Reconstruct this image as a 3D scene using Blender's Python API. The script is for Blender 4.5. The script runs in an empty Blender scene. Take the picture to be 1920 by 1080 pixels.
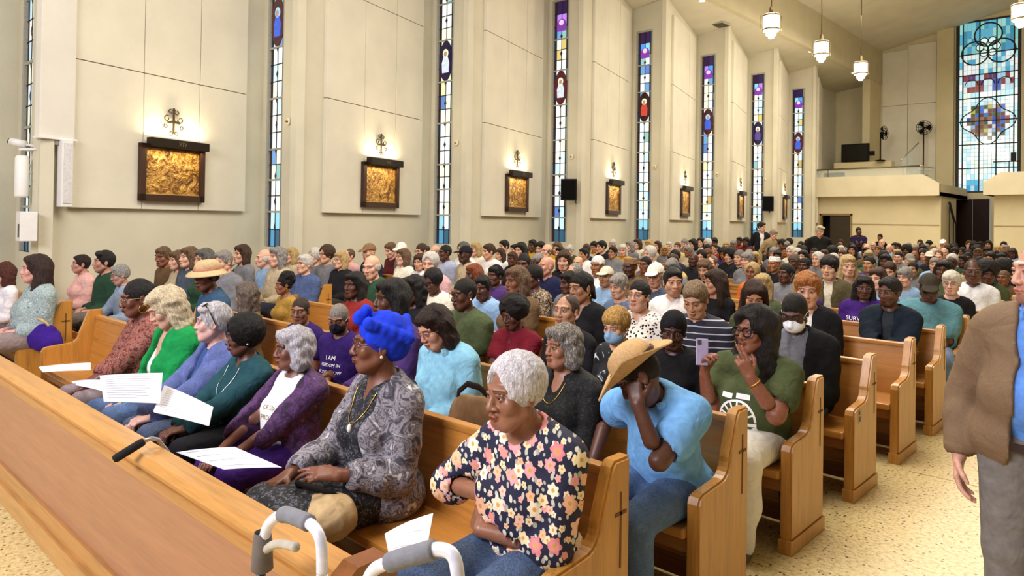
import bpy, bmesh, math, random
import numpy as np
from mathutils import Vector, Matrix
random.seed(7); RNG = np.random.default_rng(7)
sc = bpy.context.scene
COL = sc.collection
# ------------------------------------------------------------------ camera
EYE = 1.78                                   # the photographer's lens height
YAW, PIT, ROL, FPX, CY = 42.894, 0.566, 0.83, 1337.24, 400.8
_a, _t, _r = (math.radians(v) for v in (YAW, PIT, ROL))
_fw = np.array([-math.sin(_a), math.cos(_a), 0]); _rt = np.array([math.cos(_a), math.sin(_a), 0]); _up = np.array([0, 0, 1.])
FWD = _fw*math.cos(_t) + _up*math.sin(_t); _u2 = _up*math.cos(_t) - _fw*math.sin(_t)
RGT = _rt*math.cos(_r) + _u2*math.sin(_r); UPV = _u2*math.cos(_r) - _rt*math.sin(_r)
camd = bpy.data.cameras.new('camera'); cam = bpy.data.objects.new('camera', camd); COL.objects.link(cam)
camd.sensor_width = 36; camd.lens = FPX/1920*36; camd.shift_y = (CY-540)/1920; camd.clip_end = 200; camd.clip_start = .05
cam.matrix_world = Matrix(((RGT[0], UPV[0], -FWD[0], 0), (RGT[1], UPV[1], -FWD[1], 0), (RGT[2], UPV[2], -FWD[2], EYE), (0, 0, 0, 1)))
sc.camera = cam
CAMP = np.array([0, 0, EYE])
def ray(u, v): return FWD + RGT*(u-960)/FPX - UPV*(v-CY)/FPX
def at_y(u, v, Y): d = ray(u, v); return CAMP + d*(Y/d[1])
def at_x(u, v, X): d = ray(u, v); return CAMP + d*(X/d[0])
def at_z(u, v, Z): d = ray(u, v); return CAMP + d*((Z-EYE)/d[2])
# ------------------------------------------------------------------ light
w = bpy.data.worlds.new('world'); sc.world = w; w.use_nodes = True
bg = w.node_tree.nodes['Background']; bg.inputs[0].default_value = (1.0, .95, .87, 1); bg.inputs[1].default_value = 0.24
sc.view_settings.view_transform = 'Standard'; sc.view_settings.look = 'None'; sc.view_settings.exposure = 0.08; sc.view_settings.gamma = 1
sc.view_settings.use_curve_mapping = False
def area(name, loc, size, power, color=(1, .9, .74), rot=(0, 0, 0), sy=None):
    l = bpy.data.lights.new(name, 'AREA'); l.energy = power; l.color = color; l.size = size
    if sy: l.shape = 'RECTANGLE'; l.size_y = sy
    o = bpy.data.objects.new(name, l); o.location = loc; o.rotation_euler = rot; COL.objects.link(o); return o
# rows of ceiling downlights above the nave and the sanctuary lights behind the camera
area('ceiling_downlights', (-4.2, 5, 8.6), 5, 800, (1, .93, .82), (0, 0, 0), 7)
area('ceiling_downlights', (-4.2, 14, 8.8), 5, 700, (1, .92, .80), (0, 0, 0), 8)
area('ceiling_downlights', (-5.0, 25, 8.8), 6, 640, (1, .91, .78), (0, 0, 0), 8)
area('sanctuary_lights', (-3.6, -4.5, 5.2), 5, 820, (.93, .92, 1.0), (math.radians(62), 0, math.radians(12)), 2.5)
# ------------------------------------------------------------------ materials
MATS = {}
class NT:
    def __init__(s, name):
        s.m = bpy.data.materials.new(name); s.m.use_nodes = True; s.t = s.m.node_tree; s.n = s.t.nodes
        s.b = s.n['Principled BSDF']; s.out = s.n['Material Output']
    def node(s, typ, **kw):
        nd = s.n.new(typ)
        for k, v in kw.items():
            if k.startswith('_'): setattr(nd, k[1:], v)
            else:
                key = int(k[1:]) if k[0] == 'i' and k[1:].isdigit() else k
                s.set(nd.inputs[key], v)
        return nd
    def set(s, sock, v):
        if hasattr(v, 'is_output'): s.t.links.new(v, sock)
        elif hasattr(v, 'outputs'): s.t.links.new(v.outputs[0], sock)
        else:
            if isinstance(v, (tuple, list)) and len(v) == 3 and sock.type == 'RGBA': v = (*v, 1)
            sock.default_value = v
    def coord(s, kind='Object', scale=None, rot=None, loc=None):
        c = s.node('ShaderNodeTexCoord').outputs[kind]
        if scale is not None or rot is not None or loc is not None:
            mp = s.node('ShaderNodeMapping', i0=c)
            if scale is not None: mp.inputs['Scale'].default_value = scale if isinstance(scale, tuple) else (scale,)*3
            if rot is not None: mp.inputs['Rotation'].default_value = rot
            if loc is not None: mp.inputs['Location'].default_value = loc
            c = mp.outputs[0]
        return c
    def noise(s, c, scale, detail=3, rough=.55, dist=0):
        nd = s.node('ShaderNodeTexNoise', Vector=c, Scale=scale, Detail=detail, Roughness=rough, Distortion=dist); return nd
    def ramp(s, fac, stops, interp='LINEAR'):
        r = s.node('ShaderNodeValToRGB', Fac=fac); e = r.color_ramp; e.interpolation = interp
        while len(e.elements) < len(stops): e.elements.new(.5)
        for el, (p, c) in zip(e.elements, stops): el.position = p; el.color = (*c, 1) if len(c) == 3 else c
        return r.outputs[0]
    def math(s, op, a, b=0.0, c=None):
        nd = s.node('ShaderNodeMath', _operation=op); s.set(nd.inputs[0], a); s.set(nd.inputs[1], b)
        if c is not None: s.set(nd.inputs[2], c)
        return nd.outputs[0]
    def mix(s, fac, a, b, mode='MIX'):
        nd = s.node('ShaderNodeMix', _data_type='RGBA', _blend_type=mode)
        s.set(nd.inputs[0], fac); s.set(nd.inputs[6], a); s.set(nd.inputs[7], b); return nd.outputs[2]
    def bump(s, h, strength=.3, dist=.01):
        b = s.node('ShaderNodeBump', Height=h, Strength=strength, Distance=dist); s.set(s.b.inputs['Normal'], b.outputs[0])
    def base(s, c): s.set(s.b.inputs['Base Color'], c)
    def pr(s, **kw):
        for k, v in kw.items(): s.set(s.b.inputs[k.replace('_', ' ')], v)
        return s
def lin(c):
    """sRGB 0-255 -> linear"""
    if isinstance(c, str): c = tuple(int(c[i:i+2], 16) for i in (0, 2, 4))
    o = []
    for v in c:
        v = v/255; o.append(v/12.92 if v <= .04045 else ((v+.055)/1.055)**2.4)
    return tuple(o)
def cached(fn):
    def f(*a, **k):
        key = (fn.__name__, a, tuple(sorted(k.items())))
        if key not in MATS: MATS[key] = fn(*a, **k)
        return MATS[key]
    return f
@cached
def plain(name, c, rough=.6, metal=0.0, spec=.5, nscale=30, namt=.12, bump=.1, bscale=None):
    s = NT(name); col = lin(c); co = s.coord()
    n = s.noise(co, nscale, 4)
    lo = tuple(v*(1-namt) for v in col); hi = tuple(min(1, v*(1+namt)) for v in col)
    s.base(s.ramp(n.outputs[0], [(.3, lo), (.7, hi)])); s.pr(Roughness=rough, Metallic=metal); s.b.inputs['Specular IOR Level'].default_value = spec
    if bump: s.bump(s.noise(co, bscale or nscale*4, 3).outputs[0], bump, .004)
    return s.m
@cached
def emit(name, c, strength=1.0):
    s = NT(name); s.base(lin(c)); s.set(s.b.inputs['Emission Color'], lin(c)); s.b.inputs['Emission Strength'].default_value = strength; return s.m
# ------------------------------------------------------------------ mesh objects
def obj(name, me, m=None, parent=None, smooth=None):
    o = bpy.data.objects.new(name, me); COL.objects.link(o)
    if m is not None:
        if not me.materials: me.materials.append(m)
        else:
            o.material_slots[0].link = 'OBJECT'; o.material_slots[0].material = m
    if parent is not None: o.parent = parent
    return o
def inst(name, me, m, parent=None, mw=None):
    """object on shared mesh with its own material"""
    if not me.materials: me.materials.append(None)
    o = bpy.data.objects.new(name, me); COL.objects.link(o)
    o.material_slots[0].link = 'OBJECT'; o.material_slots[0].material = m
    if parent is not None: o.parent = parent
    if mw is not None: o.matrix_local = mw
    return o
def tag(o, label=None, cat=None, group=None, kind=None):
    if label: o['label'] = label
    if cat: o['category'] = cat
    if group: o['group'] = group
    if kind: o['kind'] = kind
    return o
def empty(name, loc=(0, 0, 0), rz=0, label=None, cat=None, group=None):
    o = bpy.data.objects.new(name, None); COL.objects.link(o); o.location = loc; o.rotation_euler = (0, 0, rz); o.empty_display_size = .1
    return tag(o, label, cat, group)
class MB:
    """collects boxes, prisms, tubes, lathes as one mesh"""
    def __init__(s): s.v = []; s.f = []; s.sm = []
    def add(s, vs, fs, smooth=False):
        o = len(s.v); s.v += [tuple(map(float, p)) for p in vs]; s.f += [tuple(i+o for i in f) for f in fs]; s.sm += [smooth]*len(fs); return s
    def box(s, lo, hi, M=None, ch=0):
        x0, y0, z0 = lo; x1, y1, z1 = hi
        if ch:
            bm = bmesh.new(); bmesh.ops.create_cube(bm, size=1)
            for v in bm.verts: v.co = Vector(((x0+x1)/2+v.co.x*(x1-x0), (y0+y1)/2+v.co.y*(y1-y0), (z0+z1)/2+v.co.z*(z1-z0)))
            bmesh.ops.bevel(bm, geom=bm.edges[:], offset=ch, segments=2, affect='EDGES', profile=.6)
            vs = [tuple(v.co) for v in bm.verts]; bm.verts.index_update(); fs = [[v.index for v in f.verts] for f in bm.faces]; bm.free()
        else:
            vs = [(x0, y0, z0), (x1, y0, z0), (x1, y1, z0), (x0, y1, z0), (x0, y0, z1), (x1, y0, z1), (x1, y1, z1), (x0, y1, z1)]
            fs = [(0, 3, 2, 1), (4, 5, 6, 7), (0, 1, 5, 4), (1, 2, 6, 5), (2, 3, 7, 6), (3, 0, 4, 7)]
        if M is not None: vs = [tuple(M @ Vector(p)) for p in vs]
        return s.add(vs, fs)
    def prism(s, poly, a, b, axis='x', M=None):
        """poly in the two other axes, extruded a..b"""
        n = len(poly)
        def P(p, t): return (t, p[0], p[1]) if axis == 'x' else (p[0], t, p[1]) if axis == 'y' else (p[0], p[1], t)
        vs = [P(p, a) for p in poly] + [P(p, b) for p in poly]
        fs = [tuple(range(n))[::-1], tuple(range(n, 2*n))] + [(i, (i+1) % n, n+(i+1) % n, n+i) for i in range(n)]
        if M is not None: vs = [tuple(M @ Vector(p)) for p in vs]
        return s.add(vs, fs)
    def tube(s, pts, r, n=8, cap=True, closed=False):
        pts = [Vector(p) for p in pts]; rs = r if isinstance(r, (list, tuple)) else [r]*len(pts); vs = []; m = len(pts)
        nrm = None
        for i, p in enumerate(pts):
            if closed: t = (pts[(i+1) % m]-pts[i-1])
            else: t = pts[min(i+1, m-1)]-pts[max(i-1, 0)]
            t.normalize()
            if nrm is None: nrm = t.orthogonal().normalized()
            else:
                nrm = nrm - t*nrm.dot(t); nrm.normalize()
            b = t.cross(nrm)
            for k in range(n):
                a = 2*math.pi*k/n; vs.append(tuple(p+nrm*math.cos(a)*rs[i]+b*math.sin(a)*rs[i]))
        fs = []
        for i in range(m if closed else m-1):
            j = (i+1) % m
            for k in range(n): fs.append((i*n+k, i*n+(k+1) % n, j*n+(k+1) % n, j*n+k))
        if cap and not closed: fs += [tuple(range(n))[::-1], tuple(range((m-1)*n, m*n))]
        return s.add(vs, fs, True)
    def lathe(s, prof, n=24, M=None, smooth=True):
        vs = []; fs = []
        for r, z in prof:
            for k in range(n): a = 2*math.pi*k/n; vs.append((r*math.cos(a), r*math.sin(a), z))
        for i in range(len(prof)-1):
            for k in range(n): fs.append((i*n+k, i*n+(k+1) % n, (i+1)*n+(k+1) % n, (i+1)*n+k))
        if M is not None: vs = [tuple(M @ Vector(p)) for p in vs]
        return s.add(vs, fs, smooth)
    def grid(s, P, smooth=True, thick=0.0):
        """P[i][j] points -> sheet (with thickness along z if given)"""
        n, m = len(P), len(P[0]); vs = [p for row in P for p in row]
        fs = [(i*m+j, i*m+j+1, (i+1)*m+j+1, (i+1)*m+j) for i in range(n-1) for j in range(m-1)]
        if thick:
            k = len(vs); vs = vs + [(p[0], p[1], p[2]-thick) for p in vs]
            fs = fs + [tuple(i+k for i in f[::-1]) for f in fs]
            ring = [(0, j) for j in range(m)] + [(i, m-1) for i in range(1, n)] + [(n-1, j) for j in range(m-2, -1, -1)] + [(i, 0) for i in range(n-2, 0, -1)]
            ids = [i*m+j for i, j in ring]
            fs += [(ids[q], ids[q]+k, ids[(q+1) % len(ids)]+k, ids[(q+1) % len(ids)]) for q in range(len(ids))]
        return s.add(vs, fs, smooth)
    def mesh(s, name):
        me = bpy.data.meshes.new(name); me.from_pydata(s.v, [], s.f)
        me.polygons.foreach_set('use_smooth', s.sm); me.update(); return me
    def build(s, name, m=None, parent=None): return obj(name, s.mesh(name), m, parent)
def np_mesh(name, V, Q, tint=None, smooth=True):
    me = bpy.data.meshes.new(name); n = len(V); q = len(Q)
    me.vertices.add(n); me.vertices.foreach_set('co', np.ascontiguousarray(V, np.float32).ravel())
    me.loops.add(q*4); me.loops.foreach_set('vertex_index', np.ascontiguousarray(Q, np.int32).ravel())
    me.polygons.add(q); me.polygons.foreach_set('loop_start', np.arange(0, q*4, 4, dtype=np.int32)); 
    me.polygons.foreach_set('use_smooth', np.full(q, smooth))
    me.update(calc_edges=True)
    if tint is not None:
        at = me.color_attributes.new('tint', 'FLOAT_COLOR', 'POINT')
        c = np.ones((n, 4), np.float32); c[:, :3] = tint; at.data.foreach_set('color', c.ravel())
    return me
# ------------------------------------------------------------------ signed distance modelling
def A3(*p): return np.array(p, float)
class Vol:
    def __init__(s, lo, hi, h):
        s.h = h; s.lo = np.asarray(lo, float); n = np.ceil((np.asarray(hi)-s.lo)/h).astype(int)+1
        s.ax = [(s.lo[i]+np.arange(n[i])*h).astype(np.float32) for i in range(3)]; s.n = n
        s.d = np.full(n, .5, np.float32)
    def _sl(s, lo, hi):
        out = []
        for i in range(3):
            a = int(max(0, math.floor((lo[i]-s.lo[i])/s.h))); b = int(min(s.n[i], math.ceil((hi[i]-s.lo[i])/s.h)+1))
            if b <= a: return None
            out.append(slice(a, b))
        return tuple(out)
    def op(s, val, sl, k, mode):
        D = s.d[sl]
        if mode == 'u':
            if k > 0:
                hh = np.maximum(k-np.abs(D-val), 0)/k; s.d[sl] = np.minimum(D, val)-hh*hh*k*.25
            else: s.d[sl] = np.minimum(D, val)
        else:   # subtract
            val = -val
            if k > 0:
                hh = np.maximum(k-np.abs(D-val), 0)/k; s.d[sl] = np.maximum(D, val)+hh*hh*k*.25
            else: s.d[sl] = np.maximum(D, val)
    def xyz(s, sl):
        return s.ax[0][sl[0]][:, None, None], s.ax[1][sl[1]][None, :, None], s.ax[2][sl[2]][None, None, :]
    def cap(s, a, b, ra, rb, k=.02, mode='u', inf=0.0):
        a = np.asarray(a, float); b = np.asarray(b, float); ra += inf; rb += inf
        R = max(ra, rb)+k+2*s.h+.01; sl = s._sl(np.minimum(a, b)-R, np.maximum(a, b)+R)
        if sl is None: return
        x, y, z = s.xyz(sl); ba = b-a; L = max(float(ba@ba), 1e-9)
        px, py, pz = x-a[0], y-a[1], z-a[2]
        t = np.clip((px*ba[0]+py*ba[1]+pz*ba[2])/L, 0, 1)
        val = np.sqrt((px-t*ba[0])**2+(py-t*ba[1])**2+(pz-t*ba[2])**2)-(ra+(rb-ra)*t)
        s.op(val.astype(np.float32), sl, k, mode)
    def ell(s, c, r, k=.02, mode='u', inf=0.0, R=None):
        c = np.asarray(c, float); r = np.asarray(r, float)+inf
        B = (r if R is None else np.full(3, r.max()))+k+2*s.h+.01; sl = s._sl(c-B, c+B)
        if sl is None: return
        x, y, z = s.xyz(sl); px, py, pz = x-c[0], y-c[1], z-c[2]
        if R is not None:
            R = np.asarray(R); qx = px*R[0, 0]+py*R[1, 0]+pz*R[2, 0]; qy = px*R[0, 1]+py*R[1, 1]+pz*R[2, 1]; qz = px*R[0, 2]+py*R[1, 2]+pz*R[2, 2]
            px, py, pz = qx, qy, qz
        k0 = np.sqrt((px/r[0])**2+(py/r[1])**2+(pz/r[2])**2); k1 = np.sqrt((px/r[0]**2)**2+(py/r[1]**2)**2+(pz/r[2]**2)**2)+1e-9
        s.op((k0*(k0-1)/k1).astype(np.float32), sl, k, mode)
    def half(s, p, n, k=0.0):
        """keep the side the normal points away from"""
        n = np.asarray(n, float); n = n/np.linalg.norm(n); sl = (slice(None),)*3; x, y, z = s.xyz(sl)
        val = (x-p[0])*n[0]+(y-p[1])*n[1]+(z-p[2])*n[2]
        s.op((-val).astype(np.float32)*np.ones_like(s.d), sl, k, 's')
    def run(s, prims, inf=0.0):
        for p in prims:
            if p[0] == 'c': s.cap(*p[1:5], k=p[5] if len(p) > 5 else .02, inf=inf)
            else: s.ell(*p[1:3], k=p[3] if len(p) > 3 else .02, inf=inf, R=p[4] if len(p) > 4 else None)
    def wobble(s, amp, freq, seed=0, stretch=(1, 1, 1)):
        rg = np.random.default_rng(seed); x, y, z = s.xyz((slice(None),)*3); acc = 0
        for i in range(5):
            d = rg.normal(size=3); d /= np.linalg.norm(d); d *= np.array(stretch)*freq*(.6+.35*i); ph = rg.uniform(0, 6.28, 2)
            e = rg.normal(size=3)*freq*.5
            acc = acc+np.sin(x*d[0]+y*d[1]+z*d[2]+ph[0]+1.3*np.sin(x*e[0]+y*e[1]+z*e[2]+ph[1]))/(1+.4*i)
        s.d += (amp*acc*.5).astype(np.float32)
    def folds(s, amp, freq, seed=0):
        """soft creases: ridged waves running mostly down and across the cloth"""
        rg = np.random.default_rng(seed); x, y, z = s.xyz((slice(None),)*3); acc = 0
        for i in range(4):
            d = rg.normal(size=3)*np.array((1, 1, .55)); d = d/np.linalg.norm(d)*freq*(.55+.3*i); e = rg.normal(size=3)*freq*.28; ph = rg.uniform(0, 6.28, 2)
            q = np.sin(x*d[0]+y*d[1]+z*d[2]+ph[0]+1.8*np.sin(x*e[0]+y*e[1]+z*e[2]+ph[1])); acc = acc+(1-np.abs(q))**2/(1+.35*i)
        s.d += (amp*(.9-acc)*.8).astype(np.float32)
    def polygonise(s):
        d = s.d; d[0] = d[-1] = .5; d[:, 0] = d[:, -1] = .5; d[:, :, 0] = d[:, :, -1] = .5
        ins = d < 0; n = s.n; cells = []; pos = []; quads = []
        cn = n-1; st = np.array([cn[1]*cn[2], cn[2], 1])
        for ax in range(3):
            a = [slice(None)]*3; b = [slice(None)]*3; a[ax] = slice(0, -1); b[ax] = slice(1, None)
            A, B = ins[tuple(a)], ins[tuple(b)]
            I = np.argwhere(A != B)
            if len(I) == 0: continue
            J = I.copy(); J[:, ax] += 1
            da = d[I[:, 0], I[:, 1], I[:, 2]]; db = d[J[:, 0], J[:, 1], J[:, 2]]; t = da/(da-db)
            P = I.astype(np.float64); P[:, ax] += t
            o1, o2 = (ax+1) % 3, (ax+2) % 3; C = []
            for (u, v) in ((0, 0), (-1, 0), (-1, -1), (0, -1)):
                K = I.copy(); K[:, o1] += u; K[:, o2] += v; C.append(K@st)
            C = np.stack(C, 1); fl = db < da
            C[fl] = C[fl][:, ::-1]
            cells.append(C.ravel()); pos.append(np.repeat(P, 4, 0)); quads.append(C)
        if not cells: return np.zeros((0, 3)), np.zeros((0, 4), int)
        cells = np.concatenate(cells); pos = np.concatenate(pos); quads = np.concatenate(quads)
        u, inv = np.unique(cells, return_inverse=True); cnt = np.bincount(inv)
        V = np.stack([np.bincount(inv, pos[:, i])/cnt for i in range(3)], 1)
        V = s.lo+V*s.h
        return V, np.searchsorted(u, quads)[:, ::-1]
def join(parts):
    """[(V,Q,T)] -> one"""
    Vs, Qs, Ts, o = [], [], [], 0
    for V, Q, T in parts:
        if len(V) == 0: continue
        Vs.append(V); Qs.append(Q+o); Ts.append(T if T is not None else np.ones((len(V), 3))); o += len(V)
    return np.concatenate(Vs), np.concatenate(Qs), np.concatenate(Ts)
# ------------------------------------------------------------------ people: materials
@cached
def skin(c, shine=.42):
    s = NT('skin'); a = s.node('ShaderNodeVertexColor', _layer_name='tint'); co = s.coord()
    n = s.noise(co, 55, 4); col = lin(c)
    v = s.ramp(n.outputs[0], [(.3, tuple(x*.86 for x in col)), (.7, tuple(min(1, x*1.1) for x in col))])
    s.base(s.mix(1.0, v, a.outputs[0], 'MULTIPLY')); s.pr(Roughness=shine); s.b.inputs['Specular IOR Level'].default_value = .42
    s.bump(s.noise(co, 260, 3).outputs[0], .12, .003); return s.m
@cached
def hairm(c, c2=None, scale=1.0, rough=.55):
    s = NT('hair'); a = lin(c); b = lin(c2) if c2 else tuple(min(1, x*1.7+.01) for x in a)
    co = s.coord(scale=(1, 1, .22)); n = s.noise(co, 120*scale, 4, .6, 1.2)
    s.base(s.ramp(n.outputs[0], [(.34, tuple(x*.6 for x in a)), (.5, a), (.68, b)])); s.pr(Roughness=rough)
    s.b.inputs['Specular IOR Level'].default_value = .3
    s.bump(n.outputs[0], .9, .012); return s.m
def weave(s, co, extra=None, amt=.25):
    f = s.noise(co, 11, 2, .5, .6).outputs[0]; g = s.noise(co, 420, 2).outputs[0]
    h = s.math('ADD', s.math('MULTIPLY', f, 1.0), s.math('MULTIPLY', g, .05)); s.bump(h, min(1, amt*1.8), .03)
@cached
def cloth(c, rough=.85, namt=.16, amt=.35):
    s = NT('cloth'); col = lin(c); co = s.coord(); n = s.noise(co, 26, 4)
    s.base(s.ramp(n.outputs[0], [(.3, tuple(v*(1-namt) for v in col)), (.7, tuple(min(1, v*(1+namt)) for v in col))]))
    s.pr(Roughness=rough); s.b.inputs['Specular IOR Level'].default_value = .2; weave(s, co, amt=amt); return s.m
@cached
def denim(c='3a5478'):
    s = NT('denim'); col = lin(c); co = s.coord(); n = s.noise(co, 14, 5, .65)
    g = s.noise(s.coord(scale=(1, 1, 6)), 160, 2)
    b = s.ramp(n.outputs[0], [(.3, tuple(v*.6 for v in col)), (.55, col), (.75, tuple(min(1, v*1.8+.03) for v in col))])
    s.base(s.mix(.25, b, s.ramp(g.outputs[0], [(.35, (.01, .02, .05)), (.65, (.35, .42, .55))]))); s.pr(Roughness=.9); weave(s, co); return s.m
@cached
def blotch(cols, scale=18, dist=1.5, detail=4, rough=.8):
    """cols: ((pos,hex),...) noise bands: marble, tie-dye, camouflage-like prints"""
    s = NT('printed_cloth'); co = s.coord(); n = s.noise(co, scale, detail, .6, dist)
    s.base(s.ramp(n.outputs[0], [(p, lin(c)) for p, c in cols], 'LINEAR')); s.pr(Roughness=rough); weave(s, co); return s.m
@cached
def stripes(c1, c2, freq=40, axis=2, width=.25, c3=None):
    s = NT('striped_cloth'); co = s.coord(); sep = s.node('ShaderNodeSeparateXYZ', Vector=co)
    fr = s.math('FRACT', s.math('MULTIPLY', s.math('ADD', sep.outputs[axis], 3.0), freq))
    f = s.math('LESS_THAN', fr, width); col = s.mix(f, lin(c1), lin(c2))
    if c3:
        fr2 = s.math('FRACT', s.math('MULTIPLY', s.math('ADD', sep.outputs[0], 3.0), freq)); col = s.mix(s.math('MULTIPLY', s.math('LESS_THAN', fr2, width), .6), col, lin(c3))
    s.base(col); s.pr(Roughness=.85); weave(s, co); return s.m
@cached
def spots(base, spot, scale=55, rad=.32, spot2=None):
    s = NT('spotted_cloth'); co = s.coord(); d = s.noise(co, 60, 2)
    v = s.node('ShaderNodeTexVoronoi', Vector=s.mix(.015, co, d.outputs[1]), Scale=scale, Randomness=.9)
    f = s.math('LESS_THAN', v.outputs['Distance'], rad); col = s.mix(f, lin(base), lin(spot))
    if spot2: col = s.mix(s.math('LESS_THAN', v.outputs['Distance'], rad*.5), col, lin(spot2))
    s.base(col); s.pr(Roughness=.85); weave(s, co); return s.m
@cached
def floral(base, palette, leaf, scale=15.0, r=.33, rough=.8):
    """flowers with petals and eyes scattered on a ground, leaves between"""
    s = NT('floral_cloth'); sep = s.node('ShaderNodeSeparateXYZ', Vector=s.coord())
    u = s.math('ADD', sep.outputs[0], s.math('MULTIPLY', sep.outputs[1], .72)); v = s.math('ADD', sep.outputs[2], s.math('MULTIPLY', sep.outputs[1], .25))
    col = lin(base)
    def layer(col, sc_, off, rad, pal, petals, eye=True, stretch=1.0):
        cv = s.node('ShaderNodeCombineXYZ', X=s.math('ADD', s.math('MULTIPLY', u, sc_*stretch), off), Y=s.math('ADD', s.math('MULTIPLY', v, sc_), off*1.7)).outputs[0]
        vo = s.node('ShaderNodeTexVoronoi', _voronoi_dimensions='2D', Vector=cv, Scale=1.0, Randomness=.85)
        df = s.node('ShaderNodeVectorMath', _operation='SUBTRACT', i0=cv, i1=vo.outputs['Position']); sp = s.node('ShaderNodeSeparateXYZ', Vector=df.outputs[0])
        rnd = s.node('ShaderNodeSeparateColor', Color=vo.outputs['Color'])
        ang = s.math('ADD', s.math('ARCTAN2', sp.outputs[1], sp.outputs[0]), s.math('MULTIPLY', rnd.outputs[1], 6.0))
        pet = s.math('MULTIPLY', s.math('COSINE', s.math('MULTIPLY', ang, float(petals))), .16)
        size = s.math('MULTIPLY', s.math('ADD', s.math('MULTIPLY', rnd.outputs[2], .5), .6), rad)
        lim = s.math('MULTIPLY', size, s.math('ADD', pet, 1.0))
        n = len(pal); pc = s.ramp(rnd.outputs[0], [(i/n, lin(c)) for i, c in enumerate(pal)], 'CONSTANT')
        tone = s.mix(s.math('MULTIPLY', s.math('DIVIDE', vo.outputs['Distance'], rad), .6), s.mix(.35, pc, (1, .8, .7)), pc)
        out = s.mix(s.math('LESS_THAN', vo.outputs['Distance'], lim), col, tone)
        if eye: out = s.mix(s.math('LESS_THAN', vo.outputs['Distance'], s.math('MULTIPLY', size, .3)), out, lin('d9a24a'))
        return out
    col = layer(col, scale*2.0, 3.1, .27, leaf, 2, False, 1.3)
    col = layer(col, scale*1.5, 8.4, .30, palette[::-1], 5, True)
    col = layer(col, scale, 0.0, r, palette, 6, True)
    s.base(col); s.pr(Roughness=rough); weave(s, s.coord()); return s.m
# ------------------------------------------------------------------ people: heads and hair (head space: face to -Y, origin mid-head)
HEADS = {}
def rotm(ax, ang): return np.array(Matrix.Rotation(ang, 3, ax))
def head_mesh(h=.004, w=1.0, jaw=1.0, nose=1.0, fat=0.0, lips=1.0, beard=0.0, brow=1.0, smile=0.0, age=0.0):
    key = (h, w, jaw, nose, fat, lips, beard, brow, smile, age)
    if key in HEADS: return HEADS[key]
    v = Vol((-.1, -.135, -.15), (.1, .125, .14), h)
    v.ell((0, .014, .028), (.075*w, .094, .096), 0)
    v.ell((0, -.022, -.040), (.057*w+fat*.5, .066, .086), .03)
    v.ell((0, -.050, -.083), (.036*jaw*w+fat*.4, .032, .030), .03)
    for s in (-1, 1):
        v.ell((s*(.044*w+fat*.3), -.058, -.022), (.023+fat, .022, .024+fat), .022)      # cheek
        v.cap((s*.052*w*jaw, .0, -.055), (s*.026*jaw, -.062, -.096), .020+fat*.5, .016, .022)   # jaw line
        v.cap((s*.012, -.088, .030), (s*.050*w, -.070, .030), .011, .010, .014)            # brow ridge
    for s in (-1, 1): v.ell((s*.032, -.098, .006), (.020, .016, .0125), .014, 's')                # eye sockets
    v.cap((0, -.086, .018), (0, -.1025, -.029), .0075, .0132*nose**.5, .012)                       # nose
    for s in (-1, 1): v.ell((s*.0125*nose, -.094, -.033), (.0105*nose, .012, .009), .006)
    v.ell((0, -.088, -.061), (.024, .016, .010), .010)
    v.ell((0, -.0945, -.0585), (.021*lips**.3, .0085*lips, .0052*lips), .004); v.ell((0, -.0925, -.0695), (.018*lips**.3, .0090*lips, .0062*lips), .004)
    v.cap((-.021, -.0985, -.0640), (.021, -.0985, -.0640+0*smile), .0018, .0018, .003, 's')
    if age > 0:
        for s in (-1, 1): v.cap((s*.019, -.098, -.038), (s*.030, -.085, -.068), .0028*age, .0028*age, .006, 's')
    if h < .0063:
        for s in (-1, 1):                                                                      # lids round the eye opening
            v.cap((s*.019, -.0865, .0105), (s*.032, -.0905, .0150), .0042, .0050, .004); v.cap((s*.032, -.0905, .0150), (s*.046, -.0800, .0095), .0050, .0042, .004)
            v.cap((s*.020, -.0860, .0015), (s*.034, -.0875, -.0025), .0036, .0040, .004); v.cap((s*.034, -.0875, -.0025), (s*.046, -.0790, .0020), .0040, .0036, .004)
    for s in (-1, 1):
        v.ell((s*.077*w, .016, -.004), (.010, .019, .031), .008, R=rotm('Z', s*.35)@rotm('X', -.15)); v.ell((s*.086*w, .012, -.002), (.006, .010, .018), .005, 's')
    V, Q = v.polygonise(); T = np.ones((len(V), 3))
    x, y, z = np.abs(V[:, 0]), V[:, 1], V[:, 2]
    def blend(mask, c):
        m = np.clip(mask, 0, 1)[:, None]; T[:] = T*(1-m)+np.array(c)*m
    le = np.minimum(((x/(.024*lips**.3))**2+((z+.058)/.0075)**2), ((x/.021)**2+((z+.070)/.0085)**2)); blend((1.35-le)*3*(y < -.07)*.9, (.97, .70, .68))
    blend((1-((x-.018)/.012)**2)*(y < -.05)*(np.abs(z+.064) < .004)*0+(np.abs(z+.0640) < .0022)*(x < .023)*(y < -.07), (.4, .26, .26))
    bz = .0305-np.abs(x-.034)**2*6+.001; blend((1-np.abs(z-bz)/.0058)*2.2*brow*(x > .012)*(x < .056)*(y < -.045), (.22, .19, .17))
    ez = ((x-.033)/.015)**2+((z-.006)/.0075)**2
    if h >= .0063: blend((1.3-ez)*2*(y < -.055), (.28, .22, .2))
    else: blend((1.5-((x-.033)/.019)**2-((z-.006)/.012)**2)*.9*(y < -.055), (.70, .58, .56))
    if beard > 0: blend(beard*np.clip((-.040-z)/.012, 0, 1)*(y < .02)*np.clip((le-1.0)*2, 0, 1), (.30, .28, .28))
    blend((1-((x-.012)/.008)**2-((z+.041)/.006)**2)*2*(y < -.088)*.7, (.5, .38, .36))
    HEADS[key] = (V, Q, T); return HEADS[key]
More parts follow.
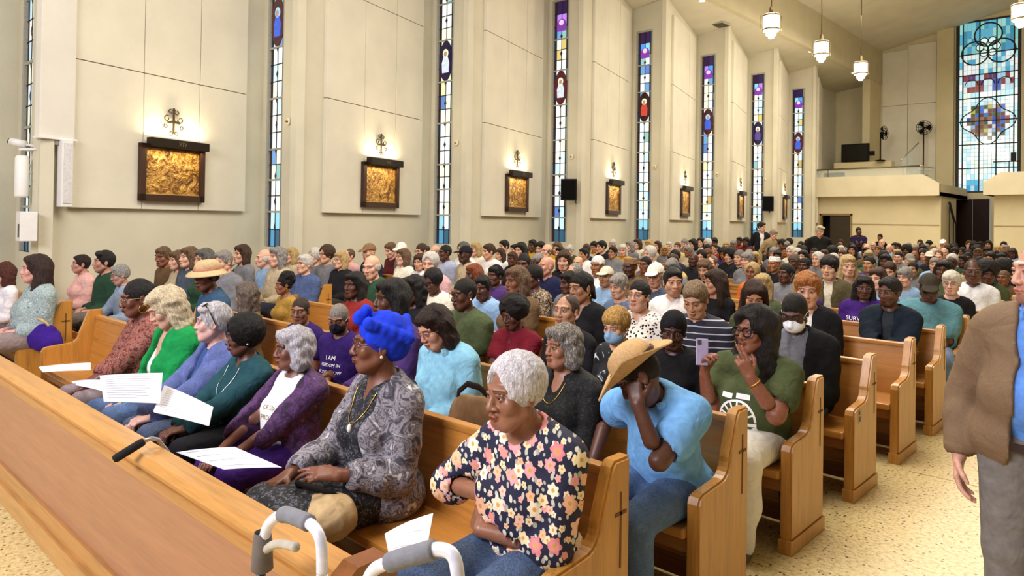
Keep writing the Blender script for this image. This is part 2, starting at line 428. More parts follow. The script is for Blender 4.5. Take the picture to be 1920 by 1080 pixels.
HAIRS = {}
def hair_mesh(style, h=.006, seed=0, size=1.0):
    key = (style, h, seed, size)
    if key in HAIRS: return HAIRS[key]
    v = Vol((-.26, -.22, -.36), (.26, .26, .32), h); am, fr = .003, 120
    def face(r=(.068, .085, .112), c=(0, -.118, -.052), k=.012): v.ell(c, r, k, 's')
    def nape(z=-.055, slope=-.45, y=-.02): v.half((0, y, z), (0, slope, -1), .01)
    if style == 'buzz': v.ell((0, .016, .031), (.0785, .097, .099), 0); face((.070, .085, .118)); nape(-.012); am = .001
    elif style == 'short': v.ell((0, .016, .036), (.084, .102, .103), 0); v.ell((0, -.045, .085), (.06, .05, .03), .03); face((.069, .090, .128), (0, -.122, -.044)); nape(-.020); am = .003
    elif style == 'side': v.ell((0, .016, .038), (.086, .103, .105), 0); v.ell((.02, -.055, .092), (.065, .042, .026), .02); v.ell((-.03, -.03, .105), (.05, .06, .024), .02); face((.068, .090, .126), (0, -.122, -.044)); nape(-.030); am = .004
    elif style == 'pixie':
        v.ell((0, .018, .042), (.092, .108, .108), 0); v.ell((0, -.058, .080), (.07, .045, .035), .03); face((.064, .085, .116), (0, -.120, -.050)); nape(-.062); am, fr = .006, 95
    elif style == 'curly':      # close round curls, all over
        v.ell((0, .016, .044), (.100*size, .114*size, .110*size), 0); face((.069, .095, .136), (0, -.126, -.028), .008); nape(-.052); am, fr = .0022, 190
    elif style == 'afro':
        v.ell((0, .03, .062), (.135*size, .140*size, .130*size), 0); face((.066, .095, .120), (0, -.128, -.042)); v.half((0, 0, -.085), (0, -.3, -1), .02); am, fr = .007, 110
    elif style == 'puff':       # swept up with a mass on the crown
        v.ell((0, .016, .036), (.083, .101, .102), 0); v.ell((0, .045, .125), (.085, .09, .065), .03); v.ell((0, .085, .08), (.08, .06, .07), .03); face((.069, .085, .116)); nape(-.035); am, fr = .006, 120
    elif style in ('bob', 'wavybob', 'set'):
        v.ell((0, .020, .040), (.092, .108, .106), 0); zz = {'bob': -.105, 'wavybob': -.125, 'set': -.075}[style]
        for s in (-1, 1): v.cap((s*.070, .015, .03), (s*(.083 if style != 'set' else .09), .012, zz), .036, .034 if style != 'set' else .045, .03)
        v.cap((0, .075, .02), (0, .072, zz+.01), .055, .050, .04); v.cap((-.05, .055, .0), (-.055, .055, zz), .05, .045, .03); v.cap((.05, .055, .0), (.055, .055, zz), .05, .045, .03)
        v.ell((0, -.055, .085), (.072, .045, .032), .03); face((.060, .090, .128), (.006, -.122, -.044)); v.ell((0, -.03, -.12), (.052, .075, .09), .01, 's')
        am, fr = (.004, 100) if style == 'bob' else (.007, 85)
    elif style in ('long', 'bigcurls', 'straightlong'):
        z2 = -.26 if style != 'straightlong' else -.24; r2 = {'long': .045, 'bigcurls': .068, 'straightlong': .036}[style]
        v.ell((0, .022, .042), (.094, .110, .108), 0)
        for s in (-1, 1): v.cap((s*.073, .02, .03), (s*.098, .015, z2), .036, r2, .03)
        v.cap((0, .08, .02), (0, .095, z2), .056, .05+r2*.4, .04); v.cap((-.055, .06, 0), (-.07, .07, z2), .05, r2, .03); v.cap((.055, .06, 0), (.07, .07, z2), .05, r2, .03)
        if style == 'bigcurls': v.ell((0, .04, .05), (.125, .125, .115), .03)
        v.ell((0, -.055, .088), (.072, .045, .030), .03); face((.060, .092, .128), (.006, -.122, -.044)); v.ell((0, -.06, -.15), (.056, .10, .12), .01, 's')
        am, fr = (.010, 60) if style == 'bigcurls' else (.005, 70)
    elif style == 'bun':
        v.ell((0, .016, .034), (.081, .100, .101), 0); v.ell((0, .125, .035), (.045, .04, .045), .015); face((.070, .085, .116)); nape(-.030); am = .002
    elif style == 'tied':       # drawn back, tail at the neck
        v.ell((0, .016, .035), (.082, .101, .102), 0); v.cap((0, .10, -.01), (0, .125, -.16), .035, .03, .02); face((.069, .085, .116)); nape(-.035); am = .003
    elif style == 'ring':       # bald crown, hair round the sides
        v.ell((0, .022, .004), (.086, .096, .070), 0); face((.074, .100, .12), (0, -.105, -.02)); nape(-.040); v.ell((0, -.01, .075), (.083, .108, .058), .01, 's'); am = .003
    elif style == 'thin':       # thin receding cap
        v.ell((0, .020, .030), (.080, .097, .098), 0); face((.075, .105, .125), (0, -.105, -.028)); nape(-.030); am = .002
    elif style == 'mop':
        v.ell((0, .014, .042), (.094, .108, .108), 0); v.ell((0, -.060, .070), (.075, .045, .035), .03); face((.064, .075, .105), (0, -.118, -.062)); nape(-.055); am, fr = .005, 80
    if am: v.wobble(am, fr, seed, (1, 1, .45 if style in ('bob', 'long', 'straightlong', 'short', 'side', 'pixie') else 1))
    V, Q = v.polygonise(); me = np_mesh('hair_'+style, V, Q); HAIRS[key] = me; return me
ACC = {}
def acc(name, fn):
    if name not in ACC: ACC[name] = fn()
    return ACC[name]
def eye_mesh(s):
    m = MB()
    if 1:
        n, k = 10, 12; vs = []; c = (s*.0325, -.0755, .0060); r = .0135
        for i in range(n+1):
            for j in range(k):
                th = math.pi*i/n; ph = 2*math.pi*j/k; vs.append((c[0]+r*math.sin(th)*math.cos(ph), c[1]-r*math.cos(th), c[2]+r*math.sin(th)*math.sin(ph)))
        m.add(vs, [(i*k+j, i*k+(j+1) % k, (i+1)*k+(j+1) % k, (i+1)*k+j) for i in range(n) for j in range(k)], True)
    return m.mesh('eye')
@cached
def eyem(iris='2a1a10'):
    s = NT('eye'); co = s.coord(); sep = s.node('ShaderNodeSeparateXYZ', Vector=co); ax = s.math('ABSOLUTE', sep.outputs[0])
    dx = s.math('SUBTRACT', ax, .0325); dz = s.math('SUBTRACT', sep.outputs[2], .006)
    r = s.math('SQRT', s.math('ADD', s.math('MULTIPLY', dx, dx), s.math('MULTIPLY', dz, dz)))
    c = s.ramp(s.math('MULTIPLY', r, 100.0), [(0, (.004, .004, .004)), (.28, (.004, .004, .004)), (.30, lin(iris)), (.60, lin(iris)), (.66, (.40, .36, .33))])
    s.base(c); s.pr(Roughness=.15); return s.m
def glasses_mesh(r=.024, t=.0015, sq=.8, y=-.104):
    m = MB()
    for s in (-1, 1):
        m.tube([(s*.034+r*1.08*math.copysign(abs(math.cos(a))**sq, math.cos(a)), y+.006*abs(math.cos(a)), .003+r*.86*math.copysign(abs(math.sin(a))**sq, math.sin(a))) for a in [2*math.pi*k/20 for k in range(20)]], t, 6, closed=True)
        m.tube([(s*(.034+r*1.06), y+.006, .010), (s*.074, y+.02, .012), (s*.081, -.02, .010), (s*.083, .022, .004)], t, 6)
    m.tube([(-.010, y, .008), (0, y-.004, .011), (.010, y, .008)], t, 6)
    return m.mesh('glasses')
def mask_mesh():
    v = Vol((-.11, -.15, -.14), (.11, .03, .03), .005)
    v.ell((0, -.030, -.058), (.070, .090, .062), 0); v.cap((0, -.10, -.012), (0, -.118, -.035), .012, .014, .02); v.half((0, -.035, 0), (0, 1, .1), .004); v.half((0, 0, -.008), (0, .15, 1), .004)
    V, Q = v.polygonise(); return np_mesh('mask', V, Q)
def mask_loops(s):
    m = MB()
    if 1: m.tube([(s*.058, -.05, -.03), (s*.082, -.005, .012), (s*.086, .03, .002), (s*.078, .012, -.03), (s*.06, -.04, -.085)], .0018, 5)
    return m.mesh('ear_loop')
def brim(m, fn_r, fn_z, fn_r0, n=40, th=.006, rings=5):
    for sgn in (0, 1):
        vs = []; fs = []
        for i in range(rings+1):
            f = i/rings
            for k in range(n):
                a = 2*math.pi*k/n; r0 = fn_r0(a); r = r0+(fn_r(a)-r0)*f; vs.append((r*math.cos(a)*1.0, r*math.sin(a), fn_z(a, f)-sgn*th))
        for i in range(rings):
            for k in range(n):
                q = (i*n+k, i*n+(k+1) % n, (i+1)*n+(k+1) % n, (i+1)*n+k); fs.append(q if not sgn else q[::-1])
        if not sgn: top = vs[-n:]
        else: m.add(top+vs[-n:], [(k, (k+1) % n, n+(k+1) % n, n+k)[::-1] for k in range(n)], True)
        m.add(vs, fs, True)
def cowboy_hat():
    """western straw hat, head space"""
    m = MB(); brim(m, lambda a: .165+.045*abs(math.sin(a)), lambda a, f: .055+f*f*(.060*abs(math.cos(a))**2.2-.020*abs(math.sin(a))), lambda a: .088+.018*abs(math.sin(a)))
    v = Vol((-.13, -.15, .02), (.13, .16, .23), .006)
    v.ell((0, .014, .080), (.090, .110, .090), 0); v.cap((0, -.08, .178), (0, .10, .178), .026, .026, .03, 's'); 
    for s in (-1, 1): v.ell((s*.085, -.075, .17), (.03, .05, .04), .03, 's')
    v.half((0, 0, .052), (0, 0, -1), 0)
    V, Q = v.polygonise(); m.add([tuple(p) for p in V], [tuple(q) for q in Q], True); return m.mesh('hat')
def hat_band(z=.066, rx=.098, ry=.118, h=.014):
    m = MB(); n = 36
    vs = [((rx+.003*(j == 1))*math.cos(2*math.pi*k/n), .014+(ry+.003*(j == 1))*math.sin(2*math.pi*k/n), z+h*(j-1)) for j in range(3) for k in range(n)]
    m.add(vs, [(j*n+k, j*n+(k+1) % n, (j+1)*n+(k+1) % n, (j+1)*n+k) for j in range(2) for k in range(n)], True); return m.mesh('hat_band')
def sun_hat():
    m = MB(); brim(m, lambda a: .165, lambda a, f: .060-.035*f*f, lambda a: .092+.015*abs(math.sin(a)), th=.005)
    v = Vol((-.13, -.14, .02), (.13, .16, .20), .006); v.ell((0, .014, .075), (.096, .112, .085), 0); v.half((0, 0, .055), (0, 0, -1), 0); v.half((0, 0, .145), (0, 0, 1), .02)
    V, Q = v.polygonise(); m.add([tuple(p) for p in V], [tuple(q) for q in Q], True); return m.mesh('hat')
def cap_mesh(kind):
    v = Vol((-.14, -.24, -.10), (.14, .16, .19), .006)
    if kind == 'cap':
        v.ell((0, .012, .040), (.089, .107, .104), 0); v.half((0, 0, .042), (0, -.12, -1), .004)
        v.ell((0, -.115, .045), (.072, .075, .010), .012, R=rotm('X', .22))
    elif kind == 'kufi':
        v.cap((0, .014, .06), (0, .014, .085), .092, .088, 0); v.half((0, 0, .125), (0, 0, 1), .01); v.half((0, 0, .045), (0, -.05, -1), .004)
    elif kind == 'beanie':
        v.ell((0, .018, .040), (.090, .108, .108), 0); v.half((0, 0, .030), (0, -.25, -1), .008); v.cap((-.07, -.03, .04), (.07, -.03, .04), .02, .02, .01)
    elif kind == 'scarf':          # headscarf tied at the nape
        v.ell((0, .020, .042), (.090, .110, .108), 0); v.ell((0, .115, -.02), (.05, .035, .055), .03); v.ell((0, -.12, -.055), (.068, .09, .120), .008, 's'); v.half((0, 0, -.045), (0, -.5, -1), .01)
    elif kind == 'turban':         # towelling head wrap with a knot over the brow
        v.ell((0, .028, .050), (.096, .112, .104), 0); v.ell((0, .080, .01), (.075, .062, .075), .03); v.ell((0, -.120, -.060), (.070, .090, .120), .008, 's')
        for i in range(6):
            a = -.5+i*.34; v.cap((-.10+.012*i, .02+.02*i, .02+.02*i), (.085, -.055+.035*i, .105-.012*i), .020, .026, .014)
        v.ell((0, -.085, .118), (.036, .032, .034), .008); v.ell((.018, -.060, .150), (.030, .028, .026), .008); v.ell((-.02, -.055, .135), (.032, .030, .028), .008)
        v.ell((0, -.125, -.06), (.066, .085, .115), .006, 's'); v.half((0, .0, -.07), (0, -.6, -1), .01)
    if kind in ('scarf', 'turban', 'beanie'): v.folds(.0035 if kind == 'turban' else .003, 50, 3)
    V, Q = v.polygonise(); return np_mesh(kind, V, Q)
def hoop(s, r=.018, z=-.052):
    m = MB()
    if 1: m.tube([(s*.083, .012+r*math.sin(2*math.pi*k/16), z+r*math.cos(2*math.pi*k/16)) for k in range(16)], .0022, 6, closed=True)
    return m.mesh('earring')
def stud(s, r=.0075):
    m = MB()
    if 1: m.lathe([(.0001, -r), (r*.7, -r*.7), (r, 0), (r*.7, r*.7), (.0001, r)], 10, Matrix.Translation((s*.086, .010, -.034)))
    return m.mesh('earring')
# ------------------------------------------------------------------ people: bodies
def ik(S, W, a, b, pole):
    S, W = np.asarray(S, float), np.asarray(W, float); d = W-S; L = np.linalg.norm(d)
    if L > (a+b)*.999: W = S+d/L*(a+b)*.999; d = W-S; L = np.linalg.norm(d)
    u = d/L; x = (a*a-b*b+L*L)/(2*L); hgt = math.sqrt(max(a*a-x*x, 0)); p = np.asarray(pole, float); p = p-u*(p@u); p /= np.linalg.norm(p)+1e-9
    return S+u*x+p*hgt, W
def hand_prims(W, d, n, side, curl=.5, thumb=.5, pt=None, s=1.0):
    """palm, four unequal bent fingers and a thumb leaving the palm's side; pt gives a curl for each finger"""
    W = np.asarray(W, float); d = np.asarray(d, float); d = d/np.linalg.norm(d); n = np.asarray(n, float); n = n-d*(n@d); n /= np.linalg.norm(n); t = -np.cross(d, n)*side
    out = []; offs = (.030, .0105, -.009, -.0275); lens = (.92, 1.05, .97, .76); cur = pt or (curl*.85, curl, curl*1.05, curl*1.1)
    for o, l, c in zip(offs, lens, cur):
        K = W+(d*(.088-abs(o)*.25)+t*o)*s; out.append(('c', W+(t*o*.55+d*.008)*s, K, .0145*s, .0115*s, .014))
        p = K; ang = .15; dd = d
        for L, r0, r1, b in ((.044, .0102, .0093, .75), (.028, .0093, .0084, 1.15), (.022, .0084, .0070, .8)):
            ang += c*b; dd = d*math.cos(ang)+n*math.sin(ang)+t*o*.9; dd = dd/np.linalg.norm(dd); q = p+dd*L*l*s
            out.append(('c', p, q, r0*s, r1*s, .003)); p = q
    B = W+(d*.022+t*.022)*s; p = B; dirs = [t*.75+d*.65+n*.30, t*(.55-.5*thumb)+d*.8+n*(.25+.5*thumb), t*(.4-.7*thumb)+d*.8+n*(.25+.6*thumb)]
    out.append(('c', W+d*.01*s, B, .015*s, .014*s, .012))
    for L, r0, r1, dd in ((.040, .0135, .0110, dirs[0]), (.031, .0110, .0098, dirs[1]), (.025, .0098, .0078, dirs[2])):
        q = p+dd/np.linalg.norm(dd)*L*s; out.append(('c', p, q, r0*s, r1*s, .004)); p = q
    return out
def skeleton(w=1.0, belly=0.0, bust=0.0, lean=0.0, twist=0.0, side=0.0, stand=False, L=None, R=None, polL=None, polR=None, knee=None, neck=0.0, head=(0, 0, 0), arm=1.0, hunch=0.0, EL=None, ER=None):
    """L / R: wrist targets in body space (seat at z 0, or floor when standing); head = (yaw, pitch, roll)"""
    K = {}; pz = .10 if not stand else .93
    T = Matrix.Translation((0, 0, pz)) @ Matrix.Rotation(twist, 4, 'Z') @ Matrix.Rotation(lean, 4, 'X') @ Matrix.Rotation(side, 4, 'Y')
    Rm = np.array(T.to_3x3())
    def tp(*p): return np.array(T @ Vector(p))
    sw = .160*w; hn = hunch
    K['T'] = T; K['w'] = w
    tor = [('e', tp(0, .010, .0), A3(.160*w+belly*.35, .122, .10), .0, Rm), ('e', tp(0, -.012-belly*.35, .135), A3(.140*w+.5*belly, .104+belly*.75, .135), .06, Rm),
           ('e', tp(0, .004-hn*.3, .285), A3(.152*w, .106+belly*.2, .160), .06, Rm), ('c', tp(-sw*.72, .022-hn*.5, .375), tp(sw*.72, .022-hn*.5, .375), .062, .062, .05)]
    if bust: tor += [('e', tp(s*.066*w, -.078-bust*.02, .245-bust*.015), A3(.064, .058, .062)*(.8+bust*.4), .04, Rm) for s in (-1, 1)]
    if stand: tor[0] = ('e', tp(0, .010, -.03), A3(.160*w+belly*.35, .118, .14), .0, Rm)
    nb = tp(0, .018-hn, .405); nt = tp(0, -.012-hn*1.8-neck, .505-hn*.5)
    K['torso'] = tor; K['neckb'] = nb; K['neckt'] = nt
    K['trap'] = [('c', tp(0, .026-hn, .435), tp(s*sw*.78, .024-hn*.5, .385), .040, .040, .04) for s in (-1, 1)]
    hc = tp(0, -.028-hn*2.2-neck*1.4, .592-hn*.7)
    K['neck'] = [('c', nb-Rm@A3(0, 0, .05), nb, .060, .056, .04), ('c', nb, hc+A3(0, .012, -.03), .055, .050, .03)]
    yaw, pit, rol = head
    K['H'] = Matrix.Translation(Vector(hc)) @ Matrix.Rotation(yaw, 4, 'Z') @ Matrix.Rotation(pit, 4, 'X') @ Matrix.Rotation(rol, 4, 'Y')
    K['arms'] = {}
    for s, tgt, pol in ((1, L, polL), (-1, R, polR)):
        S = tp(s*sw, .024-hn*.5, .362)
        if tgt is None: tgt = (s*.085, -.245, .155) if not stand else (s*(.25*w+belly*.3), .0, .80)
        if pol is None: pol = (s*.42, .85, -.45) if not stand else (s*.4, 1, 0)
        E_, W_ = ik(S, tgt, .285, .245, pol)
        el = EL if s == 1 else ER
        if el is not None:
            d = np.asarray(el, float)-S; E_ = S+d/np.linalg.norm(d)*.285; d = np.asarray(tgt, float)-E_; W_ = E_+d/np.linalg.norm(d)*.245
        K['arms'][s] = (S, E_, W_)
    K['armr'] = arm
    kn = knee or {}
    K['legs'] = {}
    for s in (1, -1):
        hp = A3(s*.088*w, -.02, pz-.015 if not stand else pz-.06)
        k = A3(*kn.get(s, (s*.115, -.45, .075))) if not stand else A3(s*.105, -.015, .49)
        an = A3(*kn.get((s, 'a'), (k[0], k[1]+.02, -.365))) if not stand else A3(s*.11, .02, .08)
        K['legs'][s] = (hp, k, an)
    K['stand'] = stand; return K
def bounds(prims, pad=.06):
    lo = np.full(3, 9.); hi = -lo
    for p in prims:
        if p[0] == 'c':
            r = max(p[3], p[4])
            for q in p[1:3]: lo = np.minimum(lo, q-r); hi = np.maximum(hi, q+r)
        else: lo = np.minimum(lo, p[1]-p[2].max()); hi = np.maximum(hi, p[1]+p[2].max())
    return lo-pad, hi+pad
def arm_prims(K, s, f0=0.0, f1=1.0, rs=1.0):
    """arm as capsules; f in 0..2 = shoulder..elbow..wrist"""
    S, E_, W_ = K['arms'][s]; a = K['armr']*rs; out = []
    def at(f): return S+(E_-S)*f if f <= 1 else E_+(W_-E_)*(f-1)
    def rad(f): return (.050-.008*f if f <= 1 else .042+.006*(f-1) if f <= 1.35 else .0441-.0262*(f-1.35))*a
    cuts = sorted({f0, f1} | {c for c in (1.0, .5, 1.35) if f0 < c < f1})
    for p, q in zip(cuts[:-1], cuts[1:]): out.append(('c', at(p), at(q), rad(p), rad(q), .03 if p < 1 else .055))
    return out
def body_mesh(K, hb=.016, hh=.004, headkw={}, hands=None, legs_bare=False):
    ws = K['torso']+K['trap']+K['neck']
    for s in (1, -1): ws = ws+arm_prims(K, s)
    for s in (1, -1):
        hp, k, an = K['legs'][s]; ws = ws+[('c', hp, k, .080, .055, .03), ('c', k, an, .050, .036, .02)]
    lo, hi = bounds(ws); v = Vol(lo, hi, hb); v.run(ws); V, Q = v.polygonise(); parts = [(V, Q, None)]
    if hands:
        for s, prims in hands.items():
            S, E_, W_ = K['arms'][s]; a = K['armr']; hp = [('c', E_+(W_-E_)*.35, W_, (.038-.004)*a, .026*a**.5, .02)]+prims
            lo, hi = bounds(hp, .02); v = Vol(lo, hi, .0052 if hh < .0045 else .0072); v.run(hp); parts.append((*v.polygonise(), None))
    nk = K['neck']; lo, hi = bounds(nk, .03); v = Vol(lo, hi, .011); v.run(nk); parts.append((*v.polygonise(), None))
    V, Q, T = head_mesh(hh, **headkw); M = np.array(K['H']); parts.append((V@M[:3, :3].T+M[:3, 3], Q, T))
    return np_mesh('body', *join(parts))
def top_mesh(K, h=.012, inf=.014, sleeve=2.0, neck='crew', hem=-.02, wob=.0022, seed=0, loose=0.0, open_=0.0, ndepth=0.0, armf=1.0, skirt=0.0, frq=38):
    """garment on the upper body; sleeve 0..2 = length down the arm; open_ = half-width of an open front"""
    ws = K['torso']+(K['trap'] if neck != 'tank' else [])
    T = K['T']; Rm = np.array(T.to_3x3())
    def tp(*p): return np.array(T @ Vector(p))
    sl = []
    if sleeve > 0:
        for s in (1, -1): sl += arm_prims(K, s, 0, min(sleeve, 2.0)-.02, armf)
    if skirt:
        ws = ws+[('e', tp(0, .0, -.03), A3(.19*K['w']+skirt*.3, .15+skirt*.3, .10), .06, Rm)]
    lo, hi = bounds(ws+sl); v = Vol(lo-inf, hi+inf, h); v.run(ws, inf+loose); v.run([(p[0], p[1], p[2], p[3]+.001+loose*.6, p[4]+.003+loose, .018) for p in sl], inf*.85)
    nb, nt = K['neckb'], K['neckt']; up = (nt-nb)/np.linalg.norm(nt-nb)
    if neck == 'crew': v.cap(nb+up*.030, nb+up*.2, .066, .09, .006, 's')
    elif neck == 'turtle': v.cap(nb, nb+up*.075, .066, .064, .02); v.cap(nb+up*.083, nb+up*.2, .062, .07, .004, 's')
    elif neck == 'collar':
        v.cap(nb+up*.000+Rm@A3(0, .004, 0), nb+up*.050+Rm@A3(0, .010, .01), .070, .064, .015); v.cap(nb+up*.062+Rm@A3(0, .006, .0), nb+up*.2, .060, .075, .004, 's'); v.cap(nb+up*.010+Rm@A3(0, -.105, .03), tp(0, -.17, .24-ndepth), .034, .006, .01, 's')
    elif neck in ('v', 'scoop'):
        v.cap(nb+up*.028, nb+up*.2, .066, .09, .006, 's'); v.cap(nb+up*.03+Rm@A3(0, -.11, 0), tp(0, -.17, .27-ndepth), .055 if neck == 'scoop' else .045, .03 if neck == 'scoop' else .008, .01, 's')
    elif neck == 'tank':
        v.cap(nb+up*.0, nb+up*.2, .085, .10, .006, 's'); v.cap(nb+Rm@A3(0, -.10, 0), tp(0, -.17, .30), .07, .05, .01, 's')
    if open_: # open front: a slot down the chest, wider towards the lap, edges left as cloth edges
        v.cap(nb+up*.02, nb+up*.2, .066, .09, .006, 's')
        sl_ = (slice(None),)*3; x, y, z = v.xyz(sl_); Ti = np.array(T.inverted()); lx = Ti[0, 0]*x+Ti[0, 1]*y+Ti[0, 2]*z+Ti[0, 3]; ly = Ti[1, 0]*x+Ti[1, 1]*y+Ti[1, 2]*z+Ti[1, 3]; lz = Ti[2, 0]*x+Ti[2, 1]*y+Ti[2, 2]*z+Ti[2, 3]
        wd = open_*1.35+.10*np.clip(.16-lz, 0, .2)+.06*np.clip(lz-.30, 0, .2)+.004*np.sin(lz*40)
        v.op(np.maximum(np.abs(lx)-wd, ly+.012).astype(np.float32), sl_, .004, 's')
    v.half(tp(0, 0, hem), -Rm@A3(0, 0, 1.0)*-1*-1 if False else Rm@A3(0, 0, -1.0), .006)
    if sleeve > 0:
        for s in (1, -1):                       # square the cuff off and keep the bare arm beyond it clear of cloth
            S, E_, W_ = K['arms'][s]; ar = K['armr']
            if sleeve <= 1:
                dr = (E_-S)/np.linalg.norm(E_-S); c = S+(E_-S)*sleeve; v.cap(c+dr*.052, E_, .046*ar, .045*ar, .003, 's'); v.cap(E_, W_, .047*ar, .034*ar, .003, 's')
            else:
                dr = (W_-E_)/np.linalg.norm(W_-E_); c = E_+(W_-E_)*min(sleeve-1, .97); v.cap(c+dr*.040, c+dr*.16, .038*ar if sleeve < 1.85 else .034*ar, .040, 0, 's')
    if wob: v.folds(wob, frq, seed)
    V, Q = v.polygonise(); return np_mesh('top', V, Q)
def pants_mesh(K, h=.016, inf=.012, length=2.0, wob=.002, seed=1, skirt=False):
    ws = [('e', K['torso'][0][1]+(A3(0, 0, -.01)), K['torso'][0][2]*A3(1, 1.0, 1.0), 0, K['torso'][0][4])]
    for s in (1, -1):
        hp, k, an = K['legs'][s]; e = k+(an-k)*(min(length, 1.97)-1) if length > 1 else hp+(k-hp)*length
        r1 = .060 if not K['stand'] else .066
        ws += [('c', hp, k if length > 1 else e, .094 if not K['stand'] else .098, r1+.006, .04)]
        if length > 1: ws += [('c', k, e, r1, .052, .02)]
    if skirt: hp, k, an = K['legs'][1]; hq, kq, aq = K['legs'][-1]; ws += [('c', (hp+hq)/2, (k+kq)/2, .10, .085, .06), ('c', k, kq, .07, .07, .05), ('c', k, k+(an-k)*.5, .07, .085, .05), ('c', kq, kq+(aq-kq)*.5, .07, .085, .05), ('c', (k+kq)/2, ((k+kq)/2)+((an+aq)/2-(k+kq)/2)*.5, .07, .085, .05)]
    lo, hi = bounds(ws); v = Vol(lo, hi, h); v.run(ws, inf)
    if wob: v.wobble(wob, 34, seed)
    V, Q = v.polygonise(); return np_mesh('trousers', V, Q)
def shoe_mesh(K, s):
    hp, k, an = K['legs'][s]; z = an[2]-.075
    v = Vol(an+A3(-.09, -.26, -.13), an+A3(.09, .12, .09), .012)
    v.cap(an+A3(0, .03, -.045), an+A3(0, -.13, -.052), .038, .040, 0); v.cap(an+A3(0, .015, 0), an+A3(0, -.03, -.03), .042, .042, .03); v.ell(an+A3(0, -.14, -.058), A3(.045, .07, .032), .03)
    v.half(an+A3(0, 0, -.082), (0, 0, -1), .004); V, Q = v.polygonise(); return np_mesh('shoe', V, Q)

def collar_mesh(K, r=.086, h=.006, gap=.75, drop=.028):
    """turned-down shirt collar round the neck, open at the throat, with two points"""
    nb, nt = K['neckb'], K['neckt']; up = (nt-nb)/np.linalg.norm(nt-nb); Rm = np.array(K['T'].to_3x3()); v = Vol(nb-A3(.15, .16, .12), nb+A3(.15, .15, .14), h)
    def P(a, q, z): return nb+Rm@A3(q*math.sin(a), .006-q*1.0*math.cos(a)*1.0+(.0 if abs(a) > 1.2 else -.012), 0)+up*z
    n = 18; A = [gap+(2*math.pi-2*gap)*i/n for i in range(n+1)]
    for a, b in zip(A[:-1], A[1:]):
        za, zb = .058+.016*-math.cos(a), .058+.016*-math.cos(b)
        v.cap(P(a, r-.006, za), P(b, r-.006, zb), .006, .006, .004); v.cap(P(a, r+.006, za-drop*.6), P(b, r+.006, zb-drop*.6), .008, .008, .008); v.cap(P(a, r+.014, za-drop*1.1), P(b, r+.014, zb-drop*1.1), .006, .006, .008)
    for s in (gap, -gap): a = s; v.cap(P(a, r+.004, .020), P(a*.9, r+.040, -.045), .010, .004, .008); v.cap(P(a*1.3, r+.008, .018), P(a, r+.036, -.035), .009, .004, .008)
    V, Q = v.polygonise(); return np_mesh('collar', V, Q)
SEAT = .44
ROW0, PITCH = 2.297, 1.0193           # rear face of the front pew's back, pew spacing
def row_y(k): return ROW0+k*PITCH-.26   # pelvis line of a row
def add_person(K, loc, rz, scale, label, group=None, skinc='8a5a3c', hh=.004, hb=.016, headkw={}, hands=None, garments=(), hair=None, accs=(), shoes=None, eyes=True, iris='2a1a10', name='person', shine=.42, body=None):
    e = empty(name, loc, rz, label, 'person', group); e.scale = (scale,)*3
    b = inst('body', body or body_mesh(K, hb, hh, headkw, hands), skin(skinc, shine), e)
    for nm, me, m in garments: inst(nm, me, m, e)
    H = K['H']
    if eyes:
        for s in (1, -1): inst('eye', acc('eye%d' % s, lambda: eye_mesh(s)), eyem(iris), e, H)
    if hair: inst('hair', hair[0], hair[1], e, H)
    for nm, me, m in accs: inst(nm, me, m, e, H)
    if shoes:
        for s in (1, -1): inst('shoe', shoe_mesh(K, s), shoes, e)
    return e
def place(K, px, py, row, rz=0.0, ydel=0.0, smin=.86, smax=1.16, seat=SEAT):
    """seat a figure in a row so that its head sits on the given sight line"""
    hc = K['H'].translation; yp = row_y(row)+ydel; sc_ = 1.0
    for _ in range(3):
        o = Matrix.Rotation(rz, 3, 'Z') @ hc; P = at_y(px, py, yp+o.y*sc_); sc_ = min(smax, max(smin, (P[2]-seat)/hc.z))
    return (P[0]-o.x*sc_, yp, seat), rz, sc_
# ------------------------------------------------------------------ the building
@cached
def plaster(c='d8ccae', n='plaster'):
    s = NT(n); col = lin(c); co = s.coord(); a = s.noise(co, 1.3, 4); b = s.noise(co, 60, 4, .7)
    s.base(s.ramp(a.outputs[0], [(.3, tuple(v*.93 for v in col)), (.7, tuple(min(1, v*1.04) for v in col))])); s.pr(Roughness=.92); s.b.inputs['Specular IOR Level'].default_value = .15
    s.bump(b.outputs[0], .35, .01); return s.m
@cached
def wood(c='b9813f', axis=0, dark=.62, rough=.32, scale=1.0):
    s = NT('oak'); col = lin(c); sc3 = [26*scale]*3; sc3[axis] = 1.6*scale
    co = s.coord(scale=tuple(sc3)); n = s.noise(co, 1.0, 5, .6, .8); f = s.noise(s.coord(scale=tuple(v*5 for v in sc3)), 1.0, 3)
    a = s.ramp(n.outputs[0], [(.28, tuple(v*dark for v in col)), (.5, col), (.75, tuple(min(1, v*1.22) for v in col))])
    s.base(s.mix(.3, a, s.ramp(f.outputs[0], [(.3, tuple(v*.6 for v in col)), (.7, tuple(min(1, v*1.2) for v in col))]))); s.pr(Roughness=rough); s.b.inputs['Coat Weight'].default_value = .25; s.b.inputs['Coat Roughness'].default_value = .25
    s.bump(n.outputs[0], .08, .003); return s.m
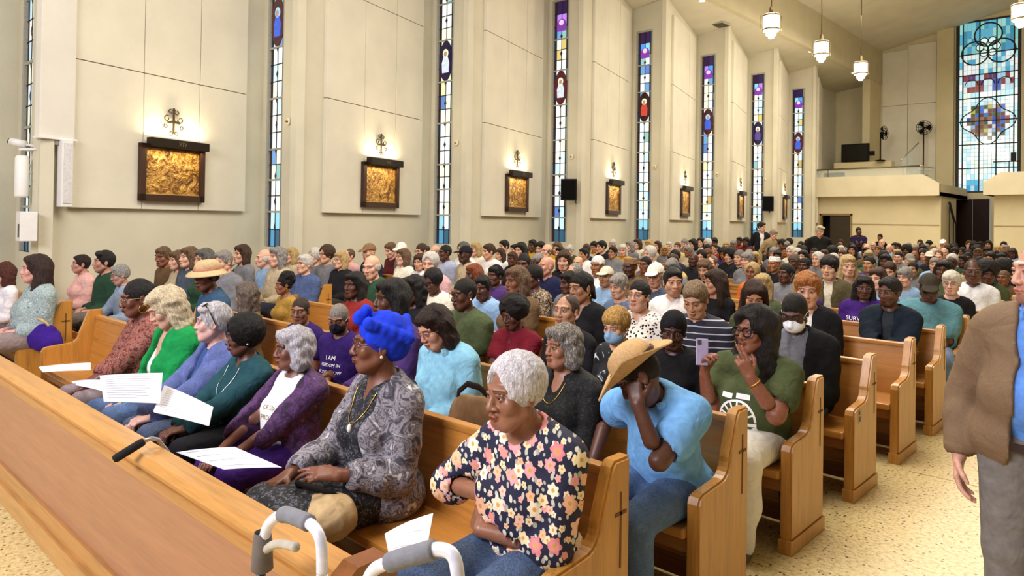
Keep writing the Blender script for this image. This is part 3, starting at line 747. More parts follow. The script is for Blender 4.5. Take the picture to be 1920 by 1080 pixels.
@cached
def terrazzo():
    s = NT('terrazzo'); co = s.coord(); base = s.ramp(s.noise(co, 1.2, 4).outputs[0], [(.3, lin('cdb47a')), (.7, lin('dcc896'))])
    v = s.node('ShaderNodeTexVoronoi', Vector=co, Scale=42.0); d = s.noise(co, 38, 4, .7)
    chips = s.ramp(d.outputs[0], [(.34, lin('8f7644')), (.42, lin('bfa46a')), (.52, lin('d8c48e')), (.66, lin('e2d2a2'))])
    col = s.mix(.75, base, chips); rnd = s.node('ShaderNodeSeparateColor', Color=v.outputs['Color'])
    col = s.mix(s.math('MULTIPLY', s.math('LESS_THAN', v.outputs['Distance'], .30), s.math('LESS_THAN', rnd.outputs[0], .22)), col, lin('5b4826'))
    s.base(col); s.pr(Roughness=.3); return s.m
CREAM, PANELM = plaster('d3cdb8'), plaster('dcd6c4', 'panel_plaster')
def structure(o): o['kind'] = 'structure'; return o
structure(MB().box((-13, -6, -.2), (10, 40, 0)).build('floor', terrazzo()))
floor = bpy.data.objects['floor']
for x in (-.62, .62): MB().box((x-.004, -5.9, -.01), (x+.004, 35, .0012)).build('divider_strip', plain('brass_strip', '8a7444', .5), floor)
for y in (1.0, 3.4, 5.8, 8.2, 10.6, 13.0): MB().box((-1.38, y-.004, -.01), (3, y+.004, .0012)).build('divider_strip', plain('brass_strip', '8a7444', .5), floor)
XI, XO, BAY, YW1 = -10.87, -12.03, 3.956, 6.31
GX0, GX1, SILL, HEAD = -11.84, -11.36, 1.26, 7.47            # glass opening
def ceil_z(X): return 8.38+.15*(X-XI)
def yk(k): return YW1+BAY*k
def ys(k): return 2.62 if k == -1 else yk(k)      # the step that carries a window
wl = MB()
for k in range(-2, 7):
    a = (XI, yk(k)) if k != -1 else (XI+(XO-XI)*(ys(-1)-yk(-1))/BAY, ys(-1)); b = (XO, ys(k+1)) if k != -2 else (XO, ys(-1)); dx, dy = b[0]-a[0], b[1]-a[1]; L = math.hypot(dx, dy); nx, ny = -dy/L*.12, dx/L*.12
    za, zb = ceil_z(XI)+.02, ceil_z(XO)+.02
    q = [(a[0], a[1]), (b[0], b[1]), (b[0]+nx, b[1]+ny), (a[0]+nx, a[1]+ny)]
    wl.add([(*p, 0) for p in q]+[(*q[0], za), (*q[1], zb), (*q[2], zb), (*q[3], za)], [(3, 2, 1, 0), (4, 5, 6, 7), (0, 1, 5, 4), (1, 2, 6, 5), (2, 3, 7, 6), (3, 0, 4, 7)])
for k in range(-1, 7):
    y = ys(k); t = .16
    wl.prism([(XO-.2, 0), (XI, 0), (XI, SILL), (XO-.2, SILL)], y, y+t, 'y')
    wl.prism([(GX1+.05, SILL), (XI, SILL), (XI, ceil_z(XI)), (GX1+.05, ceil_z(GX1))], y, y+t, 'y')
    wl.prism([(XO-.2, SILL), (GX0-.05, SILL), (GX0-.05, ceil_z(GX0)), (XO-.2, ceil_z(XO))], y, y+t, 'y')
    wl.prism([(GX0-.05, HEAD+.05), (GX1+.05, HEAD+.05), (GX1+.05, ceil_z(GX1)), (GX0-.05, ceil_z(GX0))], y, y+t, 'y')
wl.box((XO-.3, 33.9, 0), (XO, 36.1, 8.6))
WL = structure(wl.build('wall_left', CREAM))
def bay_M(k):
    """frame of bay k's main wall: x along the wall from its inner corner, y into the room, z up"""
    a = Vector((XI, yk(k), 0)); d = (Vector((XO, yk(k+1), 0))-a).normalized(); n = Vector((d.y, -d.x, 0))
    return Matrix(((d.x, n.x, 0, a.x), (d.y, n.y, 0, a.y), (0, 0, 1, 0), (0, 0, 0, 1)))
S0, S1, S2, S3 = .66, 1.73, 2.73, 3.70
ZR = (1.87, 3.91, 5.92, 8.02)
PM = {}
for k in range(-2, 7):
    M = bay_M(k)
    for i, (s0, s1) in enumerate(((S0, S1), (S1, S2), (S2, S3))):
        for j in range(3):
            key = (i, j)
            if key not in PM: PM[key] = MB().box((s0+.006, 0, ZR[j]+.006), (s1-.006, .075 if i != 1 else .072, ZR[j+1]-.006), ch=.006).mesh('panel')
            o = inst('panel', PM[key], PANELM, WL); o.matrix_local = M
# ---- stained glass
GL = {}
def glass(c, e=1.0):
    key = (c, e)
    if key not in GL:
        s = NT('stained_glass'); col = lin(c); n = s.noise(s.coord(), 16, 3, .6); v = s.ramp(n.outputs[0], [(.25, tuple(x*.72 for x in col)), (.75, tuple(min(1, x*1.2) for x in col))])
        s.base(tuple(x*.3 for x in col)); s.pr(Roughness=.15); s.set(s.b.inputs['Emission Color'], v); s.b.inputs['Emission Strength'].default_value = e; GL[key] = s.m
    return GL[key]
LEAD = plain('lead_came', '2e2a26', .6, .3); FRAME = plain('window_frame_paint', 'a8a79c', .6)
PALE = ['f6f8f0', 'eef4e2', 'e4f0ee', 'f6f2d4', 'e0ecf0', 'f9f9f4', 'd4e8f0', 'ece6c4']
DEEP = ['3b1d52', '5a2a86', '2a55b8', '6a1f2c', '2b7fa8', '1d2f66']
pane_me = MB().box((-.5, -.004, -.5), (.5, .004, .5)).mesh('pane')
stud_me = MB().lathe([(.0001, -.5), (.5, 0), (.0001, .5)], 6).mesh('diamond_quarry')
def sx(W, f): return W.location.x+f
def window_left(n, k, seed):
    rg = random.Random(seed); y = ys(k)+.06; xc = (GX0+GX1)/2; W = GX1-GX0
    e = structure(empty('window_%d' % n, (xc, y, SILL)))
    e['label'] = 'tall narrow stained glass window, %s along the left wall' % ['first', 'second', 'third', 'fourth', 'fifth', 'sixth', 'seventh', 'eighth'][n-1]
    f = MB()
    for s in (-1, 1): f.box((s*(W/2+.025)-.025, -.05, 0), (s*(W/2+.025)+.025, .06, HEAD-SILL))
    f.box((-W/2-.05, -.05, -.05), (W/2+.05, .06, 0)); f.box((-W/2-.05, -.05, HEAD-SILL), (W/2+.05, .06, HEAD-SILL+.05)); f.build('frame', FRAME, e)
    H = HEAD-SILL; cuts = [0, .62, 1.18, 1.72, 2.62, 3.52, 4.42, 5.22, H]
    for c in cuts[1:-1]: MB().box((-W/2, -.035, c-.016), (W/2, .03, c+.016)).build('bar', FRAME, e)
    lead = MB(); bx = .075
    for s in (-1, 1): lead.box((s*(W/2-bx)-.010, -.012, 0), (s*(W/2-bx)+.010, .012, H))
    lead.box((-.009, -.012, 0), (.009, .012, H))
    warm = seed % 3
    bright = 1.0 if k >= 0 else .75
    for si in range(len(cuts)-1):
        z0, z1 = cuts[si], cuts[si+1]; rows = max(2, int(round((z1-z0)/.30))); med = si == 5; top = si == 7
        for r in range(rows):
            a, b = z0+(z1-z0)*r/rows, z0+(z1-z0)*(r+1)/rows
            if r: lead.box((-W/2, -.012, a-.009), (W/2, .012, a+.009))
            for (x0, x1, edge) in ((-W/2, -W/2+bx, 1), (-W/2+bx, 0, 0), (0, W/2-bx, 0), (W/2-bx, W/2, 1)):
                if edge: c = rg.choice(['4a2420', '20304a', '3a2018'] if x0 < 0 else ['9aa890', '4a7898', '6a5a34', '34506a'])
                elif top and r == rows-1: c = '2a1440'
                elif top and r == rows-2: c = rg.choice(['7fc8f0', '4a90e0', 'b07ae0'])
                elif si == 0 and r == 0: c = rg.choice(['3a6a88', '4a8ab0', '2f566c'])
                elif si == 0: c = rg.choice(['8cc8dc', 'b8dce8', 'd4e8ec'])
                elif rg.random() < .10: c = rg.choice(['6a98c8', 'c0a058', '8ab8b0', '5a7ab8', 'd0b870'])
                else: c = rg.choice(PALE[:5]+(['f0e4b0', 'f6f2d4', 'e6dca8'] if warm == 1 else ['d4ecf4', 'c2dff0', 'ecf6f4']))
                o = inst('pane', pane_me, glass(c, (1.2 if not edge else .42)*bright), e); o.location = ((x0+x1)/2, 0, (a+b)/2); o.scale = (x1-x0-.008, 1, b-a-.006)
    lead.build('lead_came', LEAD, e)
    for c in np.arange(.35, H-.5, .45):
        o = inst('diamond_quarry', stud_me, glass('2c2a3a', .25), e); o.location = (0, -.016, float(c)); o.scale = (.085, .012, .15)
    # almond medallion with a haloed figure
    zc = (cuts[5]+cuts[6])/2; n_ = 16
    def almond(w_, h_): return [(w_*math.sin(math.pi*i/n_)**1.0, -h_*math.cos(math.pi*i/n_)) for i in range(n_+1)]+[(-w_*math.sin(math.pi*i/n_), h_*math.cos(math.pi*i/n_)) for i in range(1, n_)]
    A = almond(W*.43, .44); MB().prism([(p[0], p[1]+zc) for p in A], -.026, -.014, 'y').build('medallion', glass(['5a1f28', '2a1a4a', '6a2430', '3a1820'][seed % 4], .45), e)
    body = [(-.10, -.26), (.10, -.26), (.115, -.05), (.06, .10), (-.06, .10), (-.115, -.05)]
    MB().prism([(p[0], p[1]+zc) for p in body], -.034, -.022, 'y').build('robe_glass', glass(rg.choice(['3a62d8', '9fc4f0', 'd8e4f0', '5a4a90', 'c84a3a']), .9), e)
    MB().prism([(.085*math.cos(t), .16+zc+.095*math.sin(t)) for t in [2*math.pi*i/14 for i in range(14)]], -.034, -.022, 'y').build('halo_glass', glass(rg.choice(['f0e8c0', '9ac8f4', 'e8f0f8']), 1.1), e)
    MB().prism([(.045*math.cos(t), .145+zc+.06*math.sin(t)) for t in [2*math.pi*i/12 for i in range(12)]], -.040, -.030, 'y').build('face_glass', glass('c8a890', .6), e)
    arch = [(.15*math.cos(t), H-.62+.16*math.sin(t)) for t in [math.pi*i/10 for i in range(11)]]+[(-.15, H-.78), (.15, H-.78)]
    MB().prism(arch, -.026, -.014, 'y').build('trefoil_glass', glass('8a3ab0', .8), e)
    MB().prism([(.075*math.cos(t), H-.56+.075*math.sin(t)) for t in [2*math.pi*i/12 for i in range(12)]], -.034, -.022, 'y').build('roundel_glass', glass('e0d0f0', .9), e)
for n, k in enumerate(range(-1, 7)): window_left(n+1, k, 11+n)
# ---- ceilings
structure(MB().prism([(XO-.3, ceil_z(XO-.3)), (-10.1, ceil_z(-10.1)), (-10.1, ceil_z(-10.1)+.1), (XO-.3, ceil_z(XO-.3)+.1)], -6, 36.1, 'y').build('ceiling', CREAM))
ceil0 = bpy.data.objects['ceiling']
cz = lambda x: 9.88+.212*(x+10.1)
m = MB().prism([(-10.1, cz(-10.1)), (0, cz(0)), (0, cz(0)+.12), (-10.1, cz(-10.1)+.12)], -6, 36.1, 'y').prism([(0, cz(0)), (10, cz(-10)), (10, cz(-10)+.12), (0, cz(0)+.12)], -6, 36.1, 'y')
structure(m.build('ceiling', CREAM))
structure(MB().box((-10.2, -6, ceil_z(-10.0)-.12), (-10.0, 36.1, 10.0)).build('trim_1', plaster('c9bfa0', 'beam_plaster')))
for (u, v) in ((1316, 1), (1519, 92), (1600, 116)):
    d = ray(u, v); t_ = (8.45-EYE)/d[2]; P = CAMP+d*t_; x = float(P[0]); x = min(max(x, -11.8), -10.3); t_ = x/d[0]; y = float(d[1]*t_)
    e = empty('recessed_downlight', (x, y, ceil_z(x)-.01), 0, None, 'light')
    MB().lathe([(.13, .02), (.13, -.015), (.095, -.015), (.095, .02)], 20).build('ring', plain('white_paint', 'e8e4d8', .5), e); MB().lathe([(.0001, .0), (.095, .0)], 20).build('lens', emit('downlight_glow', 'fff2d0', 6), e)
    e['label'] = 'recessed ceiling downlight '+{1316: 'nearest the top edge of the picture', 1519: 'above the seventh wall bay', 1600: 'by the far end of the side ceiling'}[u]
def vent(u, v, lab):
    d = ray(u, v); x = -11.0; t_ = x/d[0]; y = float(d[1]*t_); m = empty('air_vent', (x, y, ceil_z(x)-.01), 0, lab, 'vent')
    MB().box((-.22, -.3, -.015), (.22, .3, .01)).build('frame', plain('vent_metal', 'b8b2a0', .5), m)
    for i in range(6): MB().box((-.19, -.26+i*.09, -.03), (.19, -.22+i*.09, -.012)).build('slat', plain('vent_slat', '5a564c', .5), m)
vent(1352, 3, 'grey slatted air vent in the side ceiling')
# ---- back of the church
YB, YW = 30.61, 35.9
bw = MB(); X0, X1, Z0, Z1 = -6.9, -4.78, 3.34, 10.62
bw.box((-12.4, YW, 0), (X0-.12, YW+.2, 11)); bw.box((X1+.12, YW, 0), (6, YW+.2, 12.2)); bw.box((X0-.12, YW, 3.02), (X1+.12, YW+.2, Z0-.06)); bw.box((X0-.12, YW, Z1+.06), (X1+.12, YW+.2, 12)); bw.box((-5.7, YW, 0), (X1+.12, YW+.2, 3.02))
bw.box((-10.35, YW-1.6, 0), (-10.04, YW, 8.6)); bw.box((-7.7, YW-.25, 3.1), (X0-.16, YW, cz(-7.3)))
WB = structure(bw.build('wall_back', plaster('cfc39f', 'back_plaster')))
for (x0, x1, z0, z1) in ((-9.95, -8.9, 4.3, 7.3), (-8.88, -7.75, 4.3, 7.3), (-9.95, -8.9, 7.32, 9.8), (-8.88, -7.75, 7.32, 10.0)): MB().box((x0, YW-.06, z0), (x1, YW+.01, z1), ch=.01).build('panel', PANELM, WB)
structure(MB().box((10, -6, 0), (10.2, 36, 9)).build('wall_right', CREAM))
d1 = structure(empty('door_1', (-6.36, YW, 0))); d1['label'] = 'tall dark brown double door under the great window'
for s in (-1, 1):
    l = MB().box((s*.31-.30, -.03, 0), (s*.31+.30, .05, 3.0), ch=.01).build('door_leaf', plain('dark_brown_door', '220e07', .6, nscale=6, spec=.2), d1)
    MB().tube([(s*.06, -.06, .95), (s*.06, -.06, 1.25)], .012).build('door_handle', plain('brass', 'a8843c', .3, 1.0), l)
def great_window():
    e = structure(empty('window_9', ((X0+X1)/2, YW+.06, Z0))); e['label'] = 'great blue stained glass window at the far end of the nave'
    W, H = X1-X0, Z1-Z0; rg = random.Random(3)
    fr = MB()
    for s in (-1, 1): fr.box((s*(W/2+.04)-.05, -.08, 0), (s*(W/2+.04)+.05, .08, H))
    fr.box((-W/2-.09, -.08, -.06), (W/2+.09, .08, 0)); fr.box((-W/2-.09, -.08, H), (W/2+.09, .08, H+.06)); fr.build('frame', LEAD, e)
    xs = [-W/2, -W/2+.14, -W/2+.14+(W-.28)/3, -W/2+.14+(W-.28)*2/3, W/2-.14, W/2]; zs = [0, .98, 2.0, 3.0, 4.0, 5.0, 5.9, H]
    mul = MB()
    for x in xs[1:-1]: mul.box((x-.022, -.05, 0), (x+.022, .03, H))
    mul.build('mullion', LEAD, e)
    for z in zs[1:-1]: MB().box((-W/2, -.05, z-.022), (W/2, .03, z+.022)).build('bar', LEAD, e)
    pal = ['dff4f0', 'cfeef0', 'e8f8f4', 'b8e4ec', 'd8f0dc', 'f4faf4', 'a8dce8', 'e0ecf8']; blue = ['5ab8d8', '4aa0c8', '7fd0d8', '8ad8c8', '3f8fb0', '9fe0d8']
    came = MB(); cx, czc, R = 0, 2.98, 1.0
    def colour(x, z):
        q = abs(x)/.98+abs(z-czc)/.98; r = math.hypot(x, z-czc)
        if q < .92 or (abs(x) < .62 and abs(z-czc) < .62): return rg.choice(['6a3a34', '3a6ad8', '2a4ac0', 'd8e4f0', '5a2a3a', '8fb8e8', '7a5a30', 'b8c840', '3a5a40', '9a6a4a', 'c84a3a', 'e8e8f0', '2a7ad0']), .7
        if z > 5.9: return rg.choice(blue), .75
        if z > 4.2 and z < 4.9 and abs(x) < .86: return rg.choice(['5a3a6a', '3a5ab8', 'b8dcf0', 'e4f2f4', '8a3a3a', '9fd0f0', 'd8ecf0']), .85
        if z < .55 and abs(abs(x)-.5) < .3: return rg.choice(['3a9ad8', '5ab8e0', 'a8d8e8']), .9
        if z > 5.0: return rg.choice(pal+blue[:2]), .9
        return rg.choice(pal), 1.05
    for i in range(len(xs)-1):
        nx = 1 if i in (0, 4) else 4
        for j in range(len(zs)-1):
            nz = 4 if not (1 <= j <= 3) else 6
            if i in (0, 4): nz = 3
            for a in range(nx):
                for b in range(nz):
                    x0 = xs[i]+(xs[i+1]-xs[i])*a/nx; x1 = xs[i]+(xs[i+1]-xs[i])*(a+1)/nx; z0 = zs[j]+(zs[j+1]-zs[j])*b/nz; z1 = zs[j]+(zs[j+1]-zs[j])*(b+1)/nz
                    c, em = colour((x0+x1)/2, (z0+z1)/2)
                    o = inst('pane', pane_me, glass(c, em), e); o.location = ((x0+x1)/2, 0, (z0+z1)/2); o.scale = (x1-x0-.012, 1, z1-z0-.012)
    def ring(x, z, r, w=.022, name='tracery', m=LEAD, a0=0, a1=2*math.pi):
        n = 28; pts = [(x+r*math.cos(a0+(a1-a0)*i/n), -.04, z+r*math.sin(a0+(a1-a0)*i/n)) for i in range(n+(0 if a1-a0 > 6.2 else 1))]
        MB().tube(pts, w, 6, closed=a1-a0 > 6.2).build(name, m, e)
    qz = 6.05
    for a in (math.radians(v) for v in (90, 205, -25)): ring(.52*math.cos(a), qz+.1+.52*math.sin(a), .50, .03)
    for i in range(6):
        a = math.pi/3*i; ring(.30*math.cos(a), qz+.1+.30*math.sin(a), .14, .018); o = MB().prism([(.30*math.cos(a)+.12*math.cos(t), qz+.1+.30*math.sin(a)+.12*math.sin(t)) for t in [2*math.pi*k/14 for k in range(14)]], -.03, -.018, 'y').build('roundel_glass', glass('d8f4e8', .95), e)
    MB().prism([(.15*math.cos(t), qz+.1+.15*math.sin(t)) for t in [2*math.pi*k/6 for k in range(6)]], -.03, -.018, 'y').build('rose_glass', glass('c8f0d8', 1.0), e)
    MB().tube([((.86+.14*math.cos(4*t))*math.cos(t), -.04, czc+(.86+.14*math.cos(4*t))*math.sin(t)) for t in [2*math.pi*i/40 for i in range(40)]], .022, 6, closed=True).build('tracery', LEAD, e)
    for s in (-1, 0, 1): ring(s*.6, 4.55, .24, .018, a0=0, a1=math.pi)
great_window()
# balcony, the wall below it and its furniture
def balcony(x0, x1, chl, chr_, name):
    b = MB(); n = []
    zt, zb = 3.78, 2.97; c = .55
    poly = [(x0, zb), (x1, zb)]
    poly += [(x1, zt-.36), (x1-c, zt)] if chr_ else [(x1, zt)]
    poly += [(x0+c, zt), (x0, zt-.36)] if chl else [(x0, zt)]
    b.prism(poly, YB, YB+.2, 'y'); b.box((x0, YB+.15, zb), (x1, YW, zb+.14))
    if chr_: b.box((x1-.18, YB+.1, zb), (x1, YW-.3, zt-.36))
    if chl: b.box((x0, YB+.1, zb), (x0+.18, YW-.3, zt-.36))
    return structure(b.build(name, plaster('e0d6b8', 'parapet_plaster')))
B1 = balcony(-12.0, -6.5, False, True, 'trim_2'); B2 = balcony(-5.1, 3, True, False, 'trim_3')
B1['label'] = 'cream balcony with a chamfered parapet end, left of the great window'; B2['label'] = 'cream balcony running off to the right of the great window'
uw = MB(); UY = YB+.55
uw.box((-12.1, UY, 0), (-11.02, UY+.15, 2.98)); uw.box((-11.02, UY, 2.22), (-9.8, UY+.15, 2.98)); uw.box((-9.8, UY, 0), (-6.7, UY+.15, 2.98)); uw.box((-6.7, UY, 0), (-6.55, UY+2.6, 2.975))
UWL = structure(uw.build('wall_under_balcony', plaster('ddd2ae', 'under_balcony_plaster')))
MB().box((-9.78, UY-.03, 1.84), (-6.6, UY, 1.87)).build('ledge', plaster('b0a078', 'ledge_plaster'), UWL)
MB().box((-9.78, UY-.03, .0), (-6.6, UY, 1.1)).build('panel', plaster('d6cba8', 'wainscot_plaster'), UWL)
uw2 = MB().box((-4.85, UY, 0), (3, UY+.15, 2.98)).build('wall_under_balcony', plaster('ddd2ae', 'under_balcony_plaster')); structure(uw2)
MB().box((-4.85, UY-.03, 1.84), (3, UY, 1.87)).build('ledge', plaster('b0a078', 'ledge_plaster'), uw2)
d2 = structure(empty('door_2', (-10.41, UY, 0))); d2['label'] = 'open doorway with a dark room behind, below the left balcony'
f = MB(); 
for s in (-1, 1): f.box((s*.62-.04, -.03, 0), (s*.62+.04, .17, 2.26))
f.box((-.66, -.03, 2.2), (.66, .17, 2.28)); f.build('door_frame', plain('door_trim', '8a7448', .5), d2)
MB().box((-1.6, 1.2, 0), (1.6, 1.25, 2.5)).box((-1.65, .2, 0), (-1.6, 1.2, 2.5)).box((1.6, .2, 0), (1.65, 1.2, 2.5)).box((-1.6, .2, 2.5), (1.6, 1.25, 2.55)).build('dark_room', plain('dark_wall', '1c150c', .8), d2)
MB().box((-.25, .05, 0), (.58, .10, 2.18), ch=.01).build('door_leaf', plain('dark_bronze_door', '2e2412', .5, nscale=5), d2)
e = empty('stair_rail', (-6.45, UY+.9, 0), 0, 'black iron stair handrail beside the balcony end', 'rail')
for i, (z, y) in enumerate(((2.75, 0), (2.1, .75), (1.95, 1.1))): MB().tube([(0, y, z), (0, y, 0)], .02).build('post', plain('black_iron', '15130f', .5), e)
MB().tube([(0, 0, 2.75), (0, .75, 2.1), (0, 1.15, 1.95)], .045).build('handrail', plain('black_iron', '15130f', .5), e)
# seating tiers up on the balcony
t = MB(); t.box((-12, YB+1.0, 3.1), (-7.7, YW-1.6, 3.72)); t.box((-12, YB+2.3, 3.7), (-8.2, YW-1.6, 4.25)); t.box((-11.4, YB+3.2, 4.2), (-9.0, YW-1.6, 4.62))
structure(t.build('floor_balcony', plaster('d8caa0', 'tier_plaster')))
g = empty('balcony_glass_rail', (0, 0, 0), 0, 'clear glass guard with a thin metal rail on the left balcony', 'railing')
GLS = NT('clear_glass'); GLS.base((.75, .85, .82)); GLS.pr(Roughness=.05, Alpha=.22); GLS = GLS.m
a, b = at_y(1506, 320, YB), at_y(1725, 311, YB); c = at_y(1752, 315, YB+1.0); d = at_y(1765, 340, YB+1.6)
MB().tube([a, b], .03).build('handrail', plain('rail_metal', '6f6a5c', .35, .8), g); MB().tube([b, c], .03).build('handrail', plain('rail_metal_bright', 'c8c4b8', .3, .8), g)
MB().box((a[0], YB+.06, 3.76), (b[0], YB+.08, a[2])).build('pane', GLS, g); 
MB().add([(b[0], YB+.07, 3.76), (c[0], YB+1.0, 3.5), (c[0], YB+1.0, c[2]), (b[0], YB+.07, b[2]), (b[0], YB+.10, 3.76), (c[0], YB+1.03, 3.5), (c[0], YB+1.03, c[2]), (b[0], YB+.10, b[2])], [(0, 1, 2, 3), (7, 6, 5, 4), (0, 4, 5, 1), (3, 2, 6, 7)]).build('pane', GLS, g)
for x in (a[0]+.5, a[0]+1.0): MB().tube([(x, YB+.07, 3.76), (x, YB+.07, a[2])], .015).build('post', plain('rail_metal', '6f6a5c', .35, .8), g)
g = empty('stair_glass_rail', (0, 0, 0), 0, 'sloping glass stair guard rising behind the balcony end', 'railing')
p, q = at_y(1690, 300, YB+2.0), at_y(1722, 268, YB+3.7)
MB().tube([p, q], .028).build('handrail', plain('rail_metal_bright', 'c8c4b8', .3, .8), g)
MB().add([(p[0], p[1], 3.9), (q[0], q[1], 3.9), tuple(q), tuple(p), (p[0]+.03, p[1], 3.9), (q[0]+.03, q[1], 3.9), (q[0]+.03, q[1], q[2]), (p[0]+.03, p[1], p[2])], [(0, 1, 2, 3), (7, 6, 5, 4), (0, 4, 5, 1), (3, 2, 6, 7)]).build('pane', GLS, g)
def boxat(name, u0, v0, u1, v1, Y, dep, m, label, cat):
    a, b = at_y(u0, v1, Y), at_y(u1, v0, Y); e = empty(name, ((a[0]+b[0])/2, Y, a[2]), 0, label, cat); w, h = (b[0]-a[0])/2, b[2]-a[2]
    MB().box((-w, 0, 0), (w, dep, h), ch=.02).build('cabinet', m, e); return e, w, h
BLK = plain('black_plastic', '070606', .6, spec=.2)
e, w_, h_ = boxat('large_screen', 1577, 268, 1629, 304, YB+3.4, .15, BLK, 'large black screen standing up on the balcony', 'screen'); MB().box((-w_+.05, -.01, .05), (w_-.05, .005, h_-.05)).build('display', plain('dark_glass', '050505', .15), e); MB().box((w_, .02, h_*.3), (w_+.22, .12, h_*.55)).build('side_box', BLK, e)
e, w_, h_ = boxat('keyboard_case', 1545, 323, 1580, 333, YB+.4, .30, plain('black_case', '120f0d', .6), 'long low black case behind the balcony glass', 'case'); MB().box((-.2, -.03, h_*.5), (.2, 0, h_*.7)).build('handle', BLK, e)
def fan(u, v, Y, zbase, label, face):
    P = at_y(u, v, Y); e = empty('pedestal_fan', (P[0], Y, zbase), face, label, 'fan'); h = P[2]-zbase
    MB().lathe([(.0001, 0), (.2, 0), (.2, .03), (.03, .06)], 20).build('base', BLK, e); MB().tube([(0, 0, .05), (0, 0, h)], .025).build('pole', BLK, e)
    M = Matrix.Translation((0, -.12, h)) @ Matrix.Rotation(math.pi/2, 4, 'X'); MB().lathe([(.0001, .02), (.06, .02), (.06, -.1), (.0001, -.12)], 16, M).build('motor', BLK, e)
    c = MB()
    for r in (.12, .22, .30): c.tube([(r*math.cos(t), -.16, h+r*math.sin(t)) for t in [2*math.pi*i/24 for i in range(24)]], .012, 5, closed=True)
    for i in range(12): a = 2*math.pi*i/12; c.tube([(.06*math.cos(a), -.17, h+.06*math.sin(a)), (.30*math.cos(a), -.15, h+.30*math.sin(a))], .008, 5)
    c.build('guard', BLK, e)
    for i in range(3):
        a = 2*math.pi*i/3; MB().add([(.03*math.cos(a), -.13, h+.03*math.sin(a)), (.27*math.cos(a-.5), -.11, h+.27*math.sin(a-.5)), (.29*math.cos(a), -.13, h+.29*math.sin(a)), (.27*math.cos(a+.5), -.15, h+.27*math.sin(a+.5))], [(0, 1, 2, 3), (3, 2, 1, 0)]).build('blade', BLK, e)
fan(1651, 250, YB+3.0, 4.62, 'thin black pedestal fan seen edge-on beside the balcony screen', 1.3)
P = at_y(1732, 240, YB+4.4); fan(1732, 240, YB+4.4, 4.0, 'round black fan high up at the top of the balcony stair', .3)
e = empty('wall_notice', (float(at_x(1535, 257, -11.35)[0]), float(at_x(1535, 257, -11.35)[1]), float(at_x(1535, 257, -11.35)[2])), 0, 'small white rectangle mounted on the wall past the last window', 'sign')
MB().box((-.06, -.1, -.25), (.03, .1, .25), ch=.01).build('plate', plain('white_plate', 'f4f0e4', .5), e); MB().box((.03, -.07, -.2), (.036, .07, .2)).build('sheet', plain('white_sheet', 'fffaf0', .5), e)
e = empty('music_stand', (-4.45, YB+.9, 3.1), 0, 'dark music stand on the right balcony in front of the great window', 'stand')
for i in range(3): a = i*2.1; MB().tube([(0, 0, .35), (.28*math.cos(a), .28*math.sin(a), 0)], .015).build('leg', BLK, e)
MB().tube([(0, 0, .3), (0, 0, 1.15)], .015).build('pole', BLK, e); MB().tube([(-.5, 0, 1.12), (.35, 0, 1.12)], .02).build('arm', BLK, e); MB().box((.05, -.03, 1.12), (.22, .0, 1.45)).build('desk', BLK, e)
# ---- pendant lamps
def pendant(u, v, z, label):
    d = ray(u, v); P = CAMP+d*((z-EYE)/d[2]); x, y = float(P[0]), float(P[1]); top = cz(x) if x < 0 else cz(-x)
    e = empty('pendant_lamp', (x, y, z), 0, label, 'lamp', 'glass pendant lamps'); met = plain('lamp_metal', '7a6a48', .35, .8)
    MB().tube([(0, 0, .28), (0, 0, top-z)], .016).build('rod', met, e); MB().lathe([(.03, .46), (.05, .40), (.05, .28), (.2, .25)], 20).build('canopy', met, e)
    MB().lathe([(.0001, .24), (.20, .24), (.205, .20), (.205, -.16), (.19, -.19), (.0001, -.19)], 24).build('glass_shade', emit('lamp_glass', 'fff3d6', 2.6), e)
    for zz in (.21, -.15): MB().lathe([(.212, zz+.02), (.222, zz), (.212, zz-.02)], 24).build('band', met, e)
    MB().lathe([(.13, -.19), (.13, -.29), (.11, -.31), (.0001, -.31)], 20).build('lower_shade', emit('lamp_glass_low', 'fff0cc', 2.2), e)
    MB().lathe([(.07, -.31), (.07, -.37), (.0001, -.38)], 16).build('finial', emit('lamp_glass_low', 'fff0cc', 2.2), e)
    for i in range(4): a = math.pi/4+i*math.pi/2; MB().tube([(.27*math.cos(a), .27*math.sin(a), .22), (.27*math.cos(a), .27*math.sin(a), -.17)], .008, 5).build('strut', met, e)
    l = bpy.data.lights.new('pendant_bulb', 'POINT'); l.energy = 170; l.color = (1, .90, .72); l.shadow_soft_size = .25; o = bpy.data.objects.new('pendant_bulb', l); o.parent = e; o.location = (0, 0, -.6); COL.objects.link(o)
pendant(1446, 45, 7.0, 'glass drum pendant lamp nearest the camera, left of the three'); pendant(1540, 93, 7.0, 'glass drum pendant lamp hanging in the middle of the three'); pendant(1614, 130, 7.0, 'glass drum pendant lamp hanging furthest back, smallest of the three'); pendant(1914, 25, 7.4, 'glass drum pendant lamp at the right edge beside the great window')
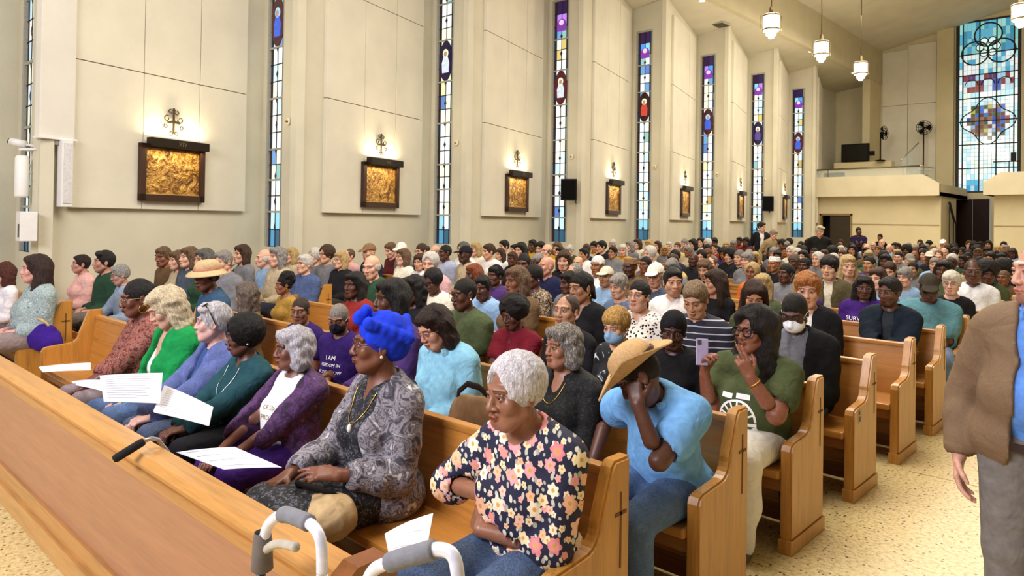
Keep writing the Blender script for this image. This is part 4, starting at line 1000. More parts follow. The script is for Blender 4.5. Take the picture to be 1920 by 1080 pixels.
# ---- stations of the cross with their lamps and iron crosses
@cached
def relief(seed):
    s = NT('carved_relief'); co = s.coord(loc=(seed*1.7, 0, seed*.9)); n = s.noise(co, 5.5, 5, .62, 1.8); n2 = s.noise(co, 13, 3, .6, 1.0)
    h = s.math('ADD', n.outputs[0], s.math('MULTIPLY', n2.outputs[0], .35))
    s.base(s.ramp(h, [(.40, lin('3a2008')), (.58, lin('8a5a1c')), (.70, lin('c89238')), (.85, lin('e8c070'))])); s.pr(Roughness=.4, Metallic=.25); s.bump(h, 1.0, .12); return s.m
NUM = ['XIV', 'XIII', 'XII', 'XI', 'X', 'IX', 'VIII']
DKW = plain('dark_frame_wood', '3a2010', .4, nscale=12); IRON = plain('wrought_iron', '4a3c26', .5, .5)
def text_mesh(txt, size, ext=.002, font_w=1.0):
    cu = bpy.data.curves.new('txt', 'FONT'); cu.body = txt; cu.size = size; cu.extrude = ext; cu.align_x = 'CENTER'; cu.align_y = 'CENTER'; cu.resolution_u = 2
    o = bpy.data.objects.new('txt', cu); COL.objects.link(o); bpy.context.view_layer.update(); dg = bpy.context.evaluated_depsgraph_get()
    me = bpy.data.meshes.new_from_object(o.evaluated_get(dg)); bpy.data.objects.remove(o); bpy.data.curves.remove(cu); return me
ORD = ['first', 'second', 'third', 'fourth', 'fifth', 'sixth', 'seventh']
for i, k in enumerate(range(-1, 6)):
    e = empty('station_relief', (0, 0, 0), 0, 'framed bronze-coloured relief under a wall lamp, %s along the left wall' % ORD[i], 'picture', 'framed reliefs along the left wall'); e.matrix_world = bay_M(k) @ Matrix.Translation((2.22, .078, 2.0))
    f = MB(); w_, h_ = .565, .86
    for s in (-1, 1): f.box((s*(w_-.04)-.045, 0, 0), (s*(w_-.04)+.045, .07, h_))
    f.box((-w_-.005, 0, 0), (w_+.005, .07, .10)); f.box((-w_-.005, 0, h_-.06), (w_+.005, .07, h_)); f.build('frame', DKW, e)
    MB().box((-w_+.08, 0, .10), (w_-.08, .03, h_-.06)).build('relief', relief(i), e)
    MB().box((-w_+.08, .03, .10), (w_-.08, .045, .115)).build('inner_bead', plain('gold_bead', 'c8a868', .4, .5), e)
    # lamp bar
    MB().box((-w_+.09, .05, h_-.04), (w_, .17, h_+.09), ch=.008).build('lamp_bar', plain('lamp_bar_metal', '2a2118', .4, .6), e)
    if i < 4:
        t = obj('numeral', text_mesh(NUM[i], .10), plain('numeral_paint', '6a5a40', .5), e); t.matrix_local = Matrix.Translation((.06, .174, h_+.022)) @ Matrix.Rotation(math.pi/2, 4, 'X')
    for dz, rx, pw in ((h_+.11, math.pi, 15), (h_-.06, 0, 5.5)):
        l = bpy.data.lights.new('station_lamp', 'AREA'); l.shape = 'RECTANGLE'; l.size = .95; l.size_y = .05; l.energy = pw; l.color = (1, .84, .52); o = bpy.data.objects.new('station_lamp', l); COL.objects.link(o); o.parent = e; o.location = (.04, .11, dz); o.rotation_euler = (rx+(.25 if rx == 0 else -.1), 0, 0)
    c = empty('iron_cross', (0, 0, 0), 0, 'small scrolled iron cross above the %s relief of the left wall' % ORD[i], 'cross', 'iron crosses along the left wall'); c.matrix_world = bay_M(k) @ Matrix.Translation((2.22, .078, 3.03))
    MB().box((-.012, .02, .02), (.012, .04, .42)).build('upright', IRON, c); MB().prism([(-.12, .20), (0, .235), (.12, .20), (.1, .18), (0, .19), (-.1, .18)], .02, .045, 'y').build('crossbar', IRON, c)
    for (x, z, r, a0) in ((-.055, .36, .045, 0), (.055, .36, .045, 2), (-.12, .25, .05, 1), (.12, .25, .05, 3), (-.045, .03, .035, 4), (.045, .03, .035, 5), (-.14, .13, .035, 2), (.14, .13, .035, 4)):
        MB().tube([(x+(r*(1-.5*q/14))*math.cos(a0+q*.42), .03, z+(r*(1-.5*q/14))*math.sin(a0+q*.42)) for q in range(15)], .009, 5).build('scroll', IRON, c)
# ---- loudspeakers and fittings on the wall
def speaker(u, v0, v1, k, label):
    y = yk(k)-.02; a, b = at_y(u, v1, y-.35), at_y(u, v0, y-.35); e = empty('wall_speaker', (a[0], y-.35, a[2]), .5, label, 'speaker', 'black wall loudspeakers'); h = b[2]-a[2]
    MB().prism([(-.20, -.15), (.20, -.15), (.15, .15), (-.15, .15)], 0, h, 'z').build('cabinet', BLK, e); MB().box((-.17, -.165, .04), (.17, -.15, h-.04)).build('grille', plain('speaker_grille', '090808', .8, spec=.1), e)
    MB().tube([(0, .15, h*.35), (.1, .35, h*.2), (.12, .4, -.15)], .025).build('bracket', BLK, e); MB().tube([(.12, .4, .3), (.12, .4, -.2)], .03).build('bracket', BLK, e)
speaker(1068, 336, 376, 2, 'black loudspeaker on a bracket beside the third full window'); speaker(1439, 368, 396, 5, 'small black loudspeaker on a bracket far along the left wall')
WP = plain('white_enamel', 'e6e4e2', .45, nscale=8, namt=.03, bump=0)
def wall_pt(u, v, off=.02, k=-1):
    M = bay_M(k); n = np.array(M.col[1][:3]); p0 = np.array(M.col[3][:3])+n*off; d = ray(u, v); return CAMP+d*(((p0-CAMP)@n)/(d@n))
def left_fittings():
    y = ys(-1)-.05; tilt = math.atan2(1.16, 3.956)+math.pi/2
    def on_wall(name, u, v, label, cat, off=.02): P = wall_pt(u, v, off); e = empty(name, tuple(map(float, P)), 0, label, cat); e.rotation_euler = (0, 0, tilt-math.pi/2-math.pi/2+math.pi/2); return e
    hgt = lambda u, v0, v1, o=.02: float(wall_pt(u, v0, o)[2]-wall_pt(u, v1, o)[2])
    # local x = into the room after the turn, local y = along the wall
    e = on_wall('column_speaker', 111, 388, 'slim white column loudspeaker on the pillar left of the first relief', 'speaker'); h = hgt(111, 262, 388)
    MB().box((.05, -.075, 0), (.17, .075, h), ch=.012).build('cabinet', WP, e); MB().box((.17, -.055, .05), (.178, .055, h-.05)).build('grille', plain('white_grille', 'd4d2d4', .6), e); MB().box((-.03, -.03, h*.4), (.06, .03, h*.55)).build('bracket', WP, e)
    P = wall_pt(95, 258); h = 8.2-float(P[2]); Mw = Matrix.Translation(Vector(P)) @ Matrix.Rotation(tilt-math.pi/2, 4, 'Z')
    for nm, mb, mt in (('duct_casing', MB().box((-.02, -.20, 0), (.10, .26, h), ch=.01), plaster('dedad0', 'casing_plaster')), ('casing_ledge', MB().box((-.02, -.22, -.03), (.13, .28, .0), ch=.004), WP), ('junction_box', MB().box((.02, .0, -.10), (.10, .09, -.03), ch=.01), plain('grey_box', '8f8a86', .5))): mb.build(nm, mt, WL).matrix_local = Mw
    e = on_wall('conduit_box', 88, 348, 'tiny white junction box on the left pillar', 'box', .0); MB().box((-.02, -.05, -.05), (.05, .05, .05), ch=.008).build('housing', WP, e); MB().tube([(.01, 0, .04), (.01, 0, .22)], .01).build('conduit', WP, e)
    P = at_y(40, 370, y-.1); e = empty('column_speaker', (float(P[0]), y-.1, float(P[2])), .2, 'white tubular column loudspeaker in front of the leftmost window', 'speaker'); h = float(at_y(40, 292, y-.1)[2]-P[2])
    MB().lathe([(.0001, 0), (.075, 0), (.08, .03), (.08, h-.03), (.06, h), (.0001, h)], 20).build('cabinet', WP, e); MB().tube([(0, 0, h*.6), (.0, .2, h*.6)], .02).build('bracket', WP, e)
    P = at_y(36, 268, y-.1); e = empty('security_camera', tuple(map(float, P)), .5, 'small white security camera above the tubular loudspeaker', 'camera')
    MB().tube([(-.10, -.04, .02), (.08, .03, -.02)], .05, 14).build('housing', WP, e); MB().tube([(-.115, -.046, .024), (-.10, -.04, .02)], .04, 14).build('lens', BLK, e); MB().tube([(.08, .03, -.02), (.3, .16, -.06)], .018).build('arm', WP, e); MB().box((.02, -.02, -.10), (.30, .16, -.07)).build('mount_plate', WP, e)
    P = at_y(48, 452, y-.1); e = empty('wall_cabinet', (float(P[0]), y-.13, float(P[2])), 0, 'small white cabinet low on the wall below the leftmost window', 'cabinet'); MB().box((-.10, -.06, 0), (.12, .13, .38), ch=.01).build('body', WP, e); MB().box((.02, -.065, .05), (.08, -.06, .22)).build('label_plate', plain('dark_label', '4a4644', .5), e)
left_fittings()
for u, v, k in ((541, 228, 0), (856, 268, 1), (1072, 294, 2), (1228, 313, 3), (1345, 327, 4), (1434, 336, 5)):
    P = at_y(u, v, yk(k)-.02); e = empty('sconce_disc', tuple(map(float, P)), 0, 'small round candle disc on the pier right of wall window %s' % ['two', 'three', 'four', 'five', 'six', 'seven'][k], 'sconce', 'candle discs on the piers')
    MB().lathe([(.0001, 0), (.06, 0), (.065, .012), (.05, .02), (.0001, .02)], 18, Matrix.Rotation(math.pi/2, 4, 'X')).build('disc', plaster('e8dfc4', 'disc_plaster'), e); MB().lathe([(.02, .02), (.018, .05), (.0001, .05)], 10, Matrix.Rotation(math.pi/2, 4, 'X')).build('holder', plain('brass', 'a8843c', .3, 1.0), e)
# ------------------------------------------------------------------ pews
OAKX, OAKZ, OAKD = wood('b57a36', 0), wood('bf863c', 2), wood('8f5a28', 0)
XE, ZT, ZA, DP, TH = -1.503, .899, .583, .482, .062
def end_profile(y0=0.0):
    """side outline of a pew end, rear at y 0, front towards -Y"""
    pts = [(0, .075), (0, ZT), (-.095, ZT)]
    a = (-.115, ZT-.02); b = (-.185, ZA+.11); pts += [a, b]
    for i in range(1, 7):
        t = i/6*math.pi/2; pts.append((-.185-.085*(1-math.cos(t)), ZA+.11-.085*math.sin(t)))
    pts += [(-DP+.05, ZA+.012), (-DP+.015, ZA), (-DP, ZA-.03), (-DP, .075)]
    return pts
def make_pew(length):
    ms = {}
    e1 = MB(); e1.prism(end_profile(), -TH, 0, 'x'); bm = bmesh.new(); me = e1.mesh('end_panel'); bm.from_mesh(me)
    eds = [e for e in bm.edges if abs(abs(e.verts[0].co.x-e.verts[1].co.x)) < 1e-6]; bmesh.ops.bevel(bm, geom=eds, offset=.010, segments=2, affect='EDGES'); bm.to_mesh(me); bm.free(); ms['end_panel'] = me
    ms['plinth'] = MB().box((-TH-.006, -DP-.008, 0), (.008, .006, .078), ch=.004).mesh('plinth')
    c = MB().box((-.001, -.068, ZT-.40), (.0022, -.058, ZT-.12)).box((-.001, -.100, ZT-.205), (.0022, -.026, ZT-.192)); ms['carved_cross'] = c.mesh('carved_cross')
    L = length-2*TH
    back = [(-.075, .40), (-.120, .40), (-.075, ZT-.055), (-.050, ZT-.055), (-.050, .10), (-.075, .10)]
    ms['back'] = MB().prism([(-.050, .12), (-.018, ZT-.06), (-.050, ZT-.06), (-.105, .40), (-.105, .12)], 0, L, 'x').mesh('back')
    ms['top_rail'] = MB().box((0, -.062, ZT-.085), (L, -.008, ZT-.048), ch=.008).mesh('top_rail')
    ms['seat'] = MB().box((0, -DP-.02, SEAT-.045), (L, -.08, SEAT), ch=.012).mesh('seat')
    ms['seat_apron'] = MB().box((0, -DP+.03, SEAT-.12), (L, -DP+.055, SEAT-.045)).mesh('seat_apron')
    ms['foot_rail'] = MB().box((0, -.11, .02), (L, -.085, .12)).mesh('foot_rail')
    ms['book_rack'] = MB().box((0, -.018, .48), (L, .07, .495)).box((0, .058, .495), (L, .07, .56)).mesh('book_rack')
    return ms
PEW = {}
def pew(xr, length, yb, label, group):
    if length not in PEW: PEW[length] = make_pew(length)
    ms = PEW[length]; e = empty('pew', (xr, yb, 0), 0, label, 'pew', group)
    for dx in (0, -length+TH):
        o = inst('end_panel', ms['end_panel'], OAKZ, e); o.location = (dx, 0, 0); p = inst('plinth', ms['plinth'], OAKZ, o)
        if dx == 0: inst('carved_cross', ms['carved_cross'], plain('cross_groove', '6a3f14', .6), o)
    for n in ('back', 'top_rail', 'seat', 'seat_apron', 'foot_rail', 'book_rack'):
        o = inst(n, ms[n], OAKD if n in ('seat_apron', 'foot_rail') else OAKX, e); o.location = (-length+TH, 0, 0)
    return e
NROW = 26; LMAIN, XLEFT, LLEFT = 5.9, -8.22, 2.35
NTH = ['front', 'second', 'third', 'fourth', 'fifth', 'sixth', 'seventh', 'eighth', 'ninth', 'tenth', 'eleventh', 'twelfth', 'thirteenth', 'fourteenth', 'fifteenth', 'sixteenth', 'seventeenth', 'eighteenth', 'nineteenth', 'twentieth', 'twenty-first', 'twenty-second', 'twenty-third', 'twenty-fourth', 'twenty-fifth', 'twenty-sixth']
for k in range(NROW):
    pew(XE, LMAIN, ROW0+k*PITCH, 'honey oak pew with a cross-carved end, %s row from the camera along the aisle' % NTH[k], 'oak pews beside the aisle')
    pew(XLEFT, LLEFT, ROW0+k*PITCH, 'shorter oak pew by the windows, %s row from the camera' % NTH[k], 'shorter oak pews by the windows')
# front screen of the pew block
fr = empty('pew_front_screen', (0, 0, 0), 0, 'long low tan wooden screen with an oak cap before the front pew', 'screen')
FX0, FX1, FY, FZ = -7.42, -1.66, 1.11, .80
PAN = wood('9d6b4e', 0, .92, .42, .5)
MB().box((FX0, FY+.03, .16), (FX1, FY+.055, FZ-.06)).build('panel', PAN, fr)
MB().prism([(FY, FZ-.03), (FY+.02, FZ), (FY+.125, FZ-.012), (FY+.125, FZ-.05), (FY+.02, FZ-.07)], FX0, FX1, 'x').build('cap_rail', wood('c08a48', 0), fr)
MB().box((FX0, FY+.008, FZ-.105), (FX1, FY+.05, FZ-.060), ch=.006).build('moulding', wood('a9743c', 0), fr)
MB().box((FX0, FY+.012, .10), (FX1, FY+.05, .20), ch=.006).build('moulding', wood('b07c42', 0), fr); MB().box((FX0, FY-.01, 0), (FX1, FY+.06, .11), ch=.006).build('base_board', wood('b8864a', 0), fr)
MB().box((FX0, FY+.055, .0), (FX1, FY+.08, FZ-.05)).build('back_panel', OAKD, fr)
for x in (FX1, FX0-.07): MB().prism([(FY-.02, 0), (FY+.15, 0), (FY+.15, FZ+.025), (FY+.12, FZ+.05), (FY+.02, FZ+.05), (FY-.02, FZ+.02)], x, x+.07, 'x').build('end_post', wood('8a5228', 2, .7), fr)
# left block's front screen
fl = empty('pew_front_screen', (0, 0, 0), 0, 'short oak screen before the pews by the windows', 'screen')
MB().box((-10.6, FY+.03, .1), (-8.2, FY+.055, .74)).build('panel', PAN, fl); MB().box((-10.6, FY, .74), (-8.2, FY+.12, .79), ch=.006).build('cap_rail', OAKX, fl)
for x in (-8.2, -10.67): MB().box((x, FY-.02, 0), (x+.07, FY+.14, .83), ch=.008).build('end_post', OAKZ, fl)
# ------------------------------------------------------------------ people in the near pews
SK = {'D': '4b2e22', 'B': '754a34', 'M': '93623f', 'T': 'b3835f', 'L': 'd3a284', 'P': 'dcaa90', 'X': '3a2219'}
def tone(c):
    """skin albedo measured off the photograph is a little dark once lit: lift it"""
    v = [int(c[i:i+2], 16) for i in (0, 2, 4)]; k = 1.0+.30*max(0, (170-v[0])/110); return ''.join('%02x' % min(255, int(q*k)) for q in v)
GOLD = plain('gold', 'd8ac50', .3, 1.0); PEARL = plain('pearl', 'f2ece0', .25); SILVER = plain('silver', 'c8c8cc', .25, 1.0)
TIER = {'A': (.0043, .016, .0125, .0056), 'B': (.0060, .021, .018, .0078), 'C': (.0068, .024, .020, .009)}   # head, body, cloth, hair
SPOTS = []                       # seats taken: (x, y)
MASKC = {}
def accessories(items, K, seed=0):
    out = []
    for it in items:
        n, _, c = it.partition(':')
        if n == 'glasses': out.append(('glasses', acc('gl', glasses_mesh), plain('frame_'+c, c or '1c1614', .3)))
        elif n == 'bigglasses': out.append(('glasses', acc('gl2', lambda: glasses_mesh(.028, .0042, .75)), plain('frame_'+c, c or '0c0a0a', .3)))
        elif n == 'shades': out.append(('sunglasses', acc('shd', shades_mesh), plain('dark_lens', '0a0908', .15)))
        elif n in ('hoop', 'stud'):
            for s in (1, -1): out.append(('earring', acc('%s%d' % (n, s), (lambda s=s: hoop(s)) if n == 'hoop' else (lambda s=s: stud(s))), GOLD if n == 'hoop' else PEARL))
        elif n == 'bighoop':
            for s in (1, -1): out.append(('earring', acc('bh%d' % s, lambda s=s: hoop(s, .027, -.064)), GOLD))
        elif n == 'mask':
            out.append(('face_mask', acc('mask', mask_mesh), cloth(c or 'e8eef2', .8, .05, .1)))
            for s in (1, -1): out.append(('ear_loop', acc('loop%d' % s, lambda s=s: mask_loops(s)), cloth('e8e8e8')))
        elif n in ('cap', 'kufi', 'beanie', 'scarf', 'turban'): out.append(({'scarf': 'headscarf', 'turban': 'head_wrap', 'kufi': 'round_cap'}.get(n, n), acc(n, lambda n=n: cap_mesh(n)), cloth(c)))
        elif n == 'sunhat': out += [('straw_hat', acc('sunhat', sun_hat), straw('cdb083')), ('hat_band', acc('sband', lambda: hat_band(.072, .099, .115, .012)), cloth('c98f72'))]
        elif n == 'cowboy': out += [('western_hat', acc('cowboy', cowboy_hat), straw('cba36e')), ('hat_band', acc('cband', lambda: hat_band(.070, .098, .118, .010)), plain('leather_band', '3a2415', .5))]
    return out
def shades_mesh():
    m = MB()
    for s in (-1, 1):
        m.prism([(s*.036+.026*math.cos(2*math.pi*k/14), .004+.019*math.sin(2*math.pi*k/14)) for k in range(14)], -.112, -.107, 'y')
        m.tube([(s*.060, -.105, .012), (s*.082, -.03, .012), (s*.085, .02, .006)], .003, 6)
    m.tube([(-.012, -.110, .010), (.012, -.110, .010)], .003, 6); return m.mesh('sunglasses')
@cached
def straw(c):
    s = NT('straw'); col = lin(c); a = s.noise(s.coord(scale=(160, 160, 40)), 1.0, 2); b = s.noise(s.coord(), 14, 4)
    s.base(s.mix(.5, s.ramp(a.outputs[0], [(.3, tuple(v*.6 for v in col)), (.7, tuple(min(1, v*1.2) for v in col))]), s.ramp(b.outputs[0], [(.3, tuple(v*.62 for v in col)), (.65, col)]))); s.pr(Roughness=.7); s.bump(a.outputs[0], .5, .004); return s.m
HEROS = {}
def hero(label, px, py, row, sk='B', hair=None, tops=(), bot='2a2a30', pose=None, hd=None, accs=(), rz=0.0, tier='B', hands=None, ydel=0.0, shoes=None, iris='2a1a10', short=2.0, skirt=False, smax=1.16, key=None, shine=.42, group='people seated in the near pews', smin=.86):
    hh, hb, hc, hr = TIER[tier]; pose = dict(pose or {}); pix = {q: pose.pop(q+'px') for q in ('L', 'R', 'EL', 'ER') if q+'px' in pose}
    K = skeleton(**pose); (loc, rz, scl) = place(K, px, py, row, rz, ydel, smin, smax)
    for q, (u, v_, dy) in pix.items():           # wrists seen at (u, v), dy in front of the seat line
        Pw = Vector(at_y(u, v_, loc[1]+dy))-Vector(loc); pose[q] = tuple(Matrix.Rotation(-rz, 3, 'Z') @ Pw/scl)
    if pix: K = skeleton(**pose)
    if hands is None: hands = {s: ((-s*.45, -.85, -.35), (-s*.1, -.35, -1), .4) for s in (1, -1)}
    hp = {s: hand_prims(K['arms'][s][2], *(h[:2]), s, *h[2:]) for s, h in hands.items()}
    if tops and max(t.get('sleeve', 2.0) for t in tops) > 1.8: hb = .030     # arms all under cloth
    gs = []
    for i, t in enumerate(tops):
        t = dict(t); nm = t.pop('n', 'top'); m = t.pop('m'); m = cloth(m) if isinstance(m, str) else m
        t.setdefault('inf', .012+.009*i); gs.append((nm, top_mesh(K, hc, seed=int(px)+i, **t), m))
        if t.get('neck') == 'collar' and tier in 'AB': gs.append(('collar', collar_mesh(K, .080+t['inf']*.5, .006 if tier == 'A' else .008), m))
    bm = cloth(bot) if isinstance(bot, str) else bot
    gs.append(('skirt' if skirt else 'trousers', pants_mesh(K, hc*1.7, length=short, skirt=skirt, seed=int(py)), bm))
    hm = None
    if hair: hm = (hair_mesh(hair[0], hr, int(px) % 5, hair[3] if len(hair) > 3 else 1.0), hairm(hair[1], hair[2] if len(hair) > 2 else None))
    e = add_person(K, loc, rz, scl, label, group, tone(SK.get(sk, sk)), hh, hb, hd or {}, hp, gs, hm, accessories(accs, K), cloth(shoes) if isinstance(shoes, str) else shoes, True, iris, shine=shine)
    SPOTS.append((loc[0], row)); e['K'] = 0; HEROS[key or label] = (e, K); del e['K']
    return e, K
def project_on(me, pts, dirv, off=.0025):
    """drop points onto a garment along dirv (person space)"""
    from mathutils.bvhtree import BVHTree
    bv = BVHTree.FromPolygons([v.co[:] for v in me.vertices], [p.vertices[:] for p in me.polygons]); out = []
    d = Vector(dirv).normalized()
    for p in pts:
        h = bv.ray_cast(Vector(p)-d*.6, d)
        out.append(h[0]-d*off if h[0] is not None else None)
    return out
def garment(e, name): return [c for c in e.children if c.name.split('.')[0] == name][0]
def chest_text(e, lines, m, gname='t_shirt', size=.05, z0=.36, x0=0.0, lead=.06, rot=0.0):
    """lettering printed on the chest: thin strokes lying on the cloth"""
    g = garment(e, gname)
    for i, t in enumerate(lines):
        tx, sz = (t if isinstance(t, tuple) else (t, size)); me = text_mesh(tx, sz, 0.0)
        bm = bmesh.new(); bm.from_mesh(me); bmesh.ops.triangulate(bm, faces=bm.faces[:]); bmesh.ops.subdivide_edges(bm, edges=[x for x in bm.edges if x.calc_length() > .012], cuts=2, use_grid_fill=False); bmesh.ops.triangulate(bm, faces=bm.faces[:]); bm.to_mesh(me); bm.free()
        cs, sn = math.cos(rot), math.sin(rot)
        pts = [(x0+v.co.x*cs-v.co.y*sn, 0, z0-i*lead+v.co.x*sn+v.co.y*cs) for v in me.vertices]; hit = project_on(g.data, pts, (0, 1, 0))
        ok = True
        for v, h in zip(me.vertices, hit):
            if h is None: ok = False; break
            v.co = h
        if ok: obj('printed_lettering', me, m, e)
WHITEINK = plain('white_ink', 'f2f0ee', .7, bump=0)
# ---- front pew, right to left
FLORAL = floral('1b1a38', ('e98a94', 'f0a878', 'f3e3c4', 'd9606e', 'f2b9a6', 'efd9a0'), ('7f8f88', 'aab3a4', 'c9cdb8'), 13.0, .36)
hero('person in a navy floral blouse, arms folded, at the aisle end of the front pew', 965, 738, 0, '8a5e48', ('curly', 'd6d0d6', 'f6f3f6', .97), [dict(n='blouse', m=FLORAL, sleeve=1.12, neck='v', hem=-.07, loose=.008, wob=.004, frq=30, ndepth=-.02, armf=1.3, skirt=.03)], denim('33507c'),
     dict(w=.93, belly=.05, bust=.9, lean=.06, hunch=.02, head=(-.22, .06, 0), ERpx=(822, 925, -.10), Rpx=(975, 955, -.26), ELpx=(1042, 968, -.06), Lpx=(870, 985, -.24), arm=1.05), dict(nose=1.35, age=1.4, fat=.004, jaw=1.05, brow=.5), (), 0.0, 'A',
     {1: ((-.75, .45, .1), (.2, .9, -.2), .25), -1: ((.80, .45, -.1), (-.1, .95, .1), .35)}, shoes='3a3434', key='floral', shine=.36)
MARBLE = blotch(((.30, '1c1a20'), (.42, '4d4852'), (.50, '9a939a'), (.56, '3a363f'), (.64, 'b9b3b6'), (.74, 'e4e0e0')), 15, 1.6, 6)
SPECK = blotch(((.42, '101014'), (.55, '24242c'), (.62, '77757c'), (.66, '16161c')), 60, 1.0, 3)
hero('person in a bright blue head wrap and grey marbled jacket holding papers', 708, 648, 0, '68402f', None, [dict(n='dress', m=SPECK, sleeve=.3, neck='v', hem=-.08, ndepth=.02), dict(n='jacket', m=MARBLE, sleeve=1.72, neck='none', open_=.062, hem=-.16, loose=.004, wob=.005, frq=30, inf=.022, armf=1.1, skirt=.05)], SPECK,
     dict(w=.98, belly=.015, bust=.6, lean=-.02, head=(-.45, -.06, 0), ELpx=(748, 900, -.05), Lpx=(612, 890, -.34), R=(-.12, -.36, .18)), dict(nose=1.3, lips=1.25, age=.6), ('turban:1a3ad2', 'glasses:5a2420', 'stud'), -.08, 'A',
     {1: ((-.55, -.75, .10), (-.3, .2, -.9), .25, .3, (.1, .25, .5, .6)), -1: ((.3, -.9, -.1), (.1, .3, -.95), .5)}, skirt=True, shoes='2a2622', key='turban')
TIEDYE = blotch(((.32, '170c1c'), (.46, '3a1b44'), (.54, '5a2f68'), (.60, '2c1436'), (.68, '6a4a78'), (.76, 'c9b6c6')), 15, 1.8, 5)
hero('person in a purple tie-dye cardigan over a white printed t-shirt in the front pew', 550, 655, 0, '6a4437', ('set', 'b4aeb6', 'e8e4ec'), [dict(n='t_shirt', m=cloth('f2f0f0', .8, .05), sleeve=.4, neck='crew', hem=-.05), dict(n='cardigan', m=TIEDYE, sleeve=1.5, neck='none', open_=.085, hem=-.14, loose=.006, wob=.005, frq=28, inf=.024, armf=1.2, skirt=.05)], '3c1c70',
     dict(w=1.05, belly=.05, bust=.9, lean=-.04, head=(-.35, .0, 0), L=(.02, -.40, .14), R=(-.10, -.42, .13)), dict(nose=1.2, age=.8, lips=1.1), ('stud',), .02, 'A',
     {1: ((-.35, -.9, -.15), (-.1, .1, -1), .25), -1: ((.15, -.95, -.2), (.1, .1, -1), .3)}, shoes='2a2230', key='purple')
hero('person in a teal sweater with a long pendant, holding a white booklet', 457, 632, 0, '4e3026', ('curly', '080606', '161212', 1.12), [dict(n='sweater', m=cloth('21474f'), sleeve=1.85, neck='v', hem=-.07, loose=.010, wob=.004, ndepth=-.03, armf=1.15)], '17171c',
     dict(w=1.0, belly=.03, bust=.7, lean=-.03, head=(-.35, .06, 0), L=(.0, -.42, .15), R=(-.10, -.40, .15)), dict(nose=1.35, lips=1.2), ('stud',), .02, 'A', {1: ((-.4, -.85, -.1), (-.1, .2, -1), .6), -1: ((.3, -.9, -.1), (.1, .2, -1), .6)}, key='teal')
hero('person in a slate blue shirt and denim jacket with sunglasses pushed up', 400, 606, 0, 'd9aaa0', ('side', 'b9b4b8', 'efeaf0'), [dict(n='shirt', m=cloth('3c5488'), sleeve=1.0, neck='crew', hem=-.05), dict(n='denim_jacket', m=denim('46559a'), sleeve=1.9, neck='none', open_=.030, hem=-.08, loose=.014, wob=.004, inf=.022)], denim('2a3c62'),
     dict(w=1.0, belly=.02, bust=.5, head=(-.55, -.04, 0), L=(.02, -.42, .14), R=(-.12, -.40, .14)), dict(age=.9, nose=1.0), (), .0, 'A', {1: ((-.4, -.85, -.1), (-.1, .2, -1), .55), -1: ((.3, -.9, -.1), (.1, .2, -1), .55)}, iris='4a5a68', key='denim')
hero('person in a bright green cardigan over a white top in the front pew', 312, 578, 0, 'd0a08c', ('wavybob', 'c9b694', 'efe4cc'), [dict(n='tank_top', m=cloth('efeae4'), sleeve=0, neck='tank', hem=-.05), dict(n='cardigan', m=cloth('138a45'), sleeve=1.85, neck='none', open_=.036, hem=-.10, loose=.012, wob=.004, inf=.022)], denim('3d5f94'),
     dict(w=.98, belly=.02, bust=.7, lean=.12, head=(-.25, .42, 0), L=(.05, -.36, .14), R=(-.10, -.36, .14)), dict(), (), .05, 'A', key='green')
hero('person in a reddish brown patterned top with big hoop earrings in the front pew', 258, 560, 0, '5a352b', ('bun', '120c0c'), [dict(n='blouse', m=blotch(((.32, '2a1512'), (.45, '6a2c24'), (.55, 'a8685a'), (.62, '4a221c'), (.72, 'c49a8c')), 24, 2.2, 4), sleeve=1.3, neck='v', hem=-.07, loose=.010, wob=.005, armf=1.2)], '8a7a80',
     dict(w=1.04, belly=.05, bust=.9, lean=.10, head=(-.2, .12, 0), L=(-.02, -.40, .13), R=(-.10, -.38, .13)), dict(nose=1.3, lips=1.2), ('bighoop', 'glasses:b08a50'), .05, 'A', key='red')
# ---- second pew
hero('person in a light blue button shirt looking down behind the front pew', 815, 615, 1, 'c99478', ('bob', '1e1210', '4a2a1c'), [dict(n='shirt', m=cloth('8cc4dc'), sleeve=1.9, neck='collar', hem=-.07, loose=.011, wob=.005, frq=30, armf=1.2)], denim(),
     dict(w=1.0, belly=.05, bust=.9, lean=.10, head=(-.15, .42, 0), hunch=.03), dict(fat=.003), ('glasses:8a5a50',), .05, 'A', key='lightblue')
LACE = blotch(((.40, '050506'), (.58, '0b0b0d'), (.66, '3c3a36'), (.70, '080809')), 90, .4, 2)
hero('person in a black lace-trimmed top with gold hoops in the second pew', 1055, 652, 1, 'a06e54', ('set', '6f675f', 'd0cac0'), [dict(n='blouse', m=LACE, sleeve=1.9, neck='scoop', hem=-.08, loose=.014, wob=.004, armf=1.2, ndepth=-.03)], '121214',
     dict(w=1.02, belly=.03, bust=.6, lean=-.02, head=(-.30, -.05, 0)), dict(age=1.0, nose=1.05, lips=1.1), ('hoop',), 0.0, 'A', key='lace')
hero('person in a woven western hat and light blue polo shirt, hand to the face', 1200, 706, 1, '4a2e23', ('buzz', '1a1412'), [dict(n='polo_shirt', m=cloth('74abe0'), sleeve=.60, neck='collar', hem=-.10, loose=.013, wob=.005, frq=26, armf=1.3, skirt=.03)], denim('3f6292'),
     dict(w=.95, belly=.03, lean=.26, hunch=.03, neck=.02, head=(-.95, .72, -.05), ELpx=(1240, 858, -.32), Lpx=(1192, 748, -.36), Rpx=(1112, 862, -.10), polR=(-.5, .6, .3), arm=1.10), dict(nose=1.3, jaw=1.1), ('cowboy',), -.02, 'A',
     {1: ((-.35, .1, .9), (-.3, .85, .1), .5, .3, (.1, .8, .9, .3)), -1: ((-.5, -.7, -.5), (0, -.3, -1), .4)}, shoes='a8a298', key='hat', smax=1.3)
PUR = cloth('2c1458', .85)
